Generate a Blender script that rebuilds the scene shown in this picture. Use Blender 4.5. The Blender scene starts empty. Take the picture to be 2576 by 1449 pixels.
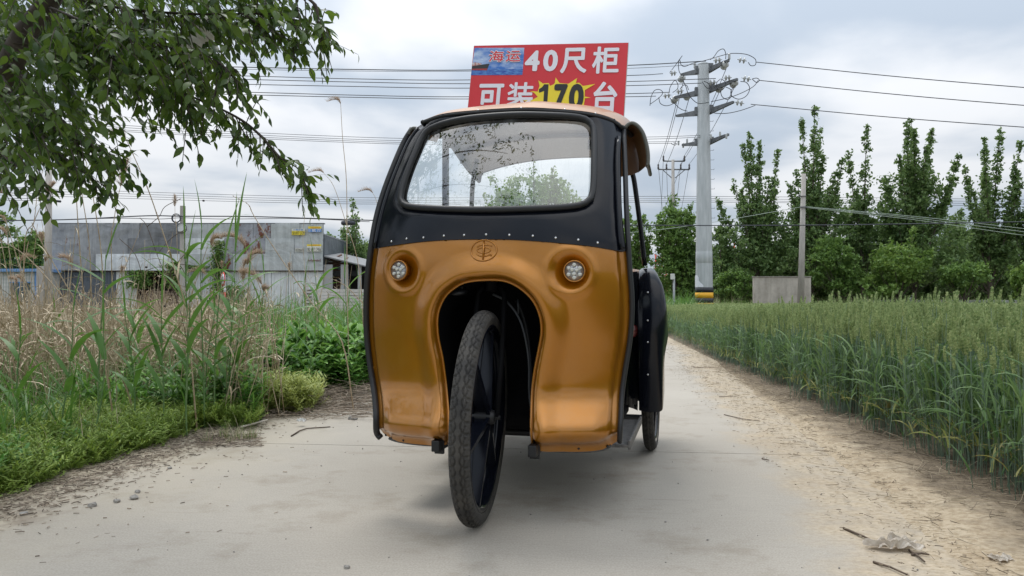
import bpy, bmesh, math, random
import numpy as np
from mathutils import Vector, Matrix, Euler
from mathutils.geometry import delaunay_2d_cdt

SC = bpy.context.scene
COL = SC.collection
PI = math.pi

# ---------------------------------------------------------------- camera
F, CX, CZ = 1860.0, 1288.0, 0.80
PITCH = math.atan(27.5 / F)
cam_d = bpy.data.cameras.new('camera')
cam_d.sensor_width = 36.0
cam_d.lens = 36.0 * F / 2576.0
cam_d.clip_start = 0.05
cam_d.clip_end = 3000
cam = bpy.data.objects.new('camera', cam_d)
COL.objects.link(cam)
cam.location = (0, 0, CZ)
cam.rotation_euler = (PI / 2 + PITCH, 0, 0)
SC.camera = cam

# ---------------------------------------------------------------- sky
SUN_EL, SUN_AZ = math.radians(64), math.radians(-20)
world = bpy.data.worlds.new('World')
SC.world = world
world.use_nodes = True
wt = world.node_tree
wt.nodes.clear()


def wn(t, **k):
    n = wt.nodes.new(t)
    for a, b in k.items():
        setattr(n, a, b)
    return n


w_out = wn('ShaderNodeOutputWorld')
w_bg = wn('ShaderNodeBackground')
w_bg.inputs['Strength'].default_value = 0.1
w_sky = wn('ShaderNodeTexSky', sky_type='NISHITA', sun_disc=False)
w_sky.sun_elevation = SUN_EL
w_sky.sun_rotation = SUN_AZ
w_tc = wn('ShaderNodeTexCoord')
w_sep = wn('ShaderNodeSeparateXYZ')
wt.links.new(w_tc.outputs['Generated'], w_sep.inputs[0])


def wmath(op, a, b=None, clamp=False):
    n = wn('ShaderNodeMath', operation=op, use_clamp=clamp)
    for i, s in enumerate((a, b)):
        if s is None:
            continue
        if isinstance(s, (int, float)):
            n.inputs[i].default_value = s
        else:
            wt.links.new(s, n.inputs[i])
    return n.outputs[0]


# cloud layer seen on a flat ceiling: direction / (height + c)
zc = wmath('MAXIMUM', w_sep.outputs['Z'], 0.0)
den = wmath('ADD', zc, 0.16)
dx = wmath('DIVIDE', w_sep.outputs['X'], den)
dy = wmath('DIVIDE', w_sep.outputs['Y'], den)
w_cmb = wn('ShaderNodeCombineXYZ')
wt.links.new(dx, w_cmb.inputs[0])
wt.links.new(dy, w_cmb.inputs[1])
n1 = wn('ShaderNodeTexNoise')
n1.inputs['Scale'].default_value = 1.05
n1.inputs['Detail'].default_value = 7
n1.inputs['Roughness'].default_value = 0.45
n1.inputs['Distortion'].default_value = 0.25
wt.links.new(w_cmb.outputs[0], n1.inputs['Vector'])
rp = wn('ShaderNodeValToRGB')
rp.color_ramp.interpolation = 'EASE'
e = rp.color_ramp.elements
e[0].position = 0.40
e[0].color = (4.3, 4.95, 5.8, 1)
e[1].position = 0.60
e[1].color = (7.7, 7.85, 8.1, 1)
wt.links.new(n1.outputs['Fac'], rp.inputs[0])
# brighter towards the zenith, as an overcast sky is
grad = wmath('MULTIPLY', wmath('POWER', zc, 1.2), 1.6)
grad = wmath('ADD', grad, 0.86)
w_vm = wn('ShaderNodeVectorMath', operation='SCALE')
wt.links.new(rp.outputs[0], w_vm.inputs[0])
wt.links.new(grad, w_vm.inputs['Scale'])
w_mix = wn('ShaderNodeMixRGB')
w_mix.inputs[0].default_value = 0.93
wt.links.new(w_sky.outputs[0], w_mix.inputs[1])
wt.links.new(w_vm.outputs[0], w_mix.inputs[2])
wt.links.new(w_mix.outputs[0], w_bg.inputs['Color'])
wt.links.new(w_bg.outputs[0], w_out.inputs[0])

sun_d = bpy.data.lights.new('sun', 'SUN')
sun_d.energy = 1.5
sun_d.angle = math.radians(24)
sun_d.color = (1.0, 0.965, 0.91)
sun = bpy.data.objects.new('sun', sun_d)
COL.objects.link(sun)
sd = Vector((math.sin(SUN_AZ) * math.cos(SUN_EL), math.cos(SUN_AZ) * math.cos(SUN_EL), math.sin(SUN_EL)))
sun.rotation_euler = (-sd).to_track_quat('-Z', 'Y').to_euler()
sun.location = (0, 0, 30)

SC.view_settings.view_transform = 'Standard'
SC.view_settings.look = 'None'
SC.view_settings.exposure = 0.18
SC.view_settings.gamma = 1.0
SC.render.engine = 'CYCLES'
SC.cycles.max_bounces = 10
SC.cycles.transparent_max_bounces = 24
SC.cycles.use_denoising = True


# ---------------------------------------------------------------- helpers
def ray(px, py):
    """direction through a photograph point (2576 wide), per metre of depth"""
    x, y = (px - CX) / F, (724.5 - py) / F
    return Vector((x, math.cos(PITCH) - y * math.sin(PITCH), math.sin(PITCH) + y * math.cos(PITCH)))


def P(px, py, Y):
    d = ray(px, py)
    k = Y / d.y
    return Vector((d.x * k, Y, CZ + d.z * k))


def G(px, Y, z=0.0):
    return Vector(((px - CX) / F * Y, Y, z))


_mats = {}


def mat(name, col, rough=0.6, metal=0.0, col2=None, nscale=8.0, bump=0.0, bscale=60.0, coat=0.0,
        trans=0.0, island=False, stretch=(1, 1, 1), detail=6, spec=None, lo=0.35, hi=0.65, world=False, coat_r=0.06):
    if name in _mats:
        return _mats[name]
    m = bpy.data.materials.new(name)
    m.use_nodes = True
    nt = m.node_tree
    bs = nt.nodes['Principled BSDF']
    bs.inputs['Base Color'].default_value = (*col, 1)
    bs.inputs['Roughness'].default_value = rough
    bs.inputs['Metallic'].default_value = metal
    if spec is not None:
        bs.inputs['Specular IOR Level'].default_value = spec
    if coat:
        bs.inputs['Coat Weight'].default_value = coat
        bs.inputs['Coat Roughness'].default_value = coat_r
    vec = None
    if col2 is not None or bump:
        tc = nt.nodes.new('ShaderNodeNewGeometry' if world else 'ShaderNodeTexCoord')
        mp = nt.nodes.new('ShaderNodeMapping')
        mp.inputs['Scale'].default_value = stretch
        nt.links.new(tc.outputs['Position' if world else 'Object'], mp.inputs[0])
        vec = mp.outputs[0]
    if col2 is not None:
        r = nt.nodes.new('ShaderNodeValToRGB')
        r.color_ramp.elements[0].color = (*col, 1)
        r.color_ramp.elements[1].color = (*col2, 1)
        r.color_ramp.elements[0].position = lo
        r.color_ramp.elements[1].position = hi
        if island:
            g = nt.nodes.new('ShaderNodeNewGeometry')
            nt.links.new(g.outputs['Random Per Island'], r.inputs[0])
            r.color_ramp.elements[0].position = 0.0
            r.color_ramp.elements[1].position = 1.0
        else:
            n = nt.nodes.new('ShaderNodeTexNoise')
            n.inputs['Scale'].default_value = nscale
            n.inputs['Detail'].default_value = detail
            n.inputs['Roughness'].default_value = 0.6
            nt.links.new(vec, n.inputs['Vector'])
            nt.links.new(n.outputs['Fac'], r.inputs[0])
        nt.links.new(r.outputs[0], bs.inputs['Base Color'])
    if bump:
        n = nt.nodes.new('ShaderNodeTexNoise')
        n.inputs['Scale'].default_value = bscale
        n.inputs['Detail'].default_value = 5
        nt.links.new(vec, n.inputs['Vector'])
        b = nt.nodes.new('ShaderNodeBump')
        b.inputs['Strength'].default_value = bump
        b.inputs['Distance'].default_value = 0.01
        nt.links.new(n.outputs['Fac'], b.inputs['Height'])
        nt.links.new(b.outputs[0], bs.inputs['Normal'])
    if trans:
        t = nt.nodes.new('ShaderNodeBsdfTranslucent')
        mx = nt.nodes.new('ShaderNodeMixShader')
        mx.inputs[0].default_value = trans
        src = bs.inputs['Base Color']
        if src.is_linked:
            hs = nt.nodes.new('ShaderNodeHueSaturation')
            hs.inputs['Value'].default_value = 1.5
            hs.inputs['Hue'].default_value = 0.485
            nt.links.new(src.links[0].from_socket, hs.inputs['Color'])
            nt.links.new(hs.outputs[0], t.inputs['Color'])
        else:
            t.inputs['Color'].default_value = (min(1, col[0] * 1.7), min(1, col[1] * 1.5), col[2], 1)
        out = nt.nodes['Material Output']
        nt.links.new(bs.outputs[0], mx.inputs[1])
        nt.links.new(t.outputs[0], mx.inputs[2])
        nt.links.new(mx.outputs[0], out.inputs[0])
    _mats[name] = m
    return m


def tagit(o, label=None, cat=None, group=None, kind=None):
    if label:
        o['label'] = label
    if cat:
        o['category'] = cat
    if group:
        o['group'] = group
    if kind:
        o['kind'] = kind
    return o


def thing(name, label, cat, loc=(0, 0, 0), rz=0.0, group=None):
    o = bpy.data.objects.new(name, None)
    o.empty_display_size = 0.1
    COL.objects.link(o)
    o.location = loc
    o.rotation_euler = (0, 0, rz)
    return tagit(o, label, cat, group)


def link(name, me, m=None, parent=None):
    o = bpy.data.objects.new(name, me)
    COL.objects.link(o)
    if m is not None and len(me.materials) == 0:
        me.materials.append(m)
    if parent is not None:
        o.parent = parent
    return o


def mesh_np(name, V, Fc, smooth=False):
    me = bpy.data.meshes.new(name)
    V = np.asarray(V, np.float32)
    if isinstance(Fc, np.ndarray):
        n, k = Fc.shape
        me.vertices.add(len(V))
        me.vertices.foreach_set('co', V.ravel())
        me.loops.add(n * k)
        me.loops.foreach_set('vertex_index', Fc.astype(np.int32).ravel())
        me.polygons.add(n)
        me.polygons.foreach_set('loop_start', np.arange(0, n * k, k, dtype=np.int32))
        me.update(calc_edges=True)
        me.validate()
    else:
        me.from_pydata([tuple(v) for v in V], [], Fc)
    if smooth:
        me.polygons.foreach_set('use_smooth', np.ones(len(me.polygons), bool))
    me.update()
    return me


class MB:
    """collects verts and faces in one frame; off is subtracted (the parent's place)"""

    def __init__(s, off=(0, 0, 0)):
        s.v, s.f, s.sm = [], [], []
        s.off = Vector(off)

    def add(s, vs, fs, smooth=False):
        b = len(s.v)
        s.v += [tuple(Vector(v) - s.off) for v in vs]
        s.f += [tuple(i + b for i in f) for f in fs]
        s.sm += [smooth] * len(fs)
        return s

    def box(s, c, size, rot=None, bevel=0.0):
        x, y, z = (q / 2 for q in size)
        if bevel <= 0:
            vs = [Vector((a, b, d)) for a in (-x, x) for b in (-y, y) for d in (-z, z)]
            fs = [(0, 1, 3, 2), (4, 6, 7, 5), (0, 4, 5, 1), (2, 3, 7, 6), (0, 2, 6, 4), (1, 5, 7, 3)]
        else:
            bm = bmesh.new()
            bmesh.ops.create_cube(bm, size=1)
            for v in bm.verts:
                v.co = Vector((v.co.x * size[0], v.co.y * size[1], v.co.z * size[2]))
            bmesh.ops.bevel(bm, geom=list(bm.edges), offset=bevel, segments=2, affect='EDGES', profile=0.6)
            bm.verts.ensure_lookup_table()
            vs = [v.co.copy() for v in bm.verts]
            fs = [tuple(v.index for v in f.verts) for f in bm.faces]
            bm.free()
        M = rot if rot is not None else Matrix.Identity(3)
        if isinstance(rot, (int, float)):
            M = Matrix.Rotation(rot, 3, 'Z')
        c = Vector(c)
        return s.add([M @ v + c for v in vs], fs, False)

    def tube(s, pts, r, n=8, closed=False, flat=None, cap=True, up=(0, 0, 1)):
        pts = [Vector(p) for p in pts]
        N = len(pts)
        rs = r if isinstance(r, (list, tuple)) else [r] * N
        tans = []
        for i in range(N):
            a = pts[(i - 1) % N] if (closed or i > 0) else pts[0]
            b = pts[(i + 1) % N] if (closed or i < N - 1) else pts[-1]
            t = (b - a)
            tans.append(t.normalized() if t.length > 1e-9 else Vector((0, 0, 1)))
        u = Vector(up)
        if abs(u.dot(tans[0])) > 0.95:
            u = Vector((1, 0, 0))
        u = (u - tans[0] * u.dot(tans[0])).normalized()
        vs = []
        for i in range(N):
            u = u - tans[i] * u.dot(tans[i])
            u = u.normalized() if u.length > 1e-6 else Vector((1, 0, 0))
            w = tans[i].cross(u)
            fu, fw = flat if flat else (1, 1)
            for k in range(n):
                a = 2 * PI * k / n
                vs.append(pts[i] + (u * math.cos(a) * fu + w * math.sin(a) * fw) * rs[i])
        fs = []
        M = N if closed else N - 1
        for i in range(M):
            j = (i + 1) % N
            for k in range(n):
                k2 = (k + 1) % n
                fs.append((i * n + k, j * n + k, j * n + k2, i * n + k2))
        if cap and not closed:
            fs.append(tuple(range(n)))
            fs.append(tuple(range((N - 1) * n, N * n))[::-1])
        return s.add(vs, fs, True)

    def lathe(s, prof, n=24, M=None, smooth=True):
        """prof: (radius, height) pairs round local Z, M a 4x4 placing it"""
        M = M or Matrix.Identity(4)
        vs, fs = [], []
        for (r, h) in prof:
            for k in range(n):
                a = 2 * PI * k / n
                vs.append(M @ Vector((r * math.cos(a), r * math.sin(a), h)))
        for i in range(len(prof) - 1):
            for k in range(n):
                k2 = (k + 1) % n
                fs.append((i * n + k, i * n + k2, (i + 1) * n + k2, (i + 1) * n + k))
        fs.append(tuple(range(n))[::-1])
        fs.append(tuple(range((len(prof) - 1) * n, len(prof) * n)))
        return s.add(vs, fs, smooth)

    def grid(s, rows, smooth=True, closed_u=False):
        n = len(rows[0])
        vs = [p for r in rows for p in r]
        fs = []
        for i in range(len(rows) - 1):
            for k in range(n if closed_u else n - 1):
                k2 = (k + 1) % n
                fs.append((i * n + k, i * n + k2, (i + 1) * n + k2, (i + 1) * n + k))
        return s.add(vs, fs, smooth)

    def mesh(s, name):
        me = bpy.data.meshes.new(name)
        me.from_pydata(s.v, [], s.f)
        me.polygons.foreach_set('use_smooth', s.sm)
        me.update()
        return me

    def build(s, name, m, parent=None):
        return link(name, s.mesh(name), m, parent)


def look(a, b):
    """4x4 whose Z runs from a to b"""
    q = (Vector(b) - Vector(a)).to_track_quat('Z', 'Y')
    return Matrix.Translation(Vector(a)) @ q.to_matrix().to_4x4()


def crom(pts, n=8, closed=False):
    """Catmull-Rom through points (tuples of any length)"""
    P_ = np.asarray(pts, float)
    N = len(P_)
    out = []
    M = N if closed else N - 1
    for i in range(M):
        p1, p2 = P_[i], P_[(i + 1) % N]
        p0 = P_[i - 1] if (closed or i > 0) else 2 * p1 - p2
        p3 = P_[(i + 2) % N] if (closed or i + 2 < N) else 2 * p2 - p1
        for k in range(n):
            t = k / n
            out.append(0.5 * ((2 * p1) + (-p0 + p2) * t + (2 * p0 - 5 * p1 + 4 * p2 - p3) * t * t
                              + (-p0 + 3 * p1 - 3 * p2 + p3) * t ** 3))
    if not closed:
        out.append(P_[-1])
    return np.array(out)


def resample(pts, step, closed=False):
    P_ = np.asarray(pts, float)
    if closed:
        P_ = np.vstack([P_, P_[:1]])
    d = np.r_[0, np.cumsum(np.linalg.norm(np.diff(P_, axis=0), axis=1))]
    n = max(2, int(round(d[-1] / step)) + 1)
    t = np.linspace(0, d[-1], n)
    out = np.stack([np.interp(t, d, P_[:, k]) for k in range(P_.shape[1])], 1)
    return out[:-1] if closed else out


def text_mesh(name, body, size, extrude=0.001, bold=0.0, align='CENTER', sx=1.0):
    cu = bpy.data.curves.new(name, 'FONT')
    cu.body = body
    cu.size = size
    cu.extrude = extrude
    cu.offset = bold
    cu.align_x = align
    cu.align_y = 'CENTER'
    cu.resolution_u = 4
    o = bpy.data.objects.new(name, cu)
    COL.objects.link(o)
    dg = bpy.context.evaluated_depsgraph_get()
    dg.update()
    me = bpy.data.meshes.new_from_object(o.evaluated_get(dg))
    bpy.data.objects.remove(o)
    bpy.data.curves.remove(cu)
    me.name = name
    co = np.array([v.co[:] for v in me.vertices])
    if len(co):
        mn, mx = co.min(0), co.max(0)
        for v in me.vertices:       # centre on its own box, stretch, stand it upright facing -Y
            x = (v.co.x - (mn[0] + mx[0]) / 2) * sx
            z = v.co.y - (mn[1] + mx[1]) / 2
            v.co = (x, -v.co.z, z)
        me['w'] = float((mx[0] - mn[0]) * sx)
        me['h'] = float(mx[1] - mn[1])
    me.update()
    return me


def fit_text(name, body, w, h, bold, m, parent, centre, rot, extrude=0.0008):
    """flat print of a word; a heavy weight comes from copies pushed apart"""
    src = text_mesh(name, body, 1.0, 0.0, 0.0)
    k = bold * 1.15
    kx, kz = (w / (src['w'] + 2 * k)), (h / (src['h'] + 2 * k))
    V0 = [v.co.copy() for v in src.vertices]
    F0 = [tuple(p.vertices) for p in src.polygons]
    b_ = MB()
    offs = [(0, 0)] if bold <= 0 else [(0, 0)] + [(math.cos(a) * k, math.sin(a) * k) for a in [i * PI / 4 for i in range(8)]]
    for j, (ox, oz) in enumerate(offs):
        b_.add([((v.x + ox) * kx, -extrude - j * .00006, (v.z + oz) * kz) for v in V0], F0)
    bpy.data.meshes.remove(src)
    o = b_.build(name, m, parent)
    o.matrix_local = Matrix.Translation(centre) @ rot.to_4x4()
    return o
# ================================================================ cargo / passenger tricycle
TH = math.radians(14)
TO = Vector((-0.122, 2.62, 0.0))
UX = Vector((math.cos(TH), -math.sin(TH), 0))
VX = Vector((math.sin(TH), math.cos(TH), 0))
_zs = np.array([.20, .262, .285, .30, .33, .36, .40, .45, .50, .60, .70, .80, .90, 1.0, 1.1, 1.2, 1.3, 1.4, 1.5, 1.6, 1.75])
_vs = np.array([.022, .020, .012, -.002, -.018, -.016, .002, .026, .034, .028, .014, .002, -.006, -.002, .016, .048, .092, .146, .208, .280, .40])


def catm(z):
    z = min(max(z, _zs[0]), _zs[-1])
    i = int(np.searchsorted(_zs, z, side='right')) - 1
    i = min(max(i, 0), len(_zs) - 2)
    h = _zs[i + 1] - _zs[i]
    t = (z - _zs[i]) / h

    def m(k):
        if k == 0 or k == len(_zs) - 1:
            k0, k1 = (0, 1) if k == 0 else (k - 1, k)
            return (_vs[k1] - _vs[k0]) / (_zs[k1] - _zs[k0])
        return (_vs[k + 1] - _vs[k - 1]) / (_zs[k + 1] - _zs[k - 1])
    a, b = m(i) * h, m(i + 1) * h
    return ((2 * t ** 3 - 3 * t * t + 1) * _vs[i] + (t ** 3 - 2 * t * t + t) * a + (-2 * t ** 3 + 3 * t * t) * _vs[i + 1]
            + (t ** 3 - t * t) * b)


U0 = 0.02


def S(u, z):
    k = 0.115 if z < 1.0 else 0.115 + 0.08 * min(1, (z - 1.0) / .5)
    q = abs((u - U0) / 0.48)
    c = min(q, 1.0)
    return catm(z) + k * (0.6 * c ** 2 + 0.4 * c ** 4) + .22 * max(0, q - 1.0)


def trace(px, py, off=0.0):
    """where the sight line meets the front shell: (u, z)"""
    d = ray(px, py)
    C = Vector((0, 0, CZ)) - TO

    def g(k):
        p = C + d * k
        u, v = p.dot(UX), p.dot(VX)
        return v - S(u, p.z) - off, u, p.z
    k = 1.8
    while k < 4.4 and g(k)[0] < 0:
        k += .04
    lo, hi = k - .04, k
    for _ in range(30):
        mid = (lo + hi) / 2
        if g(mid)[0] > 0:
            hi = mid
        else:
            lo = mid
    return g(hi)[1], g(hi)[2]


def plane_v(px, py, v):
    """(u, z) where the sight line crosses the plane at local depth v"""
    d = ray(px, py)
    C = Vector((0, 0, CZ)) - TO
    k = (v - C.dot(VX)) / d.dot(VX)
    p = C + d * k
    return p.dot(UX), p.z


def tr(pts, off=0.0):
    return np.array([trace(a, b, off) for a, b in pts])


M_gold = mat('gold_lacquer', (.385, .145, .002), rough=.30, metal=.65, coat=1.0, coat_r=.10, col2=(.43, .165, .003), nscale=3.0)
M_copper = mat('copper_roof_lacquer', (.40, .20, .075), rough=.38, metal=.4, coat=.3, coat_r=.12)
M_black = mat('black_gloss_plastic', (.004, .005, .009), rough=.16, coat=.0, col2=(.006, .0075, .012), nscale=6, coat_r=.06, spec=.32)
M_blackm = mat('black_matt_steel', (.006, .0065, .008), rough=.5, bump=.1, bscale=40)
M_rubber = mat('rubber_trim', (.012, .013, .015), rough=.5)
M_tyre = mat('tyre_rubber', (.028, .027, .026), rough=.85, col2=(.062, .057, .05), nscale=14, bump=.15, bscale=150)
M_chrome = mat('bright_screw_steel', (.6, .6, .6), rough=.25, metal=1.0)
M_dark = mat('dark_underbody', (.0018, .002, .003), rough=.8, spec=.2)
M_tread = mat('chequer_tread_sheet', (.09, .09, .09), rough=.55, metal=.4, col2=(.2, .19, .18), nscale=25, bump=.6, bscale=60, stretch=(1, 4, 1))

# road dust clinging low on the lacquer
_nt = M_gold.node_tree
_bs = _nt.nodes['Principled BSDF']
_src = _bs.inputs['Base Color'].links[0].from_socket
_tc = _nt.nodes.new('ShaderNodeTexCoord')
_sp = _nt.nodes.new('ShaderNodeSeparateXYZ')
_nt.links.new(_tc.outputs['Object'], _sp.inputs[0])
_ns = _nt.nodes.new('ShaderNodeTexNoise')
_ns.inputs['Scale'].default_value = 14
_ns.inputs['Detail'].default_value = 9
_ns.inputs['Roughness'].default_value = .75
_nt.links.new(_tc.outputs['Object'], _ns.inputs['Vector'])
_mr = _nt.nodes.new('ShaderNodeMapRange')
_mr.inputs['From Min'].default_value = .60
_mr.inputs['From Max'].default_value = .24
_mr.inputs['To Min'].default_value = .03
_mr.inputs['To Max'].default_value = .26
_nt.links.new(_sp.outputs[2], _mr.inputs[0])
_mm = _nt.nodes.new('ShaderNodeMath')
_mm.operation = 'MULTIPLY'
_nt.links.new(_mr.outputs[0], _mm.inputs[0])
_nr = _nt.nodes.new('ShaderNodeMapRange')
_nr.inputs['From Min'].default_value = .40
_nr.inputs['From Max'].default_value = .72
_nt.links.new(_ns.outputs['Fac'], _nr.inputs[0])
_nt.links.new(_nr.outputs[0], _mm.inputs[1])
_mx = _nt.nodes.new('ShaderNodeMixRGB')
_mx.inputs[2].default_value = (.33, .25, .15, 1)
_nt.links.new(_mm.outputs[0], _mx.inputs[0])
_nt.links.new(_src, _mx.inputs[1])
_nt.links.new(_mx.outputs[0], _bs.inputs['Base Color'])
_rg = _nt.nodes.new('ShaderNodeMapRange')
_rg.inputs['To Min'].default_value = .10
_rg.inputs['To Max'].default_value = .30
_nt.links.new(_mm.outputs[0], _rg.inputs[0])
_nt.links.new(_rg.outputs[0], _bs.inputs['Coat Roughness'])

# glass: thin sheet, clear with a film of dust
M_glass = bpy.data.materials.new('window_glass')
M_glass.use_nodes = True
_nt = M_glass.node_tree
_nt.nodes.clear()
_o = _nt.nodes.new('ShaderNodeOutputMaterial')
_t = _nt.nodes.new('ShaderNodeBsdfTransparent')
_t.inputs[0].default_value = (.90, .94, .93, 1)
_g = _nt.nodes.new('ShaderNodeBsdfGlossy')
_g.inputs['Roughness'].default_value = 0.012
_g.inputs['Color'].default_value = (1, 1, 1, 1)
_fr = _nt.nodes.new('ShaderNodeFresnel')
_fr.inputs[0].default_value = 1.62
_f2 = _nt.nodes.new('ShaderNodeMath')
_f2.operation = 'MULTIPLY_ADD'
_f2.inputs[1].default_value = 1.75
_f2.inputs[2].default_value = 0.04
_nt.links.new(_fr.outputs[0], _f2.inputs[0])
_m1 = _nt.nodes.new('ShaderNodeMixShader')
_nt.links.new(_f2.outputs[0], _m1.inputs[0])
_nt.links.new(_t.outputs[0], _m1.inputs[1])
_nt.links.new(_g.outputs[0], _m1.inputs[2])
_d = _nt.nodes.new('ShaderNodeBsdfDiffuse')
_d.inputs[0].default_value = (.55, .57, .56, 1)
_n = _nt.nodes.new('ShaderNodeTexNoise')
_n.inputs['Scale'].default_value = 9
_n.inputs['Detail'].default_value = 8
_n.inputs['Distortion'].default_value = 1.5
_tc = _nt.nodes.new('ShaderNodeTexCoord')
_mp = _nt.nodes.new('ShaderNodeMapping')
_mp.inputs['Scale'].default_value = (2.5, 1, .5)
_mp.inputs['Rotation'].default_value = (0, .5, 0)
_nt.links.new(_tc.outputs['Object'], _mp.inputs[0])
_nt.links.new(_mp.outputs[0], _n.inputs['Vector'])
_rr = _nt.nodes.new('ShaderNodeMapRange')
_rr.inputs['From Min'].default_value = .45
_rr.inputs['From Max'].default_value = .8
_rr.inputs['To Min'].default_value = .015
_rr.inputs['To Max'].default_value = .16
_nt.links.new(_n.outputs['Fac'], _rr.inputs[0])
_m2 = _nt.nodes.new('ShaderNodeMixShader')
_nt.links.new(_rr.outputs[0], _m2.inputs[0])
_nt.links.new(_m1.outputs[0], _m2.inputs[1])
_nt.links.new(_d.outputs[0], _m2.inputs[2])
_nt.links.new(_m2.outputs[0], _o.inputs[0])

trike = thing('passenger_tricycle', 'golden and black enclosed tricycle standing on the concrete road with its front wheel turned',
              'tricycle', TO, -TH)


def seg_dist(P_, poly, closed=False):
    """distance of points (n,2) to a polyline"""
    A = np.asarray(poly)
    B = np.roll(A, -1, axis=0) if closed else A[1:]
    A = A if closed else A[:-1]
    D = B - A
    L2 = (D ** 2).sum(1) + 1e-12
    best = np.full(len(P_), 1e9)
    for a, d, l in zip(A, D, L2):
        t = np.clip(((P_ - a) @ d) / l, 0, 1)
        q = a + t[:, None] * d
        best = np.minimum(best, np.hypot(*(P_ - q).T))
    return best


def inside(P_, poly):
    x, y = P_[:, 0], P_[:, 1]
    c = np.zeros(len(P_), bool)
    n = len(poly)
    for i in range(n):
        x1, y1 = poly[i]
        x2, y2 = poly[(i + 1) % n]
        m = (y1 > y) != (y2 > y)
        with np.errstate(divide='ignore', invalid='ignore'):
            xi = (x2 - x1) * (y - y1) / (y2 - y1 + 1e-15) + x1
        c ^= m & (x < xi)
    return c


def shell(outer, holes, step, relief=None, off=0.0):
    """triangulated sheet on S bounded by outer (u,z) and holes"""
    loops = [resample(outer, step * 1.2, True)] + [resample(h, step, True) for h in holes]
    V, E = [], []
    for L in loops:
        b = len(V)
        V += [tuple(p) for p in L]
        E += [(b + i, b + (i + 1) % len(L)) for i in range(len(L))]
    o = np.array(loops[0])
    gu = np.arange(o[:, 0].min(), o[:, 0].max(), step)
    gz = np.arange(o[:, 1].min(), o[:, 1].max(), step)
    GG = np.array([(a, b) for a in gu for b in gz])
    ok = inside(GG, loops[0])
    dd = np.full(len(GG), 1e9)
    for L in loops:
        dd = np.minimum(dd, seg_dist(GG, L, True))
    for L in loops[1:]:
        ok &= ~inside(GG, L)
    GG = GG[ok & (dd > step * .55)]
    V += [tuple(p) for p in GG]
    r = delaunay_2d_cdt([Vector(v) for v in V], E, [], 0, 1e-6)
    vv = np.array([p[:] for p in r[0]])
    tri = np.array([f for f in r[2] if len(f) == 3])
    cen = vv[tri].mean(1)
    k = inside(cen, loops[0])
    for L in loops[1:]:
        k &= ~inside(cen, L)
    tri = tri[k]
    a, b, c = vv[tri[:, 0]], vv[tri[:, 1]], vv[tri[:, 2]]
    area = (b[:, 0] - a[:, 0]) * (c[:, 1] - a[:, 1]) - (b[:, 1] - a[:, 1]) * (c[:, 0] - a[:, 0])
    tri[area < 0] = tri[area < 0][:, ::-1]
    s = np.array([S(p[0], p[1]) for p in vv]) + off
    if relief is not None:
        s = s + relief(vv)
    return np.c_[vv[:, 0], s, vv[:, 1]], tri


def smooth01(x):
    x = np.clip(x, 0, 1)
    return x * x * (3 - 2 * x)


arch_px = [(1126, 1118), (1127, 1060), (1126, 1022), (1120, 960), (1112, 900), (1101, 845), (1100, 792), (1117, 749), (1143, 724),
           (1174, 709), (1229, 704), (1273, 708), (1310, 727), (1341, 758), (1358, 798), (1361, 839), (1353, 885), (1344, 932),
           (1338, 980), (1336, 1022), (1335, 1080), (1340, 1128)]
left_px = [(937, 624), (926, 700), (923, 780), (925, 850), (933, 920), (943, 990), (947, 1040), (949, 1085), (963, 1101)]
bl_px = [(963, 1101), (985, 1110), (1020, 1117), (1060, 1121), (1105, 1122), (1126, 1118)]
br_px = [(1340, 1128), (1360, 1134), (1400, 1138), (1460, 1139), (1515, 1133), (1554, 1113)]
right_px = [(1554, 1113), (1557, 1060), (1559, 1000), (1567, 930), (1577, 870), (1583, 800), (1582, 730), (1573, 631)]
bound_px = [(1573, 631), (1549, 627.5), (1480, 616), (1400, 608), (1300, 601), (1220, 599.5), (1130, 601), (1050, 607), (990, 615), (937, 624)]
up_left = [(937, 624), (946, 560), (961, 500), (984, 430), (1007, 372), (1033, 331), (1066, 307)]
head_px = [(1066, 307), (1118, 290), (1205, 281), (1313, 275.5), (1422, 279.5), (1499, 289), (1546, 304), (1566, 320)]
up_right = [(1566, 320), (1560, 370), (1560, 450), (1563, 540), (1573, 631)]
glass_px = [(1015, 487), (1017, 503), (1035, 513), (1111, 518), (1190, 520), (1266, 519.5), (1345, 517), (1421, 513.5), (1466, 506), (1483, 485),
            (1487, 410), (1486.5, 332), (1477, 310), (1452, 301), (1390, 296.5), (1298, 295), (1205, 301), (1143, 310),
            (1098, 323), (1072, 340), (1049, 388), (1028, 441)]
A = tr(crom(arch_px, 6))
Lp, Rp = tr(crom(left_px, 4)), tr(crom(right_px, 4))
BL, BR = tr(crom(bl_px, 4)), tr(crom(br_px, 4))
BD = tr(crom(bound_px, 4))
gold_out = np.vstack([Lp[:-1], BL[:-1], A[:-1], BR[:-1], Rp[:-1], BD[:-1]])
HL = trace(1007, 681)
HR = trace(1443, 683)
EM = trace(1217, 630)


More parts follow.
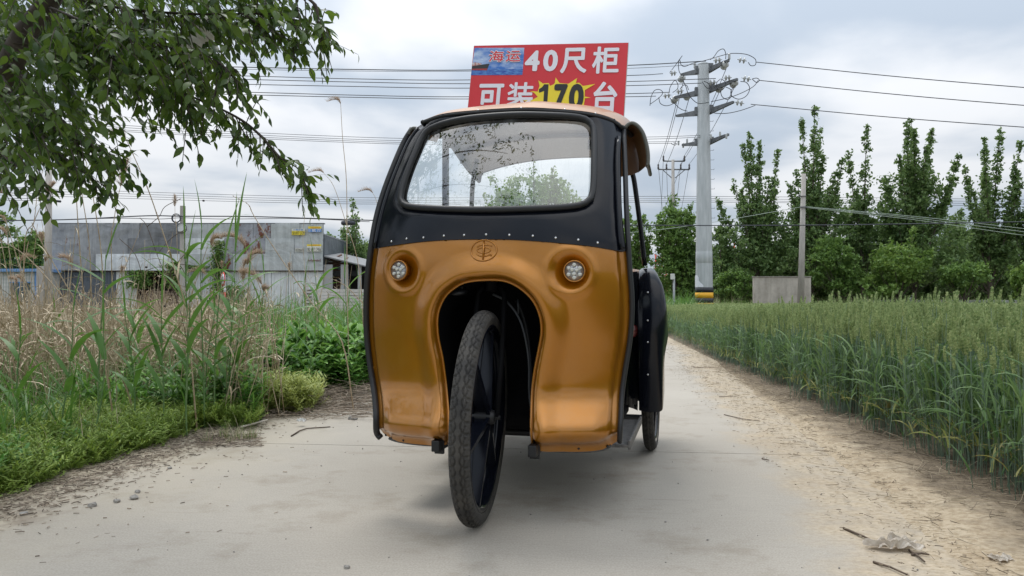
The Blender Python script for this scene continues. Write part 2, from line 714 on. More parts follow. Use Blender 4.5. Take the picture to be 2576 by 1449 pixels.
def gold_relief(p):
    d = seg_dist(p, A)
    r = -.024 * smooth01((.105 - d) / .075) * smooth01(d / .022 * .9 + .1)
    r += .010 * smooth01((.010 - d) / .010)
    for (hu, hz), s in ((HL, 1), (HR, -1)):
        cu = hu + s * .012
        q = np.hypot(p[:, 0] - cu, (p[:, 1] - hz)) / .068
        r += .034 * smooth01(1.15 - q) ** 1.2
        q2 = np.hypot(p[:, 0] - cu, (p[:, 1] - hz))
        r -= .006 * np.exp(-((q2 - .078) / .014) ** 2)
    side = np.minimum(seg_dist(p, Lp), seg_dist(p, Rp))
    r += .016 * smooth01((.036 - side) / .012)
    bot = np.minimum(seg_dist(p, BL), seg_dist(p, BR))
    r += .020 * smooth01((.040 - bot) / .012)
    # the two legs bulge between side flange and arch, most near the toe
    toe = np.exp(-((p[:, 1] - .345) / .055) ** 2)
    r -= .018 * toe * smooth01((side - .03) / .05) * smooth01((d - .01) / .05)
    return r


V_, T_ = shell(gold_out, [], .0075, gold_relief)
g_me = mesh_np('front_panel', V_, T_, True)
front = link('front_panel', g_me, M_gold, trike)

UL, UR = tr(crom(up_left, 4)), tr(crom(up_right, 4))
HD = tr(crom(head_px, 5))
GL = tr(crom(glass_px, 5, True))
up_out = np.vstack([UL[:-1], HD[:-1], UR[:-1], BD[:-1]])
# overlap the gold by a finger's width along the joint
up_out2 = up_out.copy()
nb = len(BD) - 1
up_out2[-nb:, 1] -= .004


def black_relief(p):
    d = seg_dist(p, GL, True)
    r = .010 * smooth01((.045 - d) / .03)
    side = np.minimum(seg_dist(p, UL), seg_dist(p, UR))
    r += .012 * smooth01((.030 - side) / .012)
    return r


V_, T_ = shell(up_out2, [GL], .010, black_relief, -.005)
link('windscreen_surround', mesh_np('windscreen_surround', V_, T_, True), M_black, trike)
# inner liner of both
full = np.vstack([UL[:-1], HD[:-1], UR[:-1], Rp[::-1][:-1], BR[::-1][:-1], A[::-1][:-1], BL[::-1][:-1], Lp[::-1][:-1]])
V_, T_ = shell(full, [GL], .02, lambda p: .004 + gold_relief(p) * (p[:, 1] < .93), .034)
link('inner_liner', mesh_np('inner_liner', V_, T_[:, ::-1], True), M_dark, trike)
# glass
V_, T_ = shell(GL, [], .03, None, .010)
link('windscreen', mesh_np('windscreen', V_, T_, True), M_glass, trike)


def on(pts, off=0.0):
    return [Vector((u, S(u, z) + off, z)) for u, z in pts]


b = MB()
cen = GL.mean(0)
ring = resample(GL, .02, True)
dirs = (ring - cen) / np.linalg.norm(ring - cen, axis=1)[:, None]
tn = np.roll(ring, -1, 0) - np.roll(ring, 1, 0)
nr = np.c_[tn[:, 1], -tn[:, 0]] / np.linalg.norm(tn, axis=1)[:, None]
sg = np.sign((nr * dirs).sum(1))[:, None]
nr = nr * sg
b.tube(on(ring + nr * .011, -.006), .0115, 8, closed=True)
b.build('windscreen_seal', M_rubber, trike)
b = MB()
b.tube(on(ring + nr * .003, .002), .005, 6, closed=True)
b.build('inner_seal_bead', M_rubber, trike)

# rubber edge trims down both sides
trimL = tr(crom([(1038, 324), (1015, 362), (988, 425), (964, 490), (946, 555), (934, 625), (925, 700), (922, 780), (924, 850),
                 (932, 920), (943, 990), (947, 1040), (948, 1085), (958, 1101)], 4), .008)
trimR = tr(crom([(1570, 330), (1573, 420), (1576, 520), (1580, 600), (1585, 680), (1590, 750), (1589, 810), (1583, 870),
                 (1573, 930), (1565, 990), (1562, 1050), (1559, 1110)], 4), .012)
for T in (trimL, trimR):
    b = MB()
    b.tube(on(T, .006), .0095, 8, flat=(1.3, 1.0))
    b.build('edge_trim', M_rubber, trike)
# door-track strips beside the windscreen
for pts in ([(1052, 322), (1026, 362), (999, 425), (975, 490), (957, 555), (944, 622)],
            [(1556, 345), (1553, 420), (1556, 520), (1561, 600), (1567, 627)]):
    T = tr(crom(pts, 4))
    b = MB()
    b.tube(on(T, -.004), .0065, 6, flat=(1, 1.6))
    b.build('door_track', M_black, trike)
# rivets along the colour joint
RV = [(296, 1240), (418, 1217), (555, 1208), (720, 1193), (884, 1188), (1062, 1183), (1250, 1187), (1440, 1194), (1625, 1210),
      (1808, 1226), (1965, 1250)]
riv = None


def put_rivet(u, z, off=0.0, m=M_chrome, name='rivet', r=.0052):
    key = name + m.name
    if key not in put_rivet.c:
        b = MB()
        b.lathe([(r * .3, r * .75), (r * .75, r * .55), (r, .0)], 10)
        b.f = [f[::-1] for f in b.f]
        me = b.mesh(name)
        me.materials.append(m)
        put_rivet.c[key] = me
    o = bpy.data.objects.new(name, put_rivet.c[key])
    COL.objects.link(o)
    o.parent = trike
    e = .004
    n = Vector((-(S(u + e, z) - S(u - e, z)) / (2 * e), 1, -(S(u, z + e) - S(u, z - e)) / (2 * e))).normalized()
    o.matrix_local = Matrix.Translation((u, S(u, z) + off, z)) @ (-n).to_track_quat('Z', 'Y').to_matrix().to_4x4()
    return o


put_rivet.c = {}
for a, c in RV:
    u, z = trace((1400 + a / 2.061) / 1.565, (350 + c / 2.061) / 1.565)
    put_rivet(u, z, -.0052)
for a, c in [(230, 548), (373, 592), (625, 600), (1520, 652), (1803, 658), (2040, 641)]:
    u, z = trace((1400 + a / 2.061) / 1.565, (1450 + c / 2.061) / 1.565)
    put_rivet(u, z, .018, M_blackm, 'bolt_head', .0052)
for a, c in [(1118, 290), (1205, 279), (1313, 273.5), (1422, 277), (1499, 287), (1546, 303)]:
    u, z = trace(a, c)
    put_rivet(u, z, -.012, M_blackm if a in (1546, 1118) else M_chrome, 'roof_screw', .0045)

# emblem: raised oval with interlocking strokes
b = MB()


def em(pts, r=.0028, closed=False):
    q = [(EM[0] + x, EM[1] + z) for x, z in pts]
    g_ = gold_relief(np.array(q))
    b.tube([p + Vector((0, k, 0)) for p, k in zip(on(q, -.0012), g_)], r, 6, closed=closed)


em([(.047 * math.cos(t), .037 * math.sin(t)) for t in np.linspace(0, 2 * PI, 40, endpoint=False)], .0032, True)
em([(0, .033), (0, -.033)], .0032)
em([(.024 * math.cos(t), .013 + .0 + .010 * math.sin(t) - .012) for t in np.linspace(0, 2 * PI, 24, endpoint=False)], .0026, True)
em([(.030 * math.cos(t), .021 * math.sin(t)) for t in np.linspace(.35 * PI, .80 * PI, 12)] , .0026)
em([(.030 * math.cos(t), .021 * math.sin(t)) for t in np.linspace(1.2 * PI, 1.8 * PI, 12)], .0026)
em([(.0, .023), (.018, .020), (.030, .014)], .0026)
em([(.030, -.013), (.026, -.020)], .0026)
b.build('emblem', M_gold, trike)

# headlights
M_lampback = mat('lamp_reflector', (.38, .39, .41), rough=.3, metal=.7)
M_lens = mat('clear_lens', (.75, .75, .66), rough=.05, coat=1, spec=.9, col2=(.2, .2, .2), nscale=120)
for (hu, hz) in (HL, HR):
    s0 = S(hu, hz)
    e = .01
    n = Vector((-(S(hu + e, hz) - S(hu - e, hz)) / (2 * e) * .5, 1, -.04)).normalized()
    Mx = Matrix.Translation((hu, s0 + .016, hz)) @ (-n).to_track_quat('Z', 'Y').to_matrix().to_4x4()
    b = MB()
    b.lathe([(.034, -.02), (.0375, .020), (.0385, .026), (.0360, .0285), (.0340, .0255), (.0338, .018)], 32, Mx)
    hl = b.build('headlight', M_gold, trike)
    b = MB()
    b.lathe([(.0335, .012), (.0335, .022)], 28, Mx)
    b.build('reflector_plate', M_lampback, hl)
    led = None
    pos = [(0.0, .0)] if False else []
    for (rr_, k, ph) in ((.0225, 6, .5), (.0095, 3, .2)):
        for i in range(k):
            t = 2 * PI * (i + ph) / k
            pos.append((rr_ * math.cos(t), rr_ * math.sin(t)))
    for (x, y) in pos:
        if led is None:
            bb = MB()
            bb.lathe([(.0078, 0), (.0078, .002), (.0056, .005), (.002, .0062)], 12)
            led = bb.mesh('led_lens')
            led.materials.append(M_lens)
        o = bpy.data.objects.new('led_lens', led)
        COL.objects.link(o)
        o.parent = hl
        o.matrix_local = Mx @ Matrix.Translation((x, y, .022))

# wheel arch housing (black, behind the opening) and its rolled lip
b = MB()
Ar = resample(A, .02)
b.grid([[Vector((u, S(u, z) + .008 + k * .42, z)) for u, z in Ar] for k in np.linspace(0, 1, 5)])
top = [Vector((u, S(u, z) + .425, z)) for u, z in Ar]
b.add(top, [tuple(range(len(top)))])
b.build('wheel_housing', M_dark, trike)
b = MB()
b.tube(on(Ar, .006), .0045, 6)
b.build('arch_lip', M_gold, trike)

# bottom rim under each leg
M_wornal = mat('worn_black_edge', (.03, .03, .03), rough=.5, metal=.3, col2=(.12, .12, .12), nscale=12)
for B_ in (BL, BR):
    b = MB()
    b.tube(on(B_[2:-2], .024), .006, 6)
    b.build('bottom_rim', M_wornal, trike)

# ---- roof
front_row = [Vector((u, S(u, z) - .012, z + .004)) for u, z in resample(HD, .02)]
NR = len(front_row)
uc = (front_row[0].x + front_row[-1].x) / 2
rows = []
for t in np.linspace(0, 1, 18):
    row = []
    wd = 1 + .30 * float(smooth01(np.array([t * 1.1]))[0])
    for i, p in enumerate(front_row):
        s = (p.x - uc) / .42
        zr = 1.60 - .075 * abs(s) ** 2.6
        z = p.z * (1 - t) + zr * t + .095 * math.sin(PI * t ** .8) * (1 - .15 * abs(s) ** 3)
        z += .006 * math.exp(-((s - .15) / .16) ** 2) * math.exp(-((t - .12) / .1) ** 2)
        wr = wd if p.x < uc else 1 + (wd - 1) * .12
        row.append(Vector((uc + (p.x - uc) * wr, p.y + t * (1.55 - p.y), z)))
    dr = .055 * min(1, t / .12)
    l, r_ = row[0], row[-1]
    ex = .020 * min(1, t / .12)
    row = ([l + Vector((-ex, 0, -dr)), l + Vector((-ex * .7, 0, -dr * .4))] + row + [r_ + Vector((ex * .7, 0, -dr * .4)), r_ + Vector((ex, 0, -dr))])
    rows.append(row)
b = MB()
b.grid(rows)
roof = b.build('roof', M_copper, trike)
M_under = mat('roof_lining', (.085, .065, .058), rough=.45, coat=.3, col2=(.12, .09, .08), nscale=3)
b = MB()
b.grid([[p + Vector((0, 0, -.014)) for p in r][::-1] for r in rows])
b.build('roof_lining', M_under, trike)
b = MB()
edge = [r[0] + Vector((0, 0, -.007)) for r in rows] + [p + Vector((0, 0, -.007)) for p in rows[-1]] + [r[-1] + Vector((0, 0, -.007)) for r in rows[::-1]]
b.tube(edge, .010, 6)
b.tube([p + Vector((0, .004, -.009)) for p in rows[0]], .008, 6)
b.build('roof_edge', M_rubber, trike)
for tt in (4, 8, 12):
    b = MB()
    b.tube([p + Vector((0, 0, -.024)) for p in rows[tt]], .010, 6)
    b.build('roof_bow', M_under, trike)

# side rain visors: shells curving out from the roof edge
M_visin = mat('visor_lining_brown', (.20, .10, .045), rough=.35, coat=.6)
M_visrim = mat('visor_rim_grey', (.10, .10, .085), rough=.45)
rimR = [plane_v(px, py, .37) for px, py in crom([(1566, 352), (1570, 326), (1585, 310), (1601, 314), (1616, 332), (1625, 358), (1630, 385), (1630, 410), (1627, 416)], 4)]
rimL = [plane_v(px, py, .30) for px, py in crom([(1052, 330), (1046, 323), (1038, 323), (1031, 330), (1028, 338)], 4)]
for sgn, rim_ in ((1, rimR), (-1, rimL)):
    inn = rim_[0][0]
    rws = []
    for t in np.linspace(0, 1, 8):
        rws.append([Vector((inn + (u - inn) * (1 + .02 * math.sin(PI * t)) - sgn * .045 * t, (.37 if sgn > 0 else .30) + .20 * t, z + .01 * t)) for u, z in rim_])
    b = MB()
    b.grid(rws)
    vis = b.build('side_visor', M_copper, trike)
    b = MB()
    b.grid([[p + Vector((-sgn * .005, 0, -.004)) for p in r][::-1] for r in rws])
    back = [p.copy() for p in rws[-1]]
    if sgn > 0:
        b.add(back + [Vector((back[-1].x - .03, back[-1].y, back[-1].z - .012)), Vector((back[0].x, back[0].y, back[-1].z - .02))],
              [tuple(range(len(back) + 2))])
    b.build('visor_lining', M_visin, vis)
    b = MB()
    b.tube(rws[0], .0075, 6)
    b.build('visor_rim', M_visrim, vis)

# ---- posts
def post(pts, r, m=M_black, n=10, name='roof_post'):
    b = MB()
    b.tube([Vector((u, v, z)) for u, v, z in pts], r, n)
    return b.build(name, m, trike)


def pv(px, py, v):
    u, z = plane_v(px, py, v)
    return (u, v, z)


post(crom([pv(1570, 402, 1.14), pv(1581, 414, 1.16), pv(1592, 440, 1.17), pv(1599, 480, 1.18), pv(1612, 580, 1.2), pv(1622, 668, 1.22)], 4), .0125)
post(crom([pv(1200, 400, 1.14), pv(1193, 440, 1.16), pv(1188, 480, 1.18), pv(1183, 620, 1.22)], 4), .0125)
a0, a1 = pv(1121, 335, .56), pv(1121, 620, .56)
b = MB()
b.box(((a0[0] + a1[0]) / 2, .56, (a0[2] + a1[2]) / 2), (.0235, .03, abs(a0[2] - a1[2])), bevel=.004)
b.build('door_post', M_black, trike)
# lower rails joining the posts
post([(-.40, 1.20, .93), (-.40, 1.66, .93), (.52, 1.66, .93), (.52, 1.22, .93)], .011)

# ---- floor, chassis, footstep
b = MB()
b.box((.035, .78, .275), (.80, .62, .03), bevel=.006)
b.box((-.31, .37, .285), (.16, .24, .02))
b.box((.37, .37, .285), (.14, .24, .02))
b.box((.035, .49, .46), (.80, .02, .36))
b.build('floor_pan', M_dark, trike)
for px, py in ((1108, 1119), (1347, 1131)):
    u, z = trace(px, py)
    b = MB()
    b.box((u, .40, z + .005), (.030, .86, .040), bevel=.004)
    b.box((u, -.01 + S(u, z), z - .004), (.036, .012, .052), bevel=.003)
    b.build('chassis_rail', M_blackm, trike)
b = MB()
b.box((.40, .60, .245), (.21, .60, .012), bevel=.003)
b.box((.505, .60, .250), (.010, .60, .035), bevel=.003)
b.build('footstep', M_tread, trike)
for k in range(2):
    b = MB()
    b.tube([(-.45, .55 + .5 * k, .235), (.50, .55 + .5 * k, .235)], .016, 8)
    b.build('cross_member', M_blackm, trike)

# ---- rear body and seat
b = MB()
prof = [(-.47, .30), (-.50, .45), (-.50, .80), (-.47, .90), (-.40, .935), (.03, .95), (.44, .935), (.50, .90), (.53, .80), (.53, .45), (.50, .30)]
prof = crom(prof, 3)
rws = []
for v, k in ((1.16, .97), (1.17, 1.0), (1.5, 1.0), (1.86, .99), (1.90, .95)):
    rws.append([Vector(((p[0] - .02) * k * (1 - .22 * max(0, v - 1.2)) + .02, v, .3 + (p[1] - .3) * (1 if k > .96 else .97))) for p in prof])
b.grid(rws)
b.add(rws[0], [tuple(range(len(rws[0])))[::-1]])
b.add(rws[-1], [tuple(range(len(rws[0])))])
b.build('rear_body', M_black, trike)
b = MB()
b.grid([[Vector(((p[0] - .02) * .93 + .02, v, p[1] + .012 * q)) for p in prof[9:-9]] for v, q in ((1.14, .2), (1.17, 1.5), (1.5, 2.4), (1.88, 1.5), (1.93, .2))])
b.build('rear_deck', M_copper, trike)
M_seat = mat('black_seat_vinyl', (.01, .01, .01), rough=.45, bump=.2, bscale=30)
b = MB()
b.box((.02, 1.08, .60), (.74, .34, .12), bevel=.03)
b.build('passenger_seat', M_seat, trike)
b = MB()
b.box((.03, .66, .64), (.26, .24, .08), bevel=.03)
b.box((.03, .66, .45), (.12, .12, .32))
b.build('driver_seat', M_seat, trike)

# fenders over the rear wheels
FP = crom([(1.00, .272), (.985, .40), (.975, .55), (.98, .70), (1.00, .82), (1.05, .905), (1.15, .945), (1.35, .955), (1.6, .955), (1.82, .92), (1.95, .82),
           (2.0, .65), (2.0, .40)], 4)
for sgn, c in ((1, .545), (-1, -.505)):
    rws = []
    for v, z in FP:
        w = .056 + .013 * math.exp(-((z - .745) / .13) ** 2) - .014 * smooth01(np.array([(z - .86) / .1]))[0]
        bulge = .018 * math.exp(-((z - .70) / .2) ** 2)
        cx_ = c + sgn * (w - .060) * .6
        row = []
        nx = 1.0 if v < 1.05 else 0.0
        # profile across: inner skirt, rounded face, outer skirt
        cm = Vector((0, 1.48, .45))
        d = Vector((0, v - cm.y, z - cm.z)).normalized()
        for a in np.linspace(0, 1, 13):
            ang = (a - .5) * PI * 1.0
            x = cx_ + w * math.copysign(abs(math.sin(ang)) ** .55, math.sin(ang)) * (sgn)
            ins = (1 - abs(math.cos(ang)) ** .45) * .075
            ins -= .016 * math.exp(-((a - .12) / .07) ** 2) * (v < 1.2)
            row.append(Vector((x - sgn * .09 * max(0, v - 1.0), v, z)) - d * (ins - bulge * math.cos(ang)))
        rws.append([row[0] - d * .10 + Vector((0, 0, 0))] + row + [row[-1] - d * .13])
    b = MB()
    b.grid(rws)
    fen = b.build('rear_fender', M_black, trike)
    for z in (.45, .60, .70, .83):
        o = bpy.data.objects.new('rivet', put_rivet.c['rivet' + M_chrome.name])
        COL.objects.link(o)
        o.parent = trike
        o.matrix_local = Matrix.Translation((c - sgn * .012, .962 + (.0 if z < .8 else .012), z)) @ Matrix.Rotation(PI / 2, 4, 'X')
# inner side wall of the passenger bay and its reflector
b = MB()
b.grid([[Vector((u, v, z)) for z in np.linspace(.275, .93, 14)] for u, v in crom([(.34, 1.165), (.43, 1.11), (.475, 1.03), (.485, .995)], 4)])
b.build('bay_side_panel', M_black, trike)
b = MB()
b.lathe([(.034, 0), (.034, .008), (.028, .014), (.01, .018)], 20, Matrix.Translation(pv(1588, 832, 1.02)) @ Matrix.Rotation(PI / 2, 4, 'X'))
b.build('red_reflector', mat('red_plastic', (.16, .012, .01), rough=.25, bump=.8, bscale=120, coat=1), trike)


# ---- wheels
def tread_mesh(R, w, NA, NC, seed=1):
    """tyre ring round local X, outer radius R, half width w; returns verts, faces"""
    rc = R - w
    V = []
    cs = np.linspace(-1, 1, NC)
    pitch = 64
    for i in range(NA):
        ph = 2 * PI * i / NA
        q = ph * pitch / (2 * PI)
        wav = math.sin(q * 2 * PI)
        cell = (q % 1.0)
        for s in cs:
            a = s * PI * .80
            rr = w
            x = w * math.sin(a) * 0.98
            y = w * math.cos(a)
            arc = s * PI * .80 * w / w   # radians along section
            dpt = 0.0
            g1 = abs(abs(arc) - (.30 + .09 * wav))
            if g1 < .085:
                dpt = max(dpt, .0065)
            g2 = abs(abs(arc) - (.62 + .07 * math.sin(q * 2 * PI + PI)))
            if g2 < .06:
                dpt = max(dpt, .0055)
            aa = abs(arc)
            if .62 < aa < 1.12 and (cell < .22):
                dpt = max(dpt, .0050)
            if 1.12 < aa < 1.3 and (q * 2 % 1.0) < .3:
                dpt = max(dpt, .0018)
            if aa > 1.36:
                dpt = .0035 - .0015 * (abs(aa - 1.5) < .05)
            k = 1 - dpt / w
            r = rc + y * k
            V.append((x * k, r * math.sin(ph), r * math.cos(ph)))
    F_ = []
    for i in range(NA):
        j = (i + 1) % NA
        for k in range(NC - 1):
            F_.append((i * NC + k, i * NC + k + 1, j * NC + k + 1, j * NC + k))
    return np.array(V), np.array(F_)


def ring_prof(prof, n, M=None):
    """closed profile (x, r) swept round X"""
    vs, fs = [], []
    m = len(prof)
    for i in range(n):
        a = 2 * PI * i / n
        for x, r in prof:
            vs.append(Vector((x, r * math.sin(a), r * math.cos(a))))
    for i in range(n):
        j = (i + 1) % n
        for k in range(m):
            k2 = (k + 1) % m
            fs.append((i * m + k, i * m + k2, j * m + k2, j * m + k))
    return vs, fs


def wheel(name, label, R, w, mtx, NA, NC, kids_of, spokes=6):
    root = bpy.data.objects.new(name, None)
    COL.objects.link(root)
    root.parent = kids_of
    root.matrix_local = mtx
    V, Fc = tread_mesh(R, w, NA, NC)
    link('tyre', mesh_np('tyre', V, Fc[:, ::-1], True), M_tyre, root)
    b = MB()
    ri = R - 2 * w + .010
    vs, fs = ring_prof([(-w * .80, ri + .012), (-w * .86, ri + .004), (-w * .72, ri - .006), (-w * .45, ri - .012), (0, ri - .022), (w * .45, ri - .012),
                        (w * .72, ri - .006), (w * .86, ri + .004), (w * .80, ri + .012), (0, ri + .004)], 72)
    b.add(vs, fs, True)
    b.build('rim', M_black, root)
    b = MB()
    b.lathe([(.014, -.052), (.024, -.046), (.028, -.03), (.028, .03), (.024, .046), (.014, .052)], 20, Matrix.Rotation(PI / 2, 4, 'Y'))
    b.lathe([(.008, -.068), (.008, .068)], 10, Matrix.Rotation(PI / 2, 4, 'Y'))
    b.build('hub', M_blackm, root)
    sp = None
    for k in range(spokes):
        a = 2 * PI * (k + .25) / spokes
        if sp is None:
            bb = MB()
            L0, L1 = .026, ri - .012
            for sx in (-1, 1):
                bb.add([Vector((sx * .030 + dx_ * .007, dy_ * wy, L)) for L, wy in ((L0, .010), (L1, .0065)) for dx_ in (-1, 1) for dy_ in (-1, 1)],
                       [(0, 1, 3, 2), (4, 6, 7, 5), (0, 4, 5, 1), (2, 3, 7, 6), (0, 2, 6, 4), (1, 5, 7, 3)])
            bb.add([Vector((x, y, L)) for L in (L0, L1) for x, y in ((-.028, 0), (.028, 0), (.028, .004), (-.028, .004))],
                   [(0, 1, 2, 3), (4, 7, 6, 5), (0, 4, 5, 1), (1, 5, 6, 2), (2, 6, 7, 3), (3, 7, 4, 0)])
            bb.v = [(v[0] * (1 - .45 * v[2] / L1), v[1], v[2]) for v in bb.v]
            sp = bb.mesh('spoke')
            sp.materials.append(M_black)
        o = bpy.data.objects.new('spoke', sp)
        COL.objects.link(o)
        o.parent = root
        o.matrix_local = Matrix.Rotation(-a, 4, 'X')
    return root


RW = .380
steer = math.radians(-9.0 + 14.0)  # relative to the body
lean = math.radians(1.8)
WC = Vector((.006, .03, RW))
Mw = Matrix.Translation(WC) @ Matrix.Rotation(steer, 4, 'Z') @ Matrix.Rotation(lean, 4, 'Y')
fw = wheel('front_wheel', None, RW, .036, Mw, 1024, 66, trike)
Mr = Matrix.Translation((.518, 1.50, RW - .005))
wheel('rear_wheel', None, RW - .005, .032, Mr, 640, 40, trike)
Mr2 = Matrix.Translation((-.49, 1.54, RW - .005))
wheel('rear_wheel', None, RW - .005, .032, Mr2, 300, 30, trike)
b = MB()
b.tube([(-.50, 1.54, RW), (.52, 1.54, RW)], .02, 10)
b.build('rear_axle', M_blackm, trike)
# fork
b = MB()
for s in (-1, 1):
    b.tube([Mw @ Vector((s * .056, 0, 0)), Mw @ Vector((s * .056, .06, .20)), Mw @ Vector((s * .050, .12, .44)), Mw @ Vector((s * .02, .13, .48))], .010, 8)
b.tube([Mw @ Vector((0, .11, .45)), Mw @ Vector((0, .16, .75))], .02, 8)
b.build('fork', M_dark, trike)
b = MB()
b.tube([pv(px, py, .30) for px, py in crom([(1338, 1100), (1337, 1000), (1336, 930), (1330, 860), (1318, 800), (1300, 755)], 4)], .008, 8)
b.build('brake_hose', M_rubber, trike)
b = MB()
b.tube([pv(px, py, .16) for px, py in crom([(1350, 1110), (1332, 1000), (1330, 905), (1312, 815), (1278, 762), (1240, 740)], 4)], .0045, 6)
b.tube([pv(px, py, .16) for px, py in ((1304, 790), (1303, 752))], .0025, 6)
b.build('brake_cable', mat('grey_cable', (.05, .055, .06), rough=.4), trike)
b = MB()
hp = Vector(pv(1152, 733, .07))
b.lathe([(.034, -.008), (.036, .0), (.030, .008), (.012, .014)], 20, Matrix.Translation(hp) @ Matrix.Rotation(.25, 4, 'X'))
b.box(hp + Vector((.012, 0, .022)), (.02, .015, .035))
b.build('horn', M_blackm, trike)

# ---- advertising board on the roof
M_red = mat('board_red', (.60, .020, .030), rough=.4, col2=(.66, .028, .038), nscale=2)
M_white = mat('print_white', (.78, .79, .86), rough=.5)
M_yel = mat('print_yellow', (.85, .70, .03), rough=.5)
M_ink = mat('print_black', (.012, .014, .013), rough=.5)
a_, b_, c_ = -.16442622, .05282216, -.2006845
RB = Matrix.Rotation(c_, 3, 'Z') @ Matrix.Rotation(a_, 3, 'X') @ Matrix.Rotation(b_, 3, 'Y')
BC = Vector((0.1805, 3.8787, 1.9342))
BWD, BH = .834, .45
sign = thing('advertising_board', 'red advertising board with white and yellow Chinese lettering on the tricycle roof', 'sign', BC)
sign.rotation_mode = 'QUATERNION'
sign.rotation_quaternion = RB.to_quaternion()
b = MB()
b.box((0, .012, 0), (BWD, .022, BH), bevel=.002)
b.build('board_edge', mat('board_white_edge', (.5, .5, .47), rough=.6), sign)
b = MB()
b.add([(-BWD / 2 + .002, -.0005, -BH / 2 + .002), (BWD / 2 - .002, -.0005, -BH / 2 + .002), (BWD / 2 - .002, -.0005, BH / 2 - .002), (-BWD / 2 + .002, -.0005, BH / 2 - .002)],
      [(0, 1, 2, 3)])
b.build('board_face', M_red, sign)
I3 = Matrix.Identity(3)
ONE = [(1105, 765), (1150, 735), (1178, 697), (1238, 697), (1212, 1060), (1158, 1060), (1176, 788), (1108, 812)]


def bpx(x, y):
    """zoomed-photo point on the board -> local x, z on its face"""
    X, Y_ = (1800 + x / 3.4347) / 1.565, (130 + y / 3.4347) / 1.565
    d = ray(X, Y_)
    n = RB @ Vector((0, 1, 0))
    k = (BC - Vector((0, 0, CZ))).dot(n) / d.dot(n)
    q = RB.transposed() @ (Vector((0, 0, CZ)) + d * k - BC)
    return q.x, q.z


def put_char(ch, x0, y0, x1, y1, bold, m, lift=.0016, name='lettering'):
    q = [bpx(x0, y0), bpx(x1, y0), bpx(x0, y1), bpx(x1, y1)]
    w = (q[1][0] - q[0][0] + q[3][0] - q[2][0]) / 2
    h = (q[0][1] + q[1][1] - q[2][1] - q[3][1]) / 2
    cx_ = sum(p[0] for p in q) / 4
    cz_ = sum(p[1] for p in q) / 4
    return fit_text(name, ch, w, h, bold, m, sign, Vector((cx_, -.0005 - lift, cz_)), I3)


put_char('4', 918, 240, 1118, 520, .032, M_white)
put_char('0', 1165, 232, 1362, 522, .032, M_white)
put_char('\u5c3a', 1400, 203, 1758, 548, .026, M_white)
put_char('\u67dc', 1828, 185, 2190, 552, .022, M_white)
put_char('\u53ef', 290, 690, 625, 1040, .026, M_white)
put_char('\u88c5', 680, 668, 1030, 1040, .018, M_white)
put_char('\u53f0', 1840, 660, 2165, 1070, .026, M_white)
star = [(985, 790), (1090, 795), (1115, 715), (1098, 643), (1160, 685), (1240, 680), (1255, 718), (1300, 700), (1320, 682), (1332, 605), (1385, 680),
        (1505, 690), (1622, 612), (1605, 682), (1650, 675), (1700, 720), (1868, 692), (1728, 775), (1725, 862), (1806, 878), (1728, 885),
        (1715, 970), (1690, 1040), (1500, 1080), (1150, 1080), (1100, 960), (880, 918), (1020, 905), (1092, 865), (1040, 810)]
pp = [bpx(x, y) for x, y in star]
r = delaunay_2d_cdt([Vector(p) for p in pp], [(i, (i + 1) % len(pp)) for i in range(len(pp))], [tuple(range(len(pp)))], 1, 1e-6)
b = MB()
b.add([(p[0], -.0030, p[1]) for p in r[0]], [tuple(f) if (r[0][f[1]] - r[0][f[0]]).cross(r[0][f[2]] - r[0][f[0]]) > 0 else tuple(f)[::-1] for f in r[2]])
b.build('yellow_burst', M_yel, sign)
put_char('7', 1305, 695, 1488, 1060, .04, M_ink, .0034)
put_char('0', 1512, 690, 1712, 1055, .04, M_ink, .0034)
q1_ = [bpx(x, y) for x, y in ONE]
b = MB()
b.add([(a, -.0040, c) for a, c in q1_], [tuple(range(8))[::-1]])
b.build('lettering', M_ink, sign)
# the small sea picture


def flat(name, pts, y, m):
    q = [bpx(a, c) for a, c in pts]
    b = MB()
    n = len(q)
    ar = sum(q[i][0] * q[(i + 1) % n][1] - q[(i + 1) % n][0] * q[i][1] for i in range(n))
    if ar < 0:
        q = q[::-1]
    b.add([(a, y, c) for a, c in q], [tuple(range(n))])
    return b.build(name, m, pic)


pic = bpy.data.objects.new('ship_picture', None)
COL.objects.link(pic)
pic.parent = sign
flat('picture_sky', [(236, 202), (908, 200), (890, 490), (198, 490)], -.0012, mat('print_sky', (.03, .16, .55), rough=.4, col2=(.55, .68, .85), nscale=9, stretch=(1, 1, 2), lo=.4, hi=.68))
flat('picture_sea', [(198, 488), (890, 488), (882, 568), (186, 572)], -.0016, mat('print_sea', (.01, .05, .35), rough=.4, col2=(.10, .28, .62), nscale=40, stretch=(1, 1, 3)))
flat('picture_ship', [(200, 452), (320, 432), (440, 415), (412, 482), (405, 502), (196, 505)], -.0020, mat('print_hull', (.02, .02, .018), rough=.4))
flat('picture_ship', [(199, 486), (410, 482), (405, 507), (196, 505)], -.0024, mat('print_keel', (.35, .03, .03), rough=.4))
flat('picture_cargo', [(205, 405), (250, 400), (330, 412), (330, 430), (203, 450)], -.0024, mat('print_cargo', (.4, .08, .05), rough=.4, col2=(.6, .6, .6), nscale=90))
for ch, x0, x1 in (('\u6d77', 432, 632), ('\u8fd0', 662, 858)):
    put_char(ch, x0 - 6, 238, x1 + 6, 400, .045, M_white, .0026)
    put_char(ch, x0, 246, x1, 392, .012, M_red, .0032)
for sx in (-.25, .25):
    b = MB()
    b.box((sx, .02, -BH / 2 - .05), (.02, .02, .16))
    b.build('board_leg', M_blackm, sign)
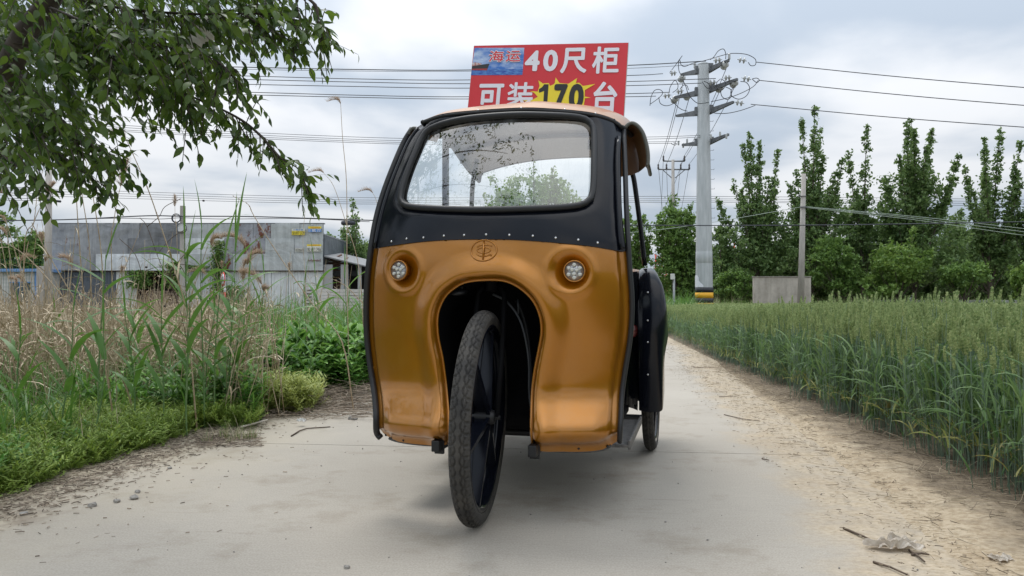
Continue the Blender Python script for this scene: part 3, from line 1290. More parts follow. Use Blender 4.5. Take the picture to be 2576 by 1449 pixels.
# ================================================================ ground, road, verge
rng = np.random.default_rng(7)
R_ = random.Random(11)
RA = math.atan(0.106)
RD = Vector((math.sin(RA), math.cos(RA), 0))
RN = Vector((math.cos(RA), -math.sin(RA), 0))


def road_xy(t, s):
    p = RN * t + RD * s
    return p.x, p.y


def to_ts(x, y):
    return x * RN.x + y * RN.y, x * RD.x + y * RD.y


def gmat(name, build):
    m = bpy.data.materials.new(name)
    m.use_nodes = True
    nt = m.node_tree
    build(nt, nt.nodes['Principled BSDF'])
    return m


def nodes(nt):
    def N(t, ins=None, **k):
        n = nt.nodes.new(t)
        for a, b_ in k.items():
            setattr(n, a, b_)
        for a, v in (ins or {}).items():
            if isinstance(v, bpy.types.NodeSocket):
                nt.links.new(v, n.inputs[a])
            else:
                n.inputs[a].default_value = v
        return n
    return N


def m_ground(nt, bs):
    N = nodes(nt)
    g = N('ShaderNodeNewGeometry')
    n = N('ShaderNodeTexNoise', {'Vector': g.outputs['Position'], 'Scale': 1.5, 'Detail': 8})
    r = N('ShaderNodeValToRGB', {0: n.outputs['Fac']})
    r.color_ramp.elements[0].color = (.05, .06, .02, 1)
    r.color_ramp.elements[1].color = (.16, .13, .08, 1)
    r.color_ramp.elements[0].position = .35
    r.color_ramp.elements[1].position = .65
    nt.links.new(r.outputs[0], bs.inputs['Base Color'])
    bs.inputs['Roughness'].default_value = .95


b = MB()
nx = 24
b.add([(-700, -60, -.06), (700, -60, -.06), (700, 1500, -.06), (-700, 1500, -.06)], [(0, 1, 2, 3)])
tagit(b.build('ground', gmat('field_soil', m_ground)), kind='structure')


def m_conc(nt, bs):
    N = nodes(nt)
    tc = N('ShaderNodeTexCoord')
    P0 = tc.outputs['Object']
    sp = N('ShaderNodeSeparateXYZ', {0: P0})

    def M(op, a, c=0.0, clamp=False):
        return N('ShaderNodeMath', {0: a, 1: c}, operation=op, use_clamp=clamp).outputs[0]

    def noise(sc, det=6, rough=.55, st=(1, 1, 1)):
        mp = N('ShaderNodeMapping', {'Vector': P0, 'Scale': st})
        return N('ShaderNodeTexNoise', {'Vector': mp.outputs[0], 'Scale': sc, 'Detail': det, 'Roughness': rough}).outputs['Fac']

    def ramp(f, p0, c0, p1, c1):
        r = N('ShaderNodeValToRGB', {0: f})
        r.color_ramp.elements[0].position = p0
        r.color_ramp.elements[1].position = p1
        r.color_ramp.elements[0].color = (*c0, 1)
        r.color_ramp.elements[1].color = (*c1, 1)
        return r.outputs[0]

    def mix(f, a, c, bt='MIX'):
        n = N('ShaderNodeMixRGB', {0: f, 1: a, 2: c}, blend_type=bt)
        return n.outputs[0]
    base = ramp(noise(.9, 8), .3, (.41, .37, .312), .7, (.485, .445, .382))
    fine = ramp(noise(160, 3), .35, (.80, .80, .80), .65, (1.0, 1.0, 1.0))
    base = mix(1.0, base, fine, 'MULTIPLY')
    # brushed texture across the road and scuffs
    br = ramp(noise(9, 5, .6, (1, 22, 1)), .42, (.93, .93, .93), .6, (1, 1, 1))
    base = mix(1.0, base, br, 'MULTIPLY')
    st = ramp(noise(2.3, 8, .7), .52, (1, 1, 1), .72, (.72, .68, .62))
    base = mix(1.0, base, st, 'MULTIPLY')
    sc = ramp(noise(3.1, 4, .5, (.7, 14, 1)), .66, (1, 1, 1), .76, (.72, .70, .68))
    base = mix(.6, base, mix(1.0, base, sc, 'MULTIPLY'))
    pits = N('ShaderNodeTexVoronoi', {'Vector': P0, 'Scale': 55.0})
    pk = ramp(pits.outputs['Distance'], .055, (.45, .42, .4), .085, (1, 1, 1))
    base = mix(.55, base, mix(1.0, base, pk, 'MULTIPLY'))
    # sand blown over the right-hand edge
    e = M('MINIMUM', M('MULTIPLY_ADD', sp.outputs[1], .075), 1.42)
    e2 = N('ShaderNodeMath', {0: sp.outputs[1], 1: .068, 2: .56}, operation='MULTIPLY_ADD').outputs[0]
    e = M('MINIMUM', e2, 1.36)
    wob = M('MULTIPLY', M('SUBTRACT', noise(2.0, 8, .6), .5), .75)
    f = M('ADD', M('SUBTRACT', sp.outputs[0], e), wob)
    f = M('MULTIPLY', M('ADD', f, .08), 5.0, True)
    sand = ramp(noise(3.5, 8, .65), .3, (.43, .34, .23), .7, (.52, .44, .325))
    sand = mix(1.0, sand, ramp(noise(38, 6, .68, (1, 1.6, 1)), .40, (.70, .66, .60), .56, (1, 1, 1)), 'MULTIPLY')
    f = mix(1.0, f, ramp(noise(7, 8, .75), .30, (.25, .25, .25), .62, (1, 1, 1)), 'MULTIPLY')
    base = mix(f, base, sand)
    # fine earth and sand along the left-hand edge
    wl = M('MULTIPLY', M('SUBTRACT', noise(2.6, 8, .65), .5), 1.1)
    fl = M('ADD', M('SUBTRACT', -2.12, sp.outputs[0]), wl)
    fl = M('MULTIPLY', M('ADD', fl, .16), 4.0, True)
    lsand = ramp(noise(7, 8, .7), .46, (.15, .11, .08), .60, (.44, .38, .29))
    base = mix(M('MULTIPLY', fl, .85), base, lsand)
    wl2 = M('MULTIPLY', M('SUBTRACT', noise(.9, 5, .65), .5), 1.6)
    fl2 = M('MULTIPLY', M('ADD', M('SUBTRACT', -1.5, sp.outputs[0]), wl2), 1.4, True)
    base = mix(M('MULTIPLY', fl2, .55), base, (.45, .39, .29, 1))
    nt.links.new(base, bs.inputs['Base Color'])
    bs.inputs['Roughness'].default_value = .88
    bp = N('ShaderNodeBump', {'Strength': .35, 'Distance': .002, 'Height': noise(140, 4)})
    nt.links.new(bp.outputs[0], bs.inputs['Normal'])


M_conc = gmat('road_concrete', m_conc)
road = bpy.data.objects.new('road', None)
COL.objects.link(road)
road.rotation_euler = (0, 0, -RA)
tagit(road, kind='structure')
b = MB()
b.box((-.37, 100, -.078), (4.0, 230, .03))
b.build('road_bed', mat('joint_dark', (.04, .036, .03), rough=.9), road)
S0 = 3.955 - .012
cuts = [-14, -9, -1.05, S0, 8.95, 13.95, 18.95, 23.95, 33, 43, 60, 80, 110, 200]
for s0, s1 in zip(cuts[:-1], cuts[1:]):
    L = s1 - s0 - .007
    # a slab whose left edge is chipped
    b = MB()
    n = max(2, int(L / .12)) if s0 < 15 else 2
    n = min(n, 60)
    lt = []
    for i in range(n + 1):
        y = s0 + L * i / n
        ch = (.02 * math.sin(y * 7) + R_.uniform(-.018, .018)) if 0 < i < n else 0
        lt.append((-2.42 + ch, y))
    vs = []
    for x, y in lt:
        vs += [(x, y, 0), (1.62, y, 0), (x - .004, y, -.063), (1.62, y, -.063)]
    fs = []
    for i in range(n):
        a, c = i * 4, i * 4 + 4
        fs += [(a, a + 1, c + 1, c), (a + 2, a, c, c + 2), (a + 1, a + 3, c + 3, c + 1)]
    fs += [(0, 2, 3, 1), (n * 4, n * 4 + 1, n * 4 + 3, n * 4 + 2)]
    b.add(vs, fs)
    b.build('concrete_slab', M_conc, road)


def nz(x, y, s=1.0, o=0):
    """cheap smooth noise, arrays"""
    return (np.sin(x * 1.7 * s + 1.3 * np.sin(y * 1.1 * s + o)) + np.sin(y * 2.3 * s + 1.7 * np.sin(x * 1.9 * s + 2 * o))
            + .6 * np.sin((x + y) * 4.1 * s + o) + .4 * np.sin((x - 1.3 * y) * 7.3 * s)) / 3.0


def m_dirt(nt, bs):
    N = nodes(nt)
    g = N('ShaderNodeTexCoord')
    P0 = g.outputs['Object']

    def noise(sc, det=8, st=(1, 1, 1)):
        mp = N('ShaderNodeMapping', {'Vector': P0, 'Scale': st})
        return N('ShaderNodeTexNoise', {'Vector': mp.outputs[0], 'Scale': sc, 'Detail': det, 'Roughness': .68}).outputs['Fac']

    def ramp(f, p0, c0, p1, c1):
        r = N('ShaderNodeValToRGB', {0: f})
        r.color_ramp.elements[0].position = p0
        r.color_ramp.elements[1].position = p1
        r.color_ramp.elements[0].color = (*c0, 1)
        r.color_ramp.elements[1].color = (*c1, 1)
        return r.outputs[0]
    c = ramp(noise(3.5), .3, (.43, .34, .23), .7, (.52, .44, .325))
    f = ramp(noise(38, 6, (1, 1.6, 1)), .40, (.70, .66, .60), .56, (1, 1, 1))
    c = N('ShaderNodeMixRGB', {0: 1.0, 1: c, 2: f}, blend_type='MULTIPLY').outputs[0]
    sp = N('ShaderNodeSeparateXYZ', {0: P0})
    # darker mould where straw rots against the wheat
    k = N('ShaderNodeMath', {0: sp.outputs[0], 1: 1.32}, operation='SUBTRACT').outputs[0]
    k2 = N('ShaderNodeMath', {0: noise(5), 1: .9, 2: -.45}, operation='MULTIPLY_ADD').outputs[0]
    k = N('ShaderNodeMath', {0: k, 1: k2}, operation='ADD').outputs[0]
    k = N('ShaderNodeMath', {0: k, 1: 4.0}, operation='MULTIPLY', use_clamp=True).outputs[0]
    c2 = ramp(noise(30), .35, (.10, .075, .05), .65, (.24, .19, .13))
    c = N('ShaderNodeMixRGB', {0: k, 1: c, 2: c2}).outputs[0]
    nt.links.new(c, bs.inputs['Base Color'])
    bs.inputs['Roughness'].default_value = .95
    bp = N('ShaderNodeBump', {'Strength': .8, 'Distance': .008, 'Height': noise(55, 6)})
    nt.links.new(bp.outputs[0], bs.inputs['Normal'])


M_dirt = gmat('verge_dirt', m_dirt)
# right-hand verge: a low bank of sand and straw lapping over the concrete
ss = np.concatenate([np.arange(-14, 1.2, .4), np.arange(1.2, 8, .05), np.arange(8, 40, .4), [60, 120, 200]])
tt = np.concatenate([np.arange(.5, 2.1, .04), [2.6, 4, 8, 20, 60]])
SS, TT = np.meshgrid(ss, tt, indexing='ij')
ed = np.minimum(.72 + .068 * SS, 1.50)
h = -.014 + .030 * smooth01((TT - ed) / .45) + .006 * nz(TT * 3, SS * 3) * smooth01((TT - ed) / .3) + .0025 * nz(TT * 17, SS * 15)
# a tyre rut beside the concrete
h -= .010 * np.exp(-((TT - ed - .16) / .05) ** 2)
h = np.where(TT > 2.5, -.01, h)
V = np.stack([TT, SS, h], -1).reshape(-1, 3)
nr_, nc_ = SS.shape
idx = np.arange(nr_ * nc_).reshape(nr_, nc_)
Fq = np.stack([idx[:-1, :-1], idx[:-1, 1:], idx[1:, 1:], idx[1:, :-1]], -1).reshape(-1, 4)
vg = link('dirt_verge', mesh_np('dirt_verge', V, Fq, True), M_dirt)
vg.rotation_euler = (0, 0, -RA)
tagit(vg, kind='structure')

# left bank: dark soil under the weeds
ss = np.concatenate([np.arange(-14, 1.0, .5), np.arange(1.0, 9, .1), np.arange(9, 60, 1.0), [200]])
tt = np.concatenate([[-120, -40, -15, -8], np.arange(-5, -2.42, .08), [-2.43]])
SS, TT = np.meshgrid(ss, tt, indexing='ij')
h = -.035 + .05 * smooth01((-2.5 - TT) / 1.2) + .012 * nz(TT * 3, SS * 3, 1, 2)
V = np.stack([TT, SS, h], -1).reshape(-1, 3)
nr_, nc_ = SS.shape
idx = np.arange(nr_ * nc_).reshape(nr_, nc_)
Fq = np.stack([idx[:-1, :-1], idx[:-1, 1:], idx[1:, 1:], idx[1:, :-1]], -1).reshape(-1, 4)
lg = link('weedy_bank', mesh_np('weedy_bank', V, Fq, True), mat('bank_soil', (.06, .05, .03), rough=.95, col2=(.17, .135, .085), nscale=9))
lg.rotation_euler = (0, 0, -RA)
tagit(lg, kind='structure')

# ================================================================ plants: helpers
M_wleaf = mat('wheat_leaf', (.055, .135, .034), rough=.5, col2=(.16, .26, .095), island=True, trans=.30)
M_wstem = mat('wheat_stem_bluish', (.14, .22, .15), rough=.5, col2=(.23, .31, .23), island=True)
M_wyel = mat('wheat_leaf_yellow', (.20, .26, .05), rough=.6, col2=(.42, .36, .14), island=True, trans=.25)
M_ear = mat('wheat_ear', (.19, .28, .10), rough=.6, col2=(.46, .53, .25), island=True, trans=.15)
M_reed = mat('reed_leaf', (.055, .15, .022), rough=.42, col2=(.11, .24, .045), island=True, trans=.32)
M_reedst = mat('reed_stem', (.10, .19, .06), rough=.5, col2=(.16, .25, .09), nscale=20)
M_dry = mat('dry_reed', (.33, .25, .15), rough=.75, col2=(.62, .53, .38), island=True)
M_dry2 = mat('dry_reed_stalk', (.34, .24, .14), rough=.7, col2=(.56, .46, .33), nscale=14)
M_plume = mat('reed_plume', (.28, .20, .13), rough=.9, col2=(.52, .42, .31), island=True, trans=.25)
M_grass = mat('grass_blade', (.06, .14, .02), rough=.55, col2=(.16, .26, .06), island=True, trans=.30)
M_weed = mat('feathery_weed', (.15, .25, .035), rough=.6, col2=(.33, .44, .09), island=True, trans=.3)
M_weed2 = mat('feathery_weed_pale', (.27, .34, .08), rough=.6, col2=(.42, .46, .15), island=True, trans=.3)
M_broad = mat('broad_leaf', (.06, .18, .030), rough=.45, col2=(.20, .38, .075), island=True, trans=.28)
M_litter = mat('straw_litter', (.15, .115, .08), rough=.85, col2=(.48, .40, .29), island=True)


class NB:
    """numpy-ish face soup with material slots"""

    def __init__(s):
        s.V, s.F, s.M, s.n = [], [], [], 0

    def add(s, V, Fc, m):
        V = np.asarray(V, float)
        Fc = np.asarray(Fc)
        s.V.append(V)
        s.F.append(Fc + s.n)
        s.M += [m] * len(Fc)
        s.n += len(V)

    def mesh(s, name, mats, smooth=False):
        me = mesh_np(name, np.vstack(s.V), np.vstack(s.F), smooth)
        for m in mats:
            me.materials.append(m)
        me.polygons.foreach_set('material_index', np.array(s.M, np.int32)[:len(me.polygons)])
        me.update()
        return me


def blade(p, az, L, w, lean, bend, n=5, wprof=None, fold=0.0, twist=0.0):
    """a leaf ribbon of n quads"""
    V = []
    q = np.array(p, float)
    side0 = np.array([-math.sin(az), math.cos(az), 0.0])
    for i in range(n + 1):
        t = i / n
        a = lean + bend * t
        d = np.array([math.cos(az) * math.sin(a), math.sin(az) * math.sin(a), math.cos(a)])
        if i:
            q = q + d * (L / n)
        up = np.cross(d, side0)
        ct, st = math.cos(twist * t), math.sin(twist * t)
        sd = side0 * ct + up * st
        ww = w * (wprof(t) if wprof else (1 - t) ** .7) / 2 + 1e-4
        V += [q - sd * ww, q + sd * ww]
    Fc = [(2 * i, 2 * i + 1, 2 * i + 3, 2 * i + 2) for i in range(n)]
    return np.array(V), np.array(Fc)


LANC = lambda t: max(.02, math.sin(PI * min(1, t * .93 + .07)) ** .8)
REEDP = lambda t: (min(1, .55 + t * 1.6) if t < .35 else (1 - (t - .35) / .65) ** .75)


def stalk(nb, pts, r, m, k=3):
    pts = np.asarray(pts, float)
    rs = r if hasattr(r, '__len__') else [r] * len(pts)
    V = []
    for i, p in enumerate(pts):
        for j in range(k):
            a = 2 * PI * j / k
            V.append(p + np.array([math.cos(a), math.sin(a), 0]) * rs[i])
    Fc = []
    for i in range(len(pts) - 1):
        for j in range(k):
            j2 = (j + 1) % k
            Fc.append((i * k + j, i * k + j2, (i + 1) * k + j2, (i + 1) * k + j))
    nb.add(V, Fc, m)


def scatter(name, pts, rot, scl, var, sources, loc=(0, 0, 0)):
    """one object whose geometry nodes set source meshes on its points"""
    me = bpy.data.meshes.new(name)
    n = len(pts)
    me.vertices.add(n)
    me.vertices.foreach_set('co', np.asarray(pts, np.float32).ravel())
    a = me.attributes.new('rot', 'FLOAT_VECTOR', 'POINT')
    a.data.foreach_set('vector', np.asarray(rot, np.float32).ravel())
    a = me.attributes.new('scl', 'FLOAT', 'POINT')
    a.data.foreach_set('value', np.asarray(scl, np.float32))
    a = me.attributes.new('var', 'INT', 'POINT')
    a.data.foreach_set('value', np.asarray(var, np.int32))
    o = bpy.data.objects.new(name, me)
    COL.objects.link(o)
    ng = bpy.data.node_groups.new(name, 'GeometryNodeTree')
    ng.interface.new_socket('Geometry', in_out='INPUT', socket_type='NodeSocketGeometry')
    ng.interface.new_socket('Geometry', in_out='OUTPUT', socket_type='NodeSocketGeometry')
    gi = ng.nodes.new('NodeGroupInput')
    go = ng.nodes.new('NodeGroupOutput')
    jn = ng.nodes.new('GeometryNodeJoinGeometry')

    def attr(nm, dt):
        x = ng.nodes.new('GeometryNodeInputNamedAttribute')
        x.data_type = dt
        x.inputs['Name'].default_value = nm
        return x.outputs[0]
    ar, as_, av = attr('rot', 'FLOAT_VECTOR'), attr('scl', 'FLOAT'), attr('var', 'INT')
    er = ng.nodes.new('FunctionNodeEulerToRotation')
    ng.links.new(ar, er.inputs[0])
    for i, me_s in enumerate(sources):
        so = bpy.data.objects.new(name + '_source', me_s)
        oi = ng.nodes.new('GeometryNodeObjectInfo')
        oi.inputs['Object'].default_value = so
        oi.inputs['As Instance'].default_value = True
        ip = ng.nodes.new('GeometryNodeInstanceOnPoints')
        cp = ng.nodes.new('FunctionNodeCompare')
        cp.data_type = 'INT'
        cp.operation = 'EQUAL'
        ins = [s_ for s_ in cp.inputs if s_.type == 'INT']
        ng.links.new(av, ins[0])
        ins[1].default_value = i
        ng.links.new(gi.outputs[0], ip.inputs['Points'])
        ng.links.new(cp.outputs[0], ip.inputs['Selection'])
        ng.links.new(oi.outputs['Geometry'], ip.inputs['Instance'])
        ng.links.new(er.outputs[0], ip.inputs['Rotation'])
        ng.links.new(as_, ip.inputs['Scale'])
        ng.links.new(ip.outputs[0], jn.inputs[0])
    ng.links.new(jn.outputs[0], go.inputs[0])
    md = o.modifiers.new('scatter', 'NODES')
    md.node_group = ng
    return o


# ================================================================ wheat field
def wheat_clump(seed, edge=False, lod=0):
    r = random.Random(seed)
    nb = NB()
    for i in range(9 if lod == 0 else 10):
        x, y = r.gauss(0, .05), r.gauss(0, .05)
        H = r.uniform(.53, .66) if r.random() < .93 else r.uniform(.66, .72)
        lx, ly = r.gauss(0, .05), r.gauss(0, .05)
        top = np.array([x + lx * H, y + ly * H, H])
        base = np.array([x, y, 0])
        if lod == 0 or i % 2:
            stalk(nb, [base, base * .5 + top * .5 + [0, 0, 0], top], [.0021, .0019, .0014], 1)
        nl = r.randint(3, 4)
        for k in range(nl):
            t = .22 + .68 * k / nl + r.uniform(-.05, .05)
            p = base * (1 - t) + top * t
            yel = (k == 0 and r.random() < (.45 if edge else .3))
            V, Fc = blade(p, r.uniform(0, 2 * PI), r.uniform(.16, .27) * (1.0 if k else .8), r.uniform(.010, .015), r.uniform(.15, .55),
                          r.uniform(.3, 2.1), 5 if lod == 0 else 3, twist=r.uniform(-1.5, 1.5))
            nb.add(V, Fc, 2 if yel else 0)
        # ear
        eL = r.uniform(.075, .10)
        d = np.array([lx + r.gauss(0, .1), ly + r.gauss(0, .1), 1.0])
        d /= np.linalg.norm(d)
        u = np.cross(d, [1, 0, 0])
        u /= np.linalg.norm(u)
        w = np.cross(d, u)
        rows_ = 11 if lod == 0 else 5
        if r.random() < .93:
            for j in range(rows_):
                t = j / rows_
                c = top + d * (eL * t)
                rad = .0078 * math.sin(PI * (t * .8 + .17)) ** .6
                hh = eL / rows_ * 1.5
                for q in range(3 if lod == 0 else 2):
                    a = q * 2 * PI / (3 if lod == 0 else 2) + (j % 2) * PI / 3 + (j % 2) * .5
                    o_ = (u * math.cos(a) + w * math.sin(a))
                    s_ = (-u * math.sin(a) + w * math.cos(a))
                    ww = .0062 if lod == 0 else .0085
                    nb.add([c - s_ * ww * .5, c + o_ * rad - s_ * ww + d * hh * .5, c + o_ * rad * .8 + d * hh, c + o_ * rad + s_ * ww + d * hh * .5],
                           [(0, 1, 2, 3)], 3)
                if lod == 0 and j % 2:
                    a = r.uniform(0, 6.3)
                    o_ = (u * math.cos(a) + w * math.sin(a))
                    aw = .0007
                    e0 = c + o_ * rad
                    e1 = c + o_ * (rad + .012) + d * r.uniform(.03, .06)
                    sd = np.cross(o_, d) * aw
                    nb.add([e0 - sd, e0 + sd, e1 + sd * .3, e1 - sd * .3], [(0, 1, 2, 3)], 3)
    return nb.mesh('wheat', [M_wleaf, M_wstem, M_wyel, M_ear])


near = [wheat_clump(i) for i in range(5)] + [wheat_clump(20 + i, True) for i in range(3)]
far = [wheat_clump(40 + i, False, 1) for i in range(4)]
pts, rot, scl, var = [], [], [], []


def field(t0, t1, s0, s1, dens, vs_, sc=(.93, 1.07), jag=0.0):
    n = int((t1 - t0) * (s1 - s0) * dens)
    t = rng.uniform(t0, t1, n)
    s = rng.uniform(s0, s1, n)
    if jag:
        k = t > t0 + jag * (.5 + .5 * nz(s * 4, s * 2))
        t, s = t[k], s[k]
    x, y = RN.x * t + RD.x * s, RN.y * t + RD.y * s
    # only what the lens and a step aside can see
    k = ((y > 1.2) & (x < y * .95 + 2.0)) | (s1 < 1.4)
    t, s, x, y = t[k], s[k], x[k], y[k]
    k = np.hypot(x - 8.3, y - 32) > .7
    x, y, s, t = x[k], y[k], s[k], t[k]
    m = len(x)
    hv = np.interp(y, [2, 5, 12, 30], [1.05, 1.0, .90, .80]) + .05 * nz(x * .6, y * .6) + .02 * nz(x * 2, y * 2)
    pts.append(np.c_[x, y, np.full(m, -.005)])
    rot.append(np.c_[rng.normal(0, .05, m), rng.normal(0, .05, m), rng.uniform(0, 6.28, m)])
    scl.append(rng.uniform(*sc, m) * hv)
    var.append(rng.choice(vs_, m))


field(1.62, 1.80, 1.2, 12, 95, [5, 6, 7], (.80, 1.02), .10)
field(1.78, 3.2, 1.2, 9, 60, [0, 1, 2, 3, 4])
field(1.72, 5, -9, 1.3, 24, [8, 9, 10, 11])
field(3.2, 7, 1.2, 14, 34, [0, 1, 2, 3, 4])
field(1.8, 7, 9, 20, 30, [8, 9, 10, 11])
field(1.60, 1.85, 12, 36, 40, [5, 6, 7], (.7, 1.0), .15)
field(7, 16, 6, 26, 17, [8, 9, 10, 11], (.93, 1.07))
field(1.8, 30, 20, 38, 9, [8, 9, 10, 11], (.93, 1.07))
o = scatter('wheat_field', np.vstack(pts), np.vstack(rot), np.concatenate(scl), np.concatenate(var), near + far)
tagit(o, 'dense green wheat in ear filling the field right of the sandy verge', 'wheat', kind='stuff')


# ================================================================ grass tufts and weeds
def grass_tuft(seed, n=26, H=.5, w=.007, m=0, spread=.10, mats=None):
    r = random.Random(seed)
    nb = NB()
    for i in range(n):
        V, Fc = blade((r.gauss(0, spread * .5), r.gauss(0, spread * .5), 0), r.uniform(0, 2 * PI), H * r.uniform(.5, 1.1), w * r.uniform(.7, 1.4),
                      r.uniform(0, .35), r.uniform(.2, 1.3), 4, twist=r.uniform(-1, 1))
        nb.add(V, Fc, m if not isinstance(m, tuple) else r.choice(m))
    return nb.mesh('grass', mats or [M_grass, M_dry])


def dry_clump(seed, H=.9, n=9, leaves=2):
    r = random.Random(seed)
    nb = NB()
    for i in range(n):
        x, y = r.gauss(0, .12), r.gauss(0, .12)
        h = H * r.uniform(.5, 1.15)
        lx, ly = r.gauss(0, .22), r.gauss(0, .22)
        ps = [np.array([x + lx * h * t + .05 * lx * math.sin(3 * t), y + ly * h * t, h * t * (1 - .08 * t)]) for t in (0, .35, .7, 1)]
        rr_ = r.uniform(.0020, .0042)
        stalk(nb, ps, [rr_, rr_, rr_ * .8, rr_ * .5], 0, 3)
        for k in range(leaves):
            t = r.uniform(.25, .95)
            p = ps[0] * (1 - t) + ps[3] * t
            V, Fc = blade(p, r.uniform(0, 6.28), r.uniform(.12, .3), r.uniform(.006, .012), r.uniform(.3, 1.2), r.uniform(.5, 2.2), 4, twist=r.uniform(-2, 2))
            nb.add(V, Fc, 0)
    return nb.mesh('dry_reeds', [M_dry])


def feather(seed, H=.14, n=12, m=0):
    r = random.Random(seed)
    nb = NB()
    for i in range(n):
        az = r.uniform(0, 6.28)
        ln = r.uniform(.1, .9)
        h = H * r.uniform(.6, 1.2)
        p0 = np.array([r.gauss(0, .03), r.gauss(0, .03), 0])
        d = np.array([math.cos(az) * math.sin(ln), math.sin(az) * math.sin(ln), math.cos(ln)])
        stalk(nb, [p0, p0 + d * h], [.0012, .0006], m, 3)
        for k in range(11):
            t = .2 + .8 * k / 11
            q = p0 + d * h * t
            for s_ in (-1, 1):
                V, Fc = blade(q, az + s_ * r.uniform(.7, 1.9), h * .20 * r.uniform(.6, 1.2), .0065 * H / .14, r.uniform(.6, 1.5), r.uniform(0, .6), 2, LANC)
                nb.add(V, Fc, m)
    return nb.mesh('weed', [M_weed, M_weed2])


def broad(seed, H=.34, pairs=9, L=.10):
    r = random.Random(seed)
    nb = NB()
    for st in range(2):
        az0 = r.uniform(0, 6.28)
        lx, ly = r.gauss(0, .16), r.gauss(0, .16)
        h = H * r.uniform(.75, 1.1)
        top = np.array([lx * h, ly * h, h])
        stalk(nb, [(0, 0, 0), top], [.003, .0015], 1, 4)
        for k in range(pairs):
            t = .12 + .88 * (k + 1) / pairs
            for q in range(2 if k < pairs - 2 else 3):
                az = az0 + k * 1.57 + q * PI + r.uniform(-.5, .5)
                V, Fc = blade(top * t, az, L * r.uniform(.7, 1.25) * (1 - .25 * (t > .9)), L * .27, r.uniform(.6, 1.1) - .35 * (t > .9), r.uniform(.3, 1.1), 5, LANC)
                nb.add(V, Fc, 0)
    return nb.mesh('broadleaf', [M_broad, M_reedst])


def put(name, label, cat, gens, regions):
    """regions: (n, sampler -> x, y, z, scale, variants)"""
    P1, R1, S1, V1 = [], [], [], []
    for n, f in regions:
        for _ in range(n):
            x, y, z, s, v = f()
            P1.append((x, y, z))
            R1.append((R_.gauss(0, .10), R_.gauss(0, .10), R_.uniform(0, 6.28)))
            S1.append(s)
            V1.append(v)
    o_ = scatter(name, P1, R1, S1, V1, gens)
    return tagit(o_, label, cat, kind='stuff')


U = R_.uniform


def bankz(t):
    return -.035 + .05 * float(smooth01(np.array([(-2.5 - t) / 1.2]))[0])


def on_ts(t0, t1, s0, s1, sc, vs_, hf=None):
    def f():
        t, s = U(t0, t1), U(s0, s1)
        x, y = road_xy(t, s)
        k = hf(t, s) if hf else 1
        return x, y, bankz(t), U(*sc) * k, R_.choice(vs_)
    return f


def on_px(px0, px1, Y0, Y1, sc, vs_, z=0.0):
    def f():
        Y = U(Y0, Y1)
        return (U(px0, px1) - CX) / F * Y, Y, z, U(*sc), R_.choice(vs_)
    return f


put('low_weeds', 'low feathery light green weeds along the left edge of the concrete', 'weeds',
    [feather(i) for i in range(4)] + [feather(9 + i, .2, 14, 1) for i in range(2)],
    [(1700, on_ts(-2.85, -2.42, 1.6, 5.6, (.45, 1.35), [0, 1, 2, 3])),
     (900, on_ts(-3.6, -2.42, -9, 1.6, (.9, 2.2), [0, 1, 2, 3])),
     (900, on_ts(-3.3, -2.75, 2.0, 6.0, (.9, 1.4), [0, 1, 2, 3])),
     (260, on_px(560, 765, 5.15, 6.0, (.85, 1.25), [4, 5])),
     (240, on_px(430, 640, 4.6, 5.6, (.7, 1.1), [0, 1, 2, 3]))])
put('broadleaf_weeds', 'bushy dark green weeds with pointed leaves between reeds and road', 'weeds',
    [broad(i) for i in range(5)] + [broad(60 + i, .36, 8, .135) for i in range(3)],
    [(170, on_px(570, 790, 6.0, 7.6, (.85, 1.2), [0, 1, 2, 3, 4, 5, 6, 7])),
     (240, on_px(700, 970, 6.35, 8.0, (.95, 1.35), [5, 6, 7, 5, 6, 7, 0])),
     (60, on_px(740, 900, 6.1, 6.6, (.55, .9), [5, 6, 7])),
     (90, on_px(600, 800, 5.7, 6.5, (.55, .8), range(5))),
     (150, on_px(190, 640, 4.7, 6.2, (.55, .85), range(5))),
     (130, on_px(330, 660, 5.0, 6.3, (.60, .90), [5, 6, 7])),
     (45, on_px(-100, 220, 3.2, 5.0, (.3, .5), range(5))),
     (14, on_px(-80, 60, 3.0, 3.4, (.45, .6), range(5)))])
put('dry_reed_thicket', 'thicket of dry tan reed stalks and broken leaves on the left', 'reeds',
    [dry_clump(i) for i in range(5)] + [dry_clump(30 + i, 1.5, 5, 2) for i in range(3)],
    [(240, on_px(-180, 620, 4.9, 7.5, (.65, 1.0), range(5))),
     (420, on_px(-250, 640, 7.5, 13, (.7, 1.05), range(5))),
     (50, on_px(600, 940, 9.5, 15, (.55, .9), range(5))),
     (34, on_px(-200, 420, 5.5, 10, (.8, 1.1), [5, 6, 7])),
     (16, on_px(420, 930, 7, 11, (.7, 1.0), [5, 6, 7]))])
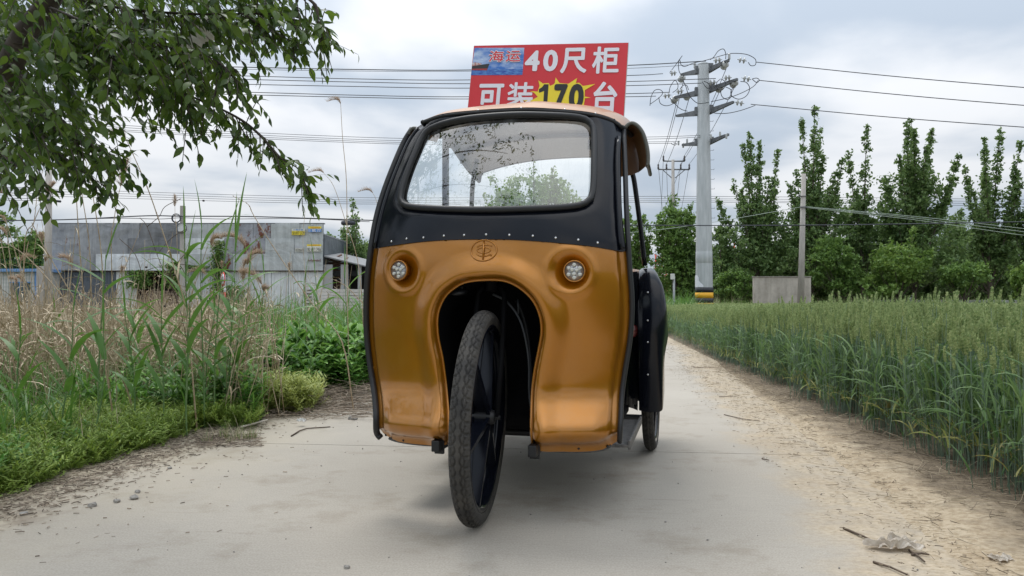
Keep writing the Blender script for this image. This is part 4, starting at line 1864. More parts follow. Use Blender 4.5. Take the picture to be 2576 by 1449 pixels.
put('tall_grass', 'green grass and young reed growth covering the ground before the shed', 'grass',
    [grass_tuft(i) for i in range(4)] + [grass_tuft(50 + i, 22, .5, .008, (0, 1)) for i in range(3)] + [grass_tuft(70 + i, 14, .8, .020, 0, .16, [M_reed]) for i in range(3)],
    [(700, on_px(560, 960, 7.6, 14, (.8, 1.25), [0, 1, 2, 3, 7, 8, 9])),
     (420, on_px(-250, 620, 6.5, 14, (.6, 1.1), [0, 1, 4, 5, 6, 7])),
     (1500, on_px(-500, 960, 14, 30, (.7, 1.1), [0, 1, 2, 3, 4, 5])),
     (240, on_px(-150, 640, 4.8, 6.6, (.45, .8), [0, 1, 4, 5, 7, 8])),
     (500, on_px(1560, 1790, 17, 33, (1.0, 1.5), [0, 1, 2, 3])),
     (160, on_px(1640, 1760, 24, 33, (1.3, 2.1), [0, 1, 2, 7])),
     (700, on_px(1640, 2700, 37.5, 40, (1.4, 2.3), [0, 1, 2, 3, 4])),
     (150, on_ts(-3.1, -2.5, 2.0, 5.6, (.28, .6), [0, 1, 4, 5, 6])),
     (60, on_ts(-3.6, -2.8, 2.6, 5.0, (.45, .75), [0, 4, 7, 8])),
     (250, on_ts(-6, -3.0, -9, 2.0, (.8, 1.3), [0, 1, 2, 3, 7])),
     (12, on_px(500, 640, 4.08, 4.3, (.18, .3), [4, 5, 6], .0))])


# ---- litter: straw, sticks
def litter(name, label, specs, m, thick=(.0004, .0017)):
    nb = NB()
    for n, f, LL, zz, tilt in specs:
        for _ in range(n):
            x, y = f()
            L = U(*LL)
            az = U(0, 6.28)
            z = U(*zz)
            k = U(-tilt, tilt)
            d = np.array([math.cos(az), math.sin(az), k]) * L / 2
            c = np.array([x, y, z + abs(d[2])])
            bend = np.array([-math.sin(az), math.cos(az), 0]) * U(-.12, .12) * L
            r = U(*thick)
            P3 = [c - d, c + bend, c + d]
            V = []
            for p in P3:
                for a in (0, 2.1, 4.2):
                    V.append(p + np.array([-math.sin(az) * math.cos(a) * r, math.cos(az) * math.cos(a) * r, r * math.sin(a) + r]))
            Fc = [(i * 3 + j, i * 3 + (j + 1) % 3, i * 3 + 3 + (j + 1) % 3, i * 3 + 3 + j) for i in range(2) for j in range(3)]
            nb.add(V, Fc, 0)
    o_ = link(name, nb.mesh(name, [m]))
    return tagit(o_, label, 'litter', kind='stuff')


def ts_f(t0, t1, s0, s1, pw=1.0):
    def f():
        s = s0 + (s1 - s0) * U(0, 1) ** 1.5
        t = t1 - (t1 - t0) * U(0, 1) ** pw
        return road_xy(t, s)
    return f


litter('straw_litter', 'brown straw and broken stalks scattered along the sandy verge by the wheat',
       [(5200, ts_f(1.05, 1.72, 1.5, 14, 2.4), (.008, .045), (.008, .016), .15),
        (900, ts_f(1.0, 1.7, 1.5, 9, 1.3), (.015, .09), (.008, .014), .08),
        (2600, ts_f(.85, 1.7, 1.5, 9, 1.0), (.004, .018), (.006, .012), .1),
        (1300, ts_f(1.40, 1.76, 1.5, 9, 1.0), (.03, .15), (.010, .035), .35)], M_litter)
M_litter2 = mat('grey_brown_litter', (.09, .07, .05), rough=.9, col2=(.44, .36, .28), island=True)
litter('reed_litter', 'heap of dead grey brown stalks lying on the road edge left of the tricycle',
       [(900, lambda: ((U(640, 960) - CX) / F * (q_ := U(5.3, 6.7)), q_), (.08, .38), (.0, .09), .25),
        (700, lambda: ((U(560, 960) - CX) / F * (q_ := U(4.85, 5.7)), q_), (.04, .26), (.0, .035), .15),
        (4200, lambda: road_xy(R_.gauss(-2.24, .12), U(1.6, 4.6)), (.006, .04), (.001, .005), .12),
        (350, lambda: ((U(500, 660) - CX) / F * (q_ := U(4.0, 4.35)), q_), (.015, .09), (.001, .008), .12),
        (260, lambda: road_xy(R_.gauss(-2.0, .3), U(1.7, 5)), (.004, .022), (.001, .002), .05)], M_litter2, (.0005, .0024))

# ---- single sticks, stones and rubbish on the road
M_stick = mat('dark_twig', (.07, .05, .035), rough=.85, col2=(.15, .11, .08), nscale=30)


def twig(px, label, r=.003, m=None, z=.004, grp=None):
    pp_ = []
    for (a, c) in px:
        d = ray(a, c)
        k = (CZ - z) / -d.z
        pp_.append(Vector((d.x * k, d.y * k, z)))
    c0 = pp_[0]
    b = MB(c0)
    b.tube([p + Vector((0, 0, .004 * math.sin(i))) for i, p in enumerate(pp_)], [r * (1 - .5 * i / len(pp_)) for i in range(len(pp_))], 6)
    o_ = b.build('twig', m or M_stick)
    o_.location = c0
    tagit(o_, label, 'twig', grp or 'loose twigs lying on the road and verge')


def zm(x, y):      # from the right-hand verge close-up
    return ((2500 + x / 1.2409) / 1.565, (1100 + y / 1.2409) / 1.565)


twig([zm(435, 660), zm(520, 683), zm(612, 695)], 'thin bent brown stick on the sandy edge right of the rear wheel', .003)
twig([zm(1020, 1215), zm(1120, 1262), zm(1175, 1290)], 'dark stick running into the crumpled plastic rag', .0045)
twig([zm(1340, 1325), zm(1375, 1350), zm(1415, 1385)], 'short dark stick sticking out of the crumpled plastic rag on its right', .004)
twig([zm(1350, 1345), zm(1400, 1343), zm(1438, 1350)], 'flat grey stick touching the right side of the plastic rag', .004)
twig([zm(1165, 1380), zm(1250, 1412), zm(1330, 1449)], 'long dark stick at the bottom edge nearest to the camera', .004)
twig([zm(285, 428), zm(340, 433), zm(410, 430)], 'thin hooked straw far up the sandy edge by the wheat', .003)
twig([zm(410, 573), zm(470, 573), zm(510, 571)], 'straight thin brown straw on the sand beside the rear wheel', .0025)
twig([zm(620, 875), zm(655, 886)], 'tiny twig at the end of the slab joint', .003)


def zl(x, y):      # left litter close-up
    return ((650 + x / 2.898) / 1.565, (1250 + y / 2.898) / 1.565)


twig([zl(1440, 1352), zl(1530, 1300), zl(1620, 1272), zl(1885, 1248)], 'dark forked stick lying on the pale concrete left of the tricycle', .005)
M_pale = mat('bleached_stick', (.45, .40, .33), rough=.7, col2=(.6, .55, .47), nscale=20)
twig([zl(870, 1250), zl(1020, 1215), zl(1170, 1172)], 'thick bleached stick on the front of the dead stalk heap', .007, M_pale, .02)
twig([zl(1815, 942), zl(1848, 760), zl(1845, 680), zl(1905, 620)], 'pale upright bent stalk rising from the dead stalk heap', .004, M_pale, .05)

stone = None
M_stone = mat('grey_stone', (.20, .19, .175), rough=.9, col2=(.36, .34, .31), nscale=30, bump=.5, bscale=80)
SL = [((491, 1073), .020, 'dark angular stone nearest the left corner of the road'),
      ((625, 1050), .017, 'flat dark stone with a chip beside it on the left of the road'),
      ((716, 1033), .021, 'largest grey stone in the left cluster on the road'),
      ((736, 1000), .014, 'small round stone just behind the largest grey stone'),
      ((906, 873), .012, 'small stone at the edge of the brown litter'),
      ((1873, 610), .024, 'brown clod by the dead stalk heap'), ((1895, 612), .020, 'second brown clod touching the first by the stalk heap'),
      ((1853, 1401), .012, 'tiny dark stone near the bottom centre of the road'),
      ((128, 1117), .016, 'half buried stone in the litter at the left border')]
for i, ((zx, zy), r, lb) in enumerate(SL):
    r *= .8
    px, py = zx / 1.3567 / 1.565, (1200 + zy / 1.3567) / 1.565
    d = ray(px, py)
    k = (CZ - .003) / -d.z
    bm = bmesh.new()
    bmesh.ops.create_icosphere(bm, subdivisions=2, radius=r)
    q = random.Random(i)
    for v in bm.verts:
        v.co *= 1 + .35 * math.sin(v.co.x / r * 2.3 + i) * math.cos(v.co.y / r * 2.9 + 2 * i)
        v.co += Vector([q.uniform(-.14, .14) * r for _ in range(3)])
        v.co.z *= .62
    me = bpy.data.meshes.new('stone')
    bm.to_mesh(me)
    bm.free()
    o_ = link('stone', me, M_stone)
    o_.location = (d.x * k, d.y * k, r * .4)
    tagit(o_, lb, 'stone', 'loose stones on the concrete road')
# many tiny crumbs
nb = NB()
for i in range(160):
    x, y = road_xy(U(-2.2, 1.2), U(1.7, 7))
    r = U(.0018, .0048)
    c = np.array([x, y, r * .6])
    V = [c + np.array(v) * r * U(.7, 1.3) for v in ((1, 0, 0), (0, 1, 0), (-1, 0, 0), (0, -1, 0), (0, 0, .8), (0, 0, -.8))]
    nb.add(V, [(0, 1, 4), (1, 2, 4), (2, 3, 4), (3, 0, 4), (1, 0, 5), (2, 1, 5), (3, 2, 5), (0, 3, 5)], 0)
tagit(link('road_crumbs', nb.mesh('road_crumbs', [M_stone])), 'fine dark crumbs of gravel scattered over the concrete', 'gravel', kind='stuff')


def rag(name, c, sx, sy, sz, seed, m, label, cat, rot=None, n=18):
    r = random.Random(seed)
    ph = [r.uniform(0, 6) for _ in range(8)]
    rows_ = []
    for i in range(n):
        row = []
        for j in range(n):
            u, v = i / (n - 1) * 2 - 1, j / (n - 1) * 2 - 1
            e_ = 1 - .35 * (math.sin(3 * math.atan2(v, u + 1e-6) + ph[0]) * .5 + .5)
            z = (.5 + .5 * math.sin(5 * u + ph[1] + 2 * v) * math.cos(4.3 * v + ph[2])) * (1 - max(abs(u), abs(v)) ** 3 * .8) + .22 * math.sin(11 * u + 7 * v + ph[3])
            row.append(Vector((u * sx * e_ + .2 * sx * math.sin(4 * v + ph[4]), v * sy * e_ + .2 * sy * math.sin(5 * u + ph[5]), max(0, z) * sz + .002)))
        rows_.append(row)
    b = MB()
    b.grid(rows_, smooth=False)
    o_ = b.build(name, m)
    o_.location = c
    if rot:
        o_.rotation_euler = rot
    return tagit(o_, label, cat)


def ground_at(px, py, z=0.0):
    d = ray(px, py)
    k = (CZ - z) / -d.z
    return Vector((d.x * k, d.y * k, z))


M_rag = mat('dirty_plastic_film', (.42, .36, .28), rough=.4, col2=(.62, .57, .50), nscale=40, trans=.2)
rag('plastic_rag', ground_at(*zm(1265, 1305), .010), .082, .035, .035, 3, M_rag, 'crumpled beige plastic rag on the sand near the bottom right', 'litter')
rag('plastic_scrap', ground_at(*zm(1790, 1368), .014), .035, .022, .014, 5, M_rag, 'small pale plastic scrap at the lower right corner', 'litter')
rag('plastic_scrap', ground_at(*zl(1555, 1185), .03), .03, .022, .02, 8, mat('white_film', (.7, .7, .68), rough=.4), 'small white plastic scrap on the dead stalk heap', 'litter')
# ================================================================ far trees
M_bark = mat('bark', (.07, .055, .042), rough=.9, col2=(.14, .115, .09), nscale=20, stretch=(1, 1, .3), bump=.4, bscale=30)
M_lf_dark = mat('poplar_foliage', (.055, .115, .03), rough=.55, col2=(.19, .29, .10), island=True, trans=.40)
M_lf_mid = mat('green_foliage', (.07, .145, .03), rough=.55, col2=(.20, .33, .08), island=True, trans=.32)
M_lf_light = mat('fresh_foliage', (.09, .18, .03), rough=.55, col2=(.22, .34, .08), island=True, trans=.32)


def leaf_cards(C, size, nrng, jit=.35):
    """rhombic leaves at centres C"""
    n = len(C)
    a = nrng.normal(size=(n, 3))
    a /= np.linalg.norm(a, axis=1)[:, None]
    b_ = np.cross(a, nrng.normal(size=(n, 3)))
    b_ /= np.linalg.norm(b_, axis=1)[:, None]
    s = size * nrng.uniform(1 - jit, 1 + jit, n)[:, None]
    V = np.stack([C - a * s, C + b_ * s * .55, C + a * s, C - b_ * s * .55], 1).reshape(-1, 3)
    Fc = np.arange(n * 4).reshape(n, 4)
    return V, Fc


def tree(name, label, px, Y, shoots, base_y=None, leaf=.10, dens=150, m=M_lf_dark, low=.25, rad=.26, group=None, trunk_r=.10, filler=None, seed=1,
         base_z=0.0, cat='tree', clump=.16, tsplit=.25):
    """shoots: pixel tips at depth Y; filler: (px half width, py top, n) ellipsoid of crown low down"""
    r = random.Random(seed)
    nr = np.random.default_rng(seed)
    base = Vector(((px - CX) / F * Y, Y, base_z))
    root = thing(name, label, cat, base, 0, group)
    nb = NB()
    C = []
    tops = []
    for i, (sx, sy) in enumerate(shoots):
        tip = P(sx, sy, Y) + Vector((0, r.uniform(-1.3, 1.3), 0))
        tops.append(tip.z)
    Hm = max(tops)
    main = shoots[tops.index(Hm)]
    for i, (sx, sy) in enumerate(shoots):
        tip = P(sx, sy, Y) + Vector((0, r.uniform(-1.4, 1.4), 0))
        h0 = base.z + (Hm - base.z) * r.uniform(tsplit * .6, tsplit * 1.3)
        st = Vector((base.x + (tip.x - base.x) * .05, base.y, h0))
        c = Vector((base.x + (tip.x - base.x) * r.uniform(.35, .7), (tip.y + base.y * .4) / 1.4, h0 + (tip.z - h0) * .45))
        pl = [np.array((1 - t) ** 2 * st + 2 * t * (1 - t) * c + t * t * tip) for t in np.linspace(0, 1, 9)]
        L = (tip - st).length
        rs = [trunk_r * .55 * (1 - t) + .012 for t in np.linspace(0, 1, 9)]
        stalk(nb, [p - np.array(base) for p in pl], rs, 0, 5)
        # leaf clumps sit round the shoot, smaller towards its tip
        nk = max(6, int(L / clump * 1.7))
        tk = np.sort(nr.uniform(low * .5, 1.0, nk))
        per = max(4, int(dens * L / nk))
        for t in tk:
            p = np.array([np.interp(t, np.linspace(0, 1, 9), np.array(pl)[:, k]) for k in range(3)])
            wid = rad * (1.08 - t) ** .75 + .04
            a_ = nr.uniform(0, 6.283)
            q = wid * nr.uniform(.4, 1.25)
            cc = p + np.array([math.cos(a_) * q, math.sin(a_) * q, q * .5])
            m_ = int(per * (1.25 - .6 * t))
            C.append(cc + nr.normal(0, 1, (m_, 3)) * (.065 + .085 * (1 - t)))
    if filler:
        for fx, fy, hw, hh, n in filler:
            c = P(fx, fy, Y)
            rw, rh = hw / F * Y, hh / F * Y
            k = max(5, int(n / 45))
            cc = nr.normal(size=(k, 3))
            cc /= np.linalg.norm(cc, axis=1)[:, None]
            cc *= nr.uniform(.45, 1, k)[:, None] ** .6
            cc = cc * np.array([rw, rw * .7, rh]) + np.array(c)
            j = nr.integers(0, k, n)
            C.append(cc[j] + nr.normal(0, 1, (n, 3)) * np.array([.24, .24, .16]) * max(.55, rw / 2.2))
            for q in range(min(10, k)):
                stalk(nb, [np.array((0, 0, max(.3, (c.z - base.z) * .3))), (cc[q] - np.array(base)) * .7, cc[q] - np.array(base)], [.035, .02, .008], 0, 3)
    stalk(nb, [(0, 0, -.1), (.02, 0, (Hm - base.z) * tsplit * .6), (0, 0, (Hm - base.z) * tsplit * 1.3)], [trunk_r * 1.15, trunk_r, trunk_r * .7], 0, 8)
    link('trunk', nb.mesh('trunk', [M_bark], True), None, root)
    V, Fc = leaf_cards(np.vstack(C) - np.array(base), leaf, nr)
    link('crown', mesh_np('crown', V, Fc), m, root)
    return root


G1 = 'poplars along the far side of the wheat field'
tree('poplar_tree', 'poplar with four thin shoots just right of the big steel pole', 1905, 43,
     [(1870, 360), (1891, 327), (1926, 346), (1965, 373), (1846, 455), (1818, 495), (1950, 440), (1900, 420), (1880, 470), (1935, 470), (1860, 540)], filler=[(1905, 590, 85, 90, 3400), (1880, 690, 80, 65, 2600)], group=G1, seed=3)
tree('poplar_tree', 'tallest poplar with three crowning shoots behind the leaning concrete pole', 2040, 42,
     [(2005, 307), (2035, 274), (2079, 309), (2110, 405), (2105, 470), (1990, 460), (2055, 400), (2125, 500), (2090, 440), (2020, 420), (1985, 540)], filler=[(2050, 570, 85, 90, 3400), (2010, 660, 95, 75, 3200)], group=G1, seed=4)
tree('poplar_tree', 'slim poplar with one narrow spire between two wide poplars', 2170, 42.5,
     [(2146, 378), (2178, 320), (2200, 470), (2140, 480)], filler=[(2165, 600, 55, 90, 2600)], group=G1, rad=.34, seed=5)
tree('poplar_tree', 'broadest poplar with a dark dense crown and several long shoots', 2300, 41,
     [(2225, 455), (2259, 313), (2285, 335), (2317, 290), (2368, 318), (2380, 401), (2388, 452), (2240, 400), (2330, 400), (2280, 400), (2355, 470), (2220, 510), (2300, 380)],
     filler=[(2280, 510, 85, 95, 4200), (2320, 620, 100, 85, 4200)], group=G1, seed=6, dens=190)
tree('poplar_tree', 'poplar with a bare forked stem showing under its leafy top near the right border', 2490, 42,
     [(2470, 350), (2509, 330), (2544, 364), (2432, 412), (2405, 480), (2450, 430), (2500, 440), (2485, 400), (2530, 460)], filler=[(2480, 640, 60, 80, 2600)], group=G1, seed=7, low=.45)
tree('poplar_tree', 'poplar cut by the right border of the picture', 2590, 41,
     [(2576, 375), (2560, 440), (2610, 340), (2640, 420), (2570, 500)], filler=[(2590, 620, 70, 90, 2600)], group=G1, seed=8)
tree('leafy_tree', 'dark bushy tree directly left of the big steel pole', 1700, 46,
     [(1660, 545), (1690, 500), (1735, 515), (1715, 540), (1670, 560)], filler=[(1700, 600, 58, 85, 5600), (1705, 690, 70, 75, 5600)], m=M_lf_mid, seed=9, group='dense trees at the field edge')
tree('leafy_tree', 'leafy tree seen between the tricycle door and the steel pole', 1600, 47,
     [(1585, 512), (1612, 540), (1635, 575), (1560, 560)], filler=[(1595, 610, 42, 70, 3600), (1600, 700, 45, 60, 2600)], m=M_lf_mid, seed=10, group='dense trees at the field edge')
tree('leafy_tree', 'narrow dark tree just right of the steel pole foot', 1815, 44,
     [(1815, 540), (1800, 600), (1835, 580)], filler=[(1815, 640, 26, 70, 2200), (1830, 720, 50, 40, 2200)], m=M_lf_dark, seed=11, rad=.3, group='dense trees at the field edge')
for i, (px, top, hw, lb) in enumerate([(1760, 600, 45, 'shaded tree directly behind the foot of the steel pole'), (1870, 620, 50, 'shaded tree left of the concrete wall'), (2020, 590, 60, 'shaded tree behind the right end of the concrete wall'), (2320, 560, 60, 'shaded tree behind the broadest poplar'), (2480, 600, 60, 'shaded tree under the forked poplar'), (1945, 600, 60, 'dark undergrowth tree behind the concrete wall'),
                                       (2110, 560, 60, 'dark tree filling the gap right of the leaning pole'),
                                       (2215, 540, 50, 'shaded tree behind the bright green shrubs'),
                                       (2400, 540, 60, 'dark tree between the broadest poplar and the forked one'),
                                       (2560, 560, 60, 'dark low tree at the right border')]):
    tree('leafy_tree', lb, px, 46, [(px - 25, top), (px + 20, top + 15), (px, top - 10)],
         filler=[(px, (top + 760) / 2, hw * 1.25, (760 - top) * .48, 6400), (px, 735, hw * 1.4, 30, 2200)], m=M_lf_dark, seed=30 + i, group='dense trees at the field edge')
tree('young_tree', 'bright green young tree with a round crown in front of the poplars', 2262, 39,
     [(2290, 572), (2250, 600), (2200, 640), (2330, 640), (2180, 690)],
     filler=[(2262, 660, 75, 55, 3400), (2210, 720, 60, 30, 1200)], m=M_lf_light, seed=12, dens=120, leaf=.09, trunk_r=.06)
tree('young_tree', 'yellow green bush right of the concrete wall', 2120, 40,
     [(2100, 640), (2140, 650)], filler=[(2095, 670, 62, 75, 4200), (2140, 700, 40, 45, 1400)], m=M_lf_mid, seed=13, leaf=.09, trunk_r=.05)
tree('young_tree', 'small flat topped tree with drooping leaves left of the forked poplar', 2425, 38,
     [(2425, 650), (2390, 675), (2465, 675)], filler=[(2425, 690, 62, 32, 2400)], m=M_lf_mid, seed=14, leaf=.09, trunk_r=.05)
tree('young_tree', 'light green low tree at the right edge of the picture', 2575, 38,
     [(2565, 670), (2590, 680)], filler=[(2580, 700, 34, 40, 1400)], m=M_lf_light, seed=15, leaf=.09, trunk_r=.05)
tree('young_tree', 'low yellow green shrub left of the concrete wall', 1850, 42,
     [(1850, 690)], filler=[(1850, 715, 55, 34, 2000)], m=M_lf_mid, seed=16, leaf=.09, trunk_r=.05)
tree('leafy_tree', 'pale green tree seen through the windscreen', 1345, 30,
     [(1340, 415), (1300, 440), (1390, 425), (1240, 450), (1430, 470), (1465, 500), (1220, 500)], dens=110, leaf=.075,
     filler=[(1340, 520, 105, 85, 6200)], m=M_lf_light, seed=17, trunk_r=.09)
tree('poplar_tree', 'slender poplar rising just left of the tricycle behind the lean to roof', 885, 36,
     [(888, 497), (905, 545), (870, 580), (925, 600), (840, 600)], filler=[(890, 640, 45, 60, 1800)], m=M_lf_dark, seed=18, rad=.3, leaf=.08)
tree('leafy_tree', 'tree with loose foliage at the right corner of the metal shed', 838, 40,
     [(825, 585), (850, 600), (872, 570)], filler=[(850, 650, 38, 50, 2200)], m=M_lf_mid, seed=19, leaf=.09)
for i, (px, top, lb) in enumerate([(5, 530, 'leafy tree at the left border behind the small white hut'), (55, 590, 'lower tree between the left border and the round grey pole'),
                                   (100, 575, 'tree peeping out behind the round grey pole'), (-70, 545, 'tree outside the left border beside the hut')]):
    tree('leafy_tree', lb, px, 45, [(px - 15, top + 8), (px + 14, top), (px, top + 20)], filler=[(px, (top + 740) / 2, 42, (740 - top) * .5, 3600)],
         m=M_lf_mid, seed=50 + i, group='trees behind the metal shed')
# hidden middle: trees that close the horizon behind the tricycle
for i, px in enumerate((980, 1060, 1140, 1210, 1480, 1540)):
    tree('leafy_tree', ['leafy tree hidden behind the left part of the tricycle', 'leafy tree hidden behind the cabin', 'leafy tree behind the cabin further right'][i // 2],
         px, 60, [(px - 12, 655), (px + 15, 648)], filler=[(px, 700, 48, 50, 900)], m=M_lf_mid, seed=70 + i, leaf=.16, dens=40, group='trees behind the tricycle')

nr = np.random.default_rng(77)
Cw = []
for k in range(420):
    a = nr.uniform(-1.25, 1.25)
    D = nr.uniform(105, 150)
    x, y = math.sin(a) * D, math.cos(a) * D
    Hh = nr.uniform(4, 8.5)
    n = 150
    v = nr.normal(size=(n, 3))
    v /= np.linalg.norm(v, axis=1)[:, None]
    v *= nr.uniform(.5, 1, n)[:, None] * np.array([3.6, 3.0, Hh * .5])
    Cw.append(v + np.array([x, y, Hh * .5]))
V, Fc = leaf_cards(np.vstack(Cw), .42, nr)
fw_ = link('distant_woods', mesh_np('distant_woods', V, Fc), M_lf_mid)
tagit(fw_, 'low distant woods closing the horizon behind the fields', 'woods', kind='stuff')

# ================================================================ overhead line
M_pole = mat('galvanised_pole', (.38, .41, .42), rough=.55, metal=.1, col2=(.50, .53, .54), nscale=2.2, stretch=(4, 4, .5))
M_arm = mat('galvanised_arm', (.12, .13, .14), rough=.5, metal=.4, col2=(.2, .21, .22), nscale=6)
M_ins = mat('white_porcelain', (.42, .44, .43), rough=.2, coat=.8)
M_wire = mat('line_wire', (.035, .04, .05), rough=.5)
M_wirep = mat('pale_wire', (.35, .42, .36), rough=.5)
M_cpole = mat('concrete_pole', (.34, .32, .295), rough=.85, col2=(.46, .44, .41), nscale=6, stretch=(1, 1, .3), bump=.3, bscale=30)
PB = Vector(((1771.5 - CX) / F * 32, 32, 0))
pole = thing('power_pole', 'tall grey steel power pole with cross arms and a yellow black banded foot', 'utility pole', PB)
b = MB()
ztop = P(1771, 160, 32).z
b.lathe([(.395, -.2), (.388, .35)], 28)
b.lathe([(.383, .35), (.380, 1.30)], 28)
b.v = b.v[:0]
b.f, b.sm = [], []
b.lathe([(.378, .0), (.372, .8), (.235, ztop - .02), (.225, ztop)], 28)
b.build('pole_shaft', M_pole, pole)
b = MB()
zk = P(1771, 648, 32).z
rk = .372 - (.372 - .235) * (zk - .8) / (ztop - .8)
b.lathe([(rk + .003, zk - .25), (rk + .006, zk - .245), (rk + .005, zk + .245), (rk + .002, zk + .25)], 28)
b.build('pole_sleeve', M_pole, pole)
M_by, M_bk = mat('band_yellow', (.80, .42, .02), rough=.5), mat('band_black', (.02, .022, .028), rough=.5)
zz = [P(1771, y, 32).z for y in (723, 736, 750, 762, 775)] + [.0]
for i in range(5):
    b = MB()
    b.lathe([(.384, zz[i + 1]), (.384, zz[i] - .001)], 28)
    b.build('foot_band', M_bk if i % 2 == 0 else M_by, pole)
b = MB()
pt = [bp_ for bp_ in (-.30, -.12, .1, .22)]
rowsA = []
for z in np.linspace(zz[0] + .01, P(1771, 693, 32).z, 8):
    tq = (z - zz[0]) / (P(1771, 693, 32).z - zz[0])
    a0, a1 = PI + .35, PI + 1.25 - .8 * tq + .1 * math.sin(9 * tq)
    rowsA.append([Vector((.382 * math.cos(a), .382 * math.sin(a), z)) for a in np.linspace(a0 - .5, a1, 8)])
b.grid(rowsA)
b.build('white_paint_patch', M_white, pole)
b = MB()
for k in range(16):
    z = 2.2 + k * .42
    rk = .372 - (.372 - .235) * (z - .8) / (ztop - .8)
    sa = .3 if k % 2 else .2
    b.tube([(rk - .02, -.05, z), (rk + .14, -.05, z), (rk + .14, -.05, z + .05)], .009, 5)
tagit(b.build('climbing_pegs', M_arm, pole), kind='stuff')


def zp(x, y):   # pole close-up -> photo px
    return (2550 + x / 3.45) / 1.565, (180 + y / 3.45) / 1.565


def disc_string(a, c, n=2, r=.13, parent=pole, nm='insulator', off=PB, tail=True):
    a, c = Vector(a), Vector(c)
    M = look(a, c)
    L = (c - a).length
    b = MB(off)
    b.lathe([(.018, 0), (.018, L)], 8, M)
    for k in range(n):
        z0 = L * (.30 + .40 * k / max(1, n - 1)) if n > 1 else L * .5
        b.lathe([(.03, z0 - .055), (.05, z0 - .03), (r * .75, z0 - .022), (r, z0 + .012), (r * .95, z0 + .025), (.05, z0 + .03), (.03, z0 + .05)], 16, M)
    return b.build(nm, M_ins, parent)


def arm(tip, bs_, Yt, h0=.27, h1=.09, w=.11):
    t, q = P(*zp(*tip), Yt), P(*zp(*bs_), 32)
    d = (q - t).normalized()
    sd = d.cross(Vector((0, 0, 1))).normalized() * w / 2
    b = MB(PB)
    for s0 in (0,):
        vs = []
        for p_, h_ in ((t, h1), (q + d * .1, h0)):
            for s_ in (-1, 1):
                vs += [p_ + sd * s_ + Vector((0, 0, h_ * .15)), p_ + sd * s_ - Vector((0, 0, h_ * .85))]
        b.add(vs, [(0, 1, 3, 2), (4, 6, 7, 5), (0, 4, 5, 1), (2, 3, 7, 6), (0, 2, 6, 4), (1, 5, 7, 3)])
    b.box(q - d * .06, (.22, .16, h0 * 1.25))
    b.build('cross_arm', M_arm, pole)
    return t


YL_, YR_ = 33.0, 31.0
tips = {}
for k, (l, lb_, rb_, r) in enumerate([((455, 385), (690, 325), (838, 300), (1100, 190)), ((365, 695), (690, 615), (840, 575), (1220, 445)),
                                      ((390, 945), (688, 885), (840, 865), (1165, 755)), ((475, 1340), (685, 1305), (845, 1288), (1095, 1195))]):
    h_ = (.27, .27, .27, .22)[k]
    tips[k, 0] = arm(l, lb_, YL_, h_)
    tips[k, 1] = arm(r, rb_, YR_, h_)
for (x0, y0), (x1, y1), Yi in [((1215, 185), (1345, 208), 31), ((395, 365), (300, 378), 33), ((1010, 188), (890, 205), 31.2), ((1275, 435), (1405, 460), 31),
                               ((1140, 432), (1030, 440), 31.2), ((1180, 765), (1310, 787), 31), ((320, 668), (205, 685), 33), ((490, 610), (385, 628), 32.6), ((940, 492), (820, 505), 31.6)]:
    disc_string(P(*zp(x0, y0), Yi), P(*zp(x1, y1), Yi))
for (x, y), Yi in [((490, 425), 33), ((1080, 245), 31), ((395, 715), 33), ((570, 670), 32.6), ((1010, 560), 31.5), ((1210, 495), 31)]:
    c_ = P(*zp(x, y), Yi)
    disc_string(c_ + Vector((0, .0, .06)), c_ + Vector((-.06, .55, -.02)), 2, .155)
for (x, y), Yi in [((640, 265), 32.4), ((1107, 140), 31), ((535, 1290), 33), ((983, 1195), 31.3), ((1068, 1225), 31), ((482, 1350), 33), ((418, 1315), 33), ((858, 1230), 31.5)]:
    c_ = P(*zp(x, y), Yi)
    b = MB(PB)
    s_ = 1.0 if y < 400 else .8
    b.lathe([(.03, -.15), (.06, -.12), (.045, -.09), (.065, -.06), (.045, -.03), (.065, 0), (.045, .03), (.06, .06), (.03, .12)], 10, Matrix.Translation(c_) @ Matrix.Scale(s_, 4))
    b.build('post_insulator', M_ins, pole)
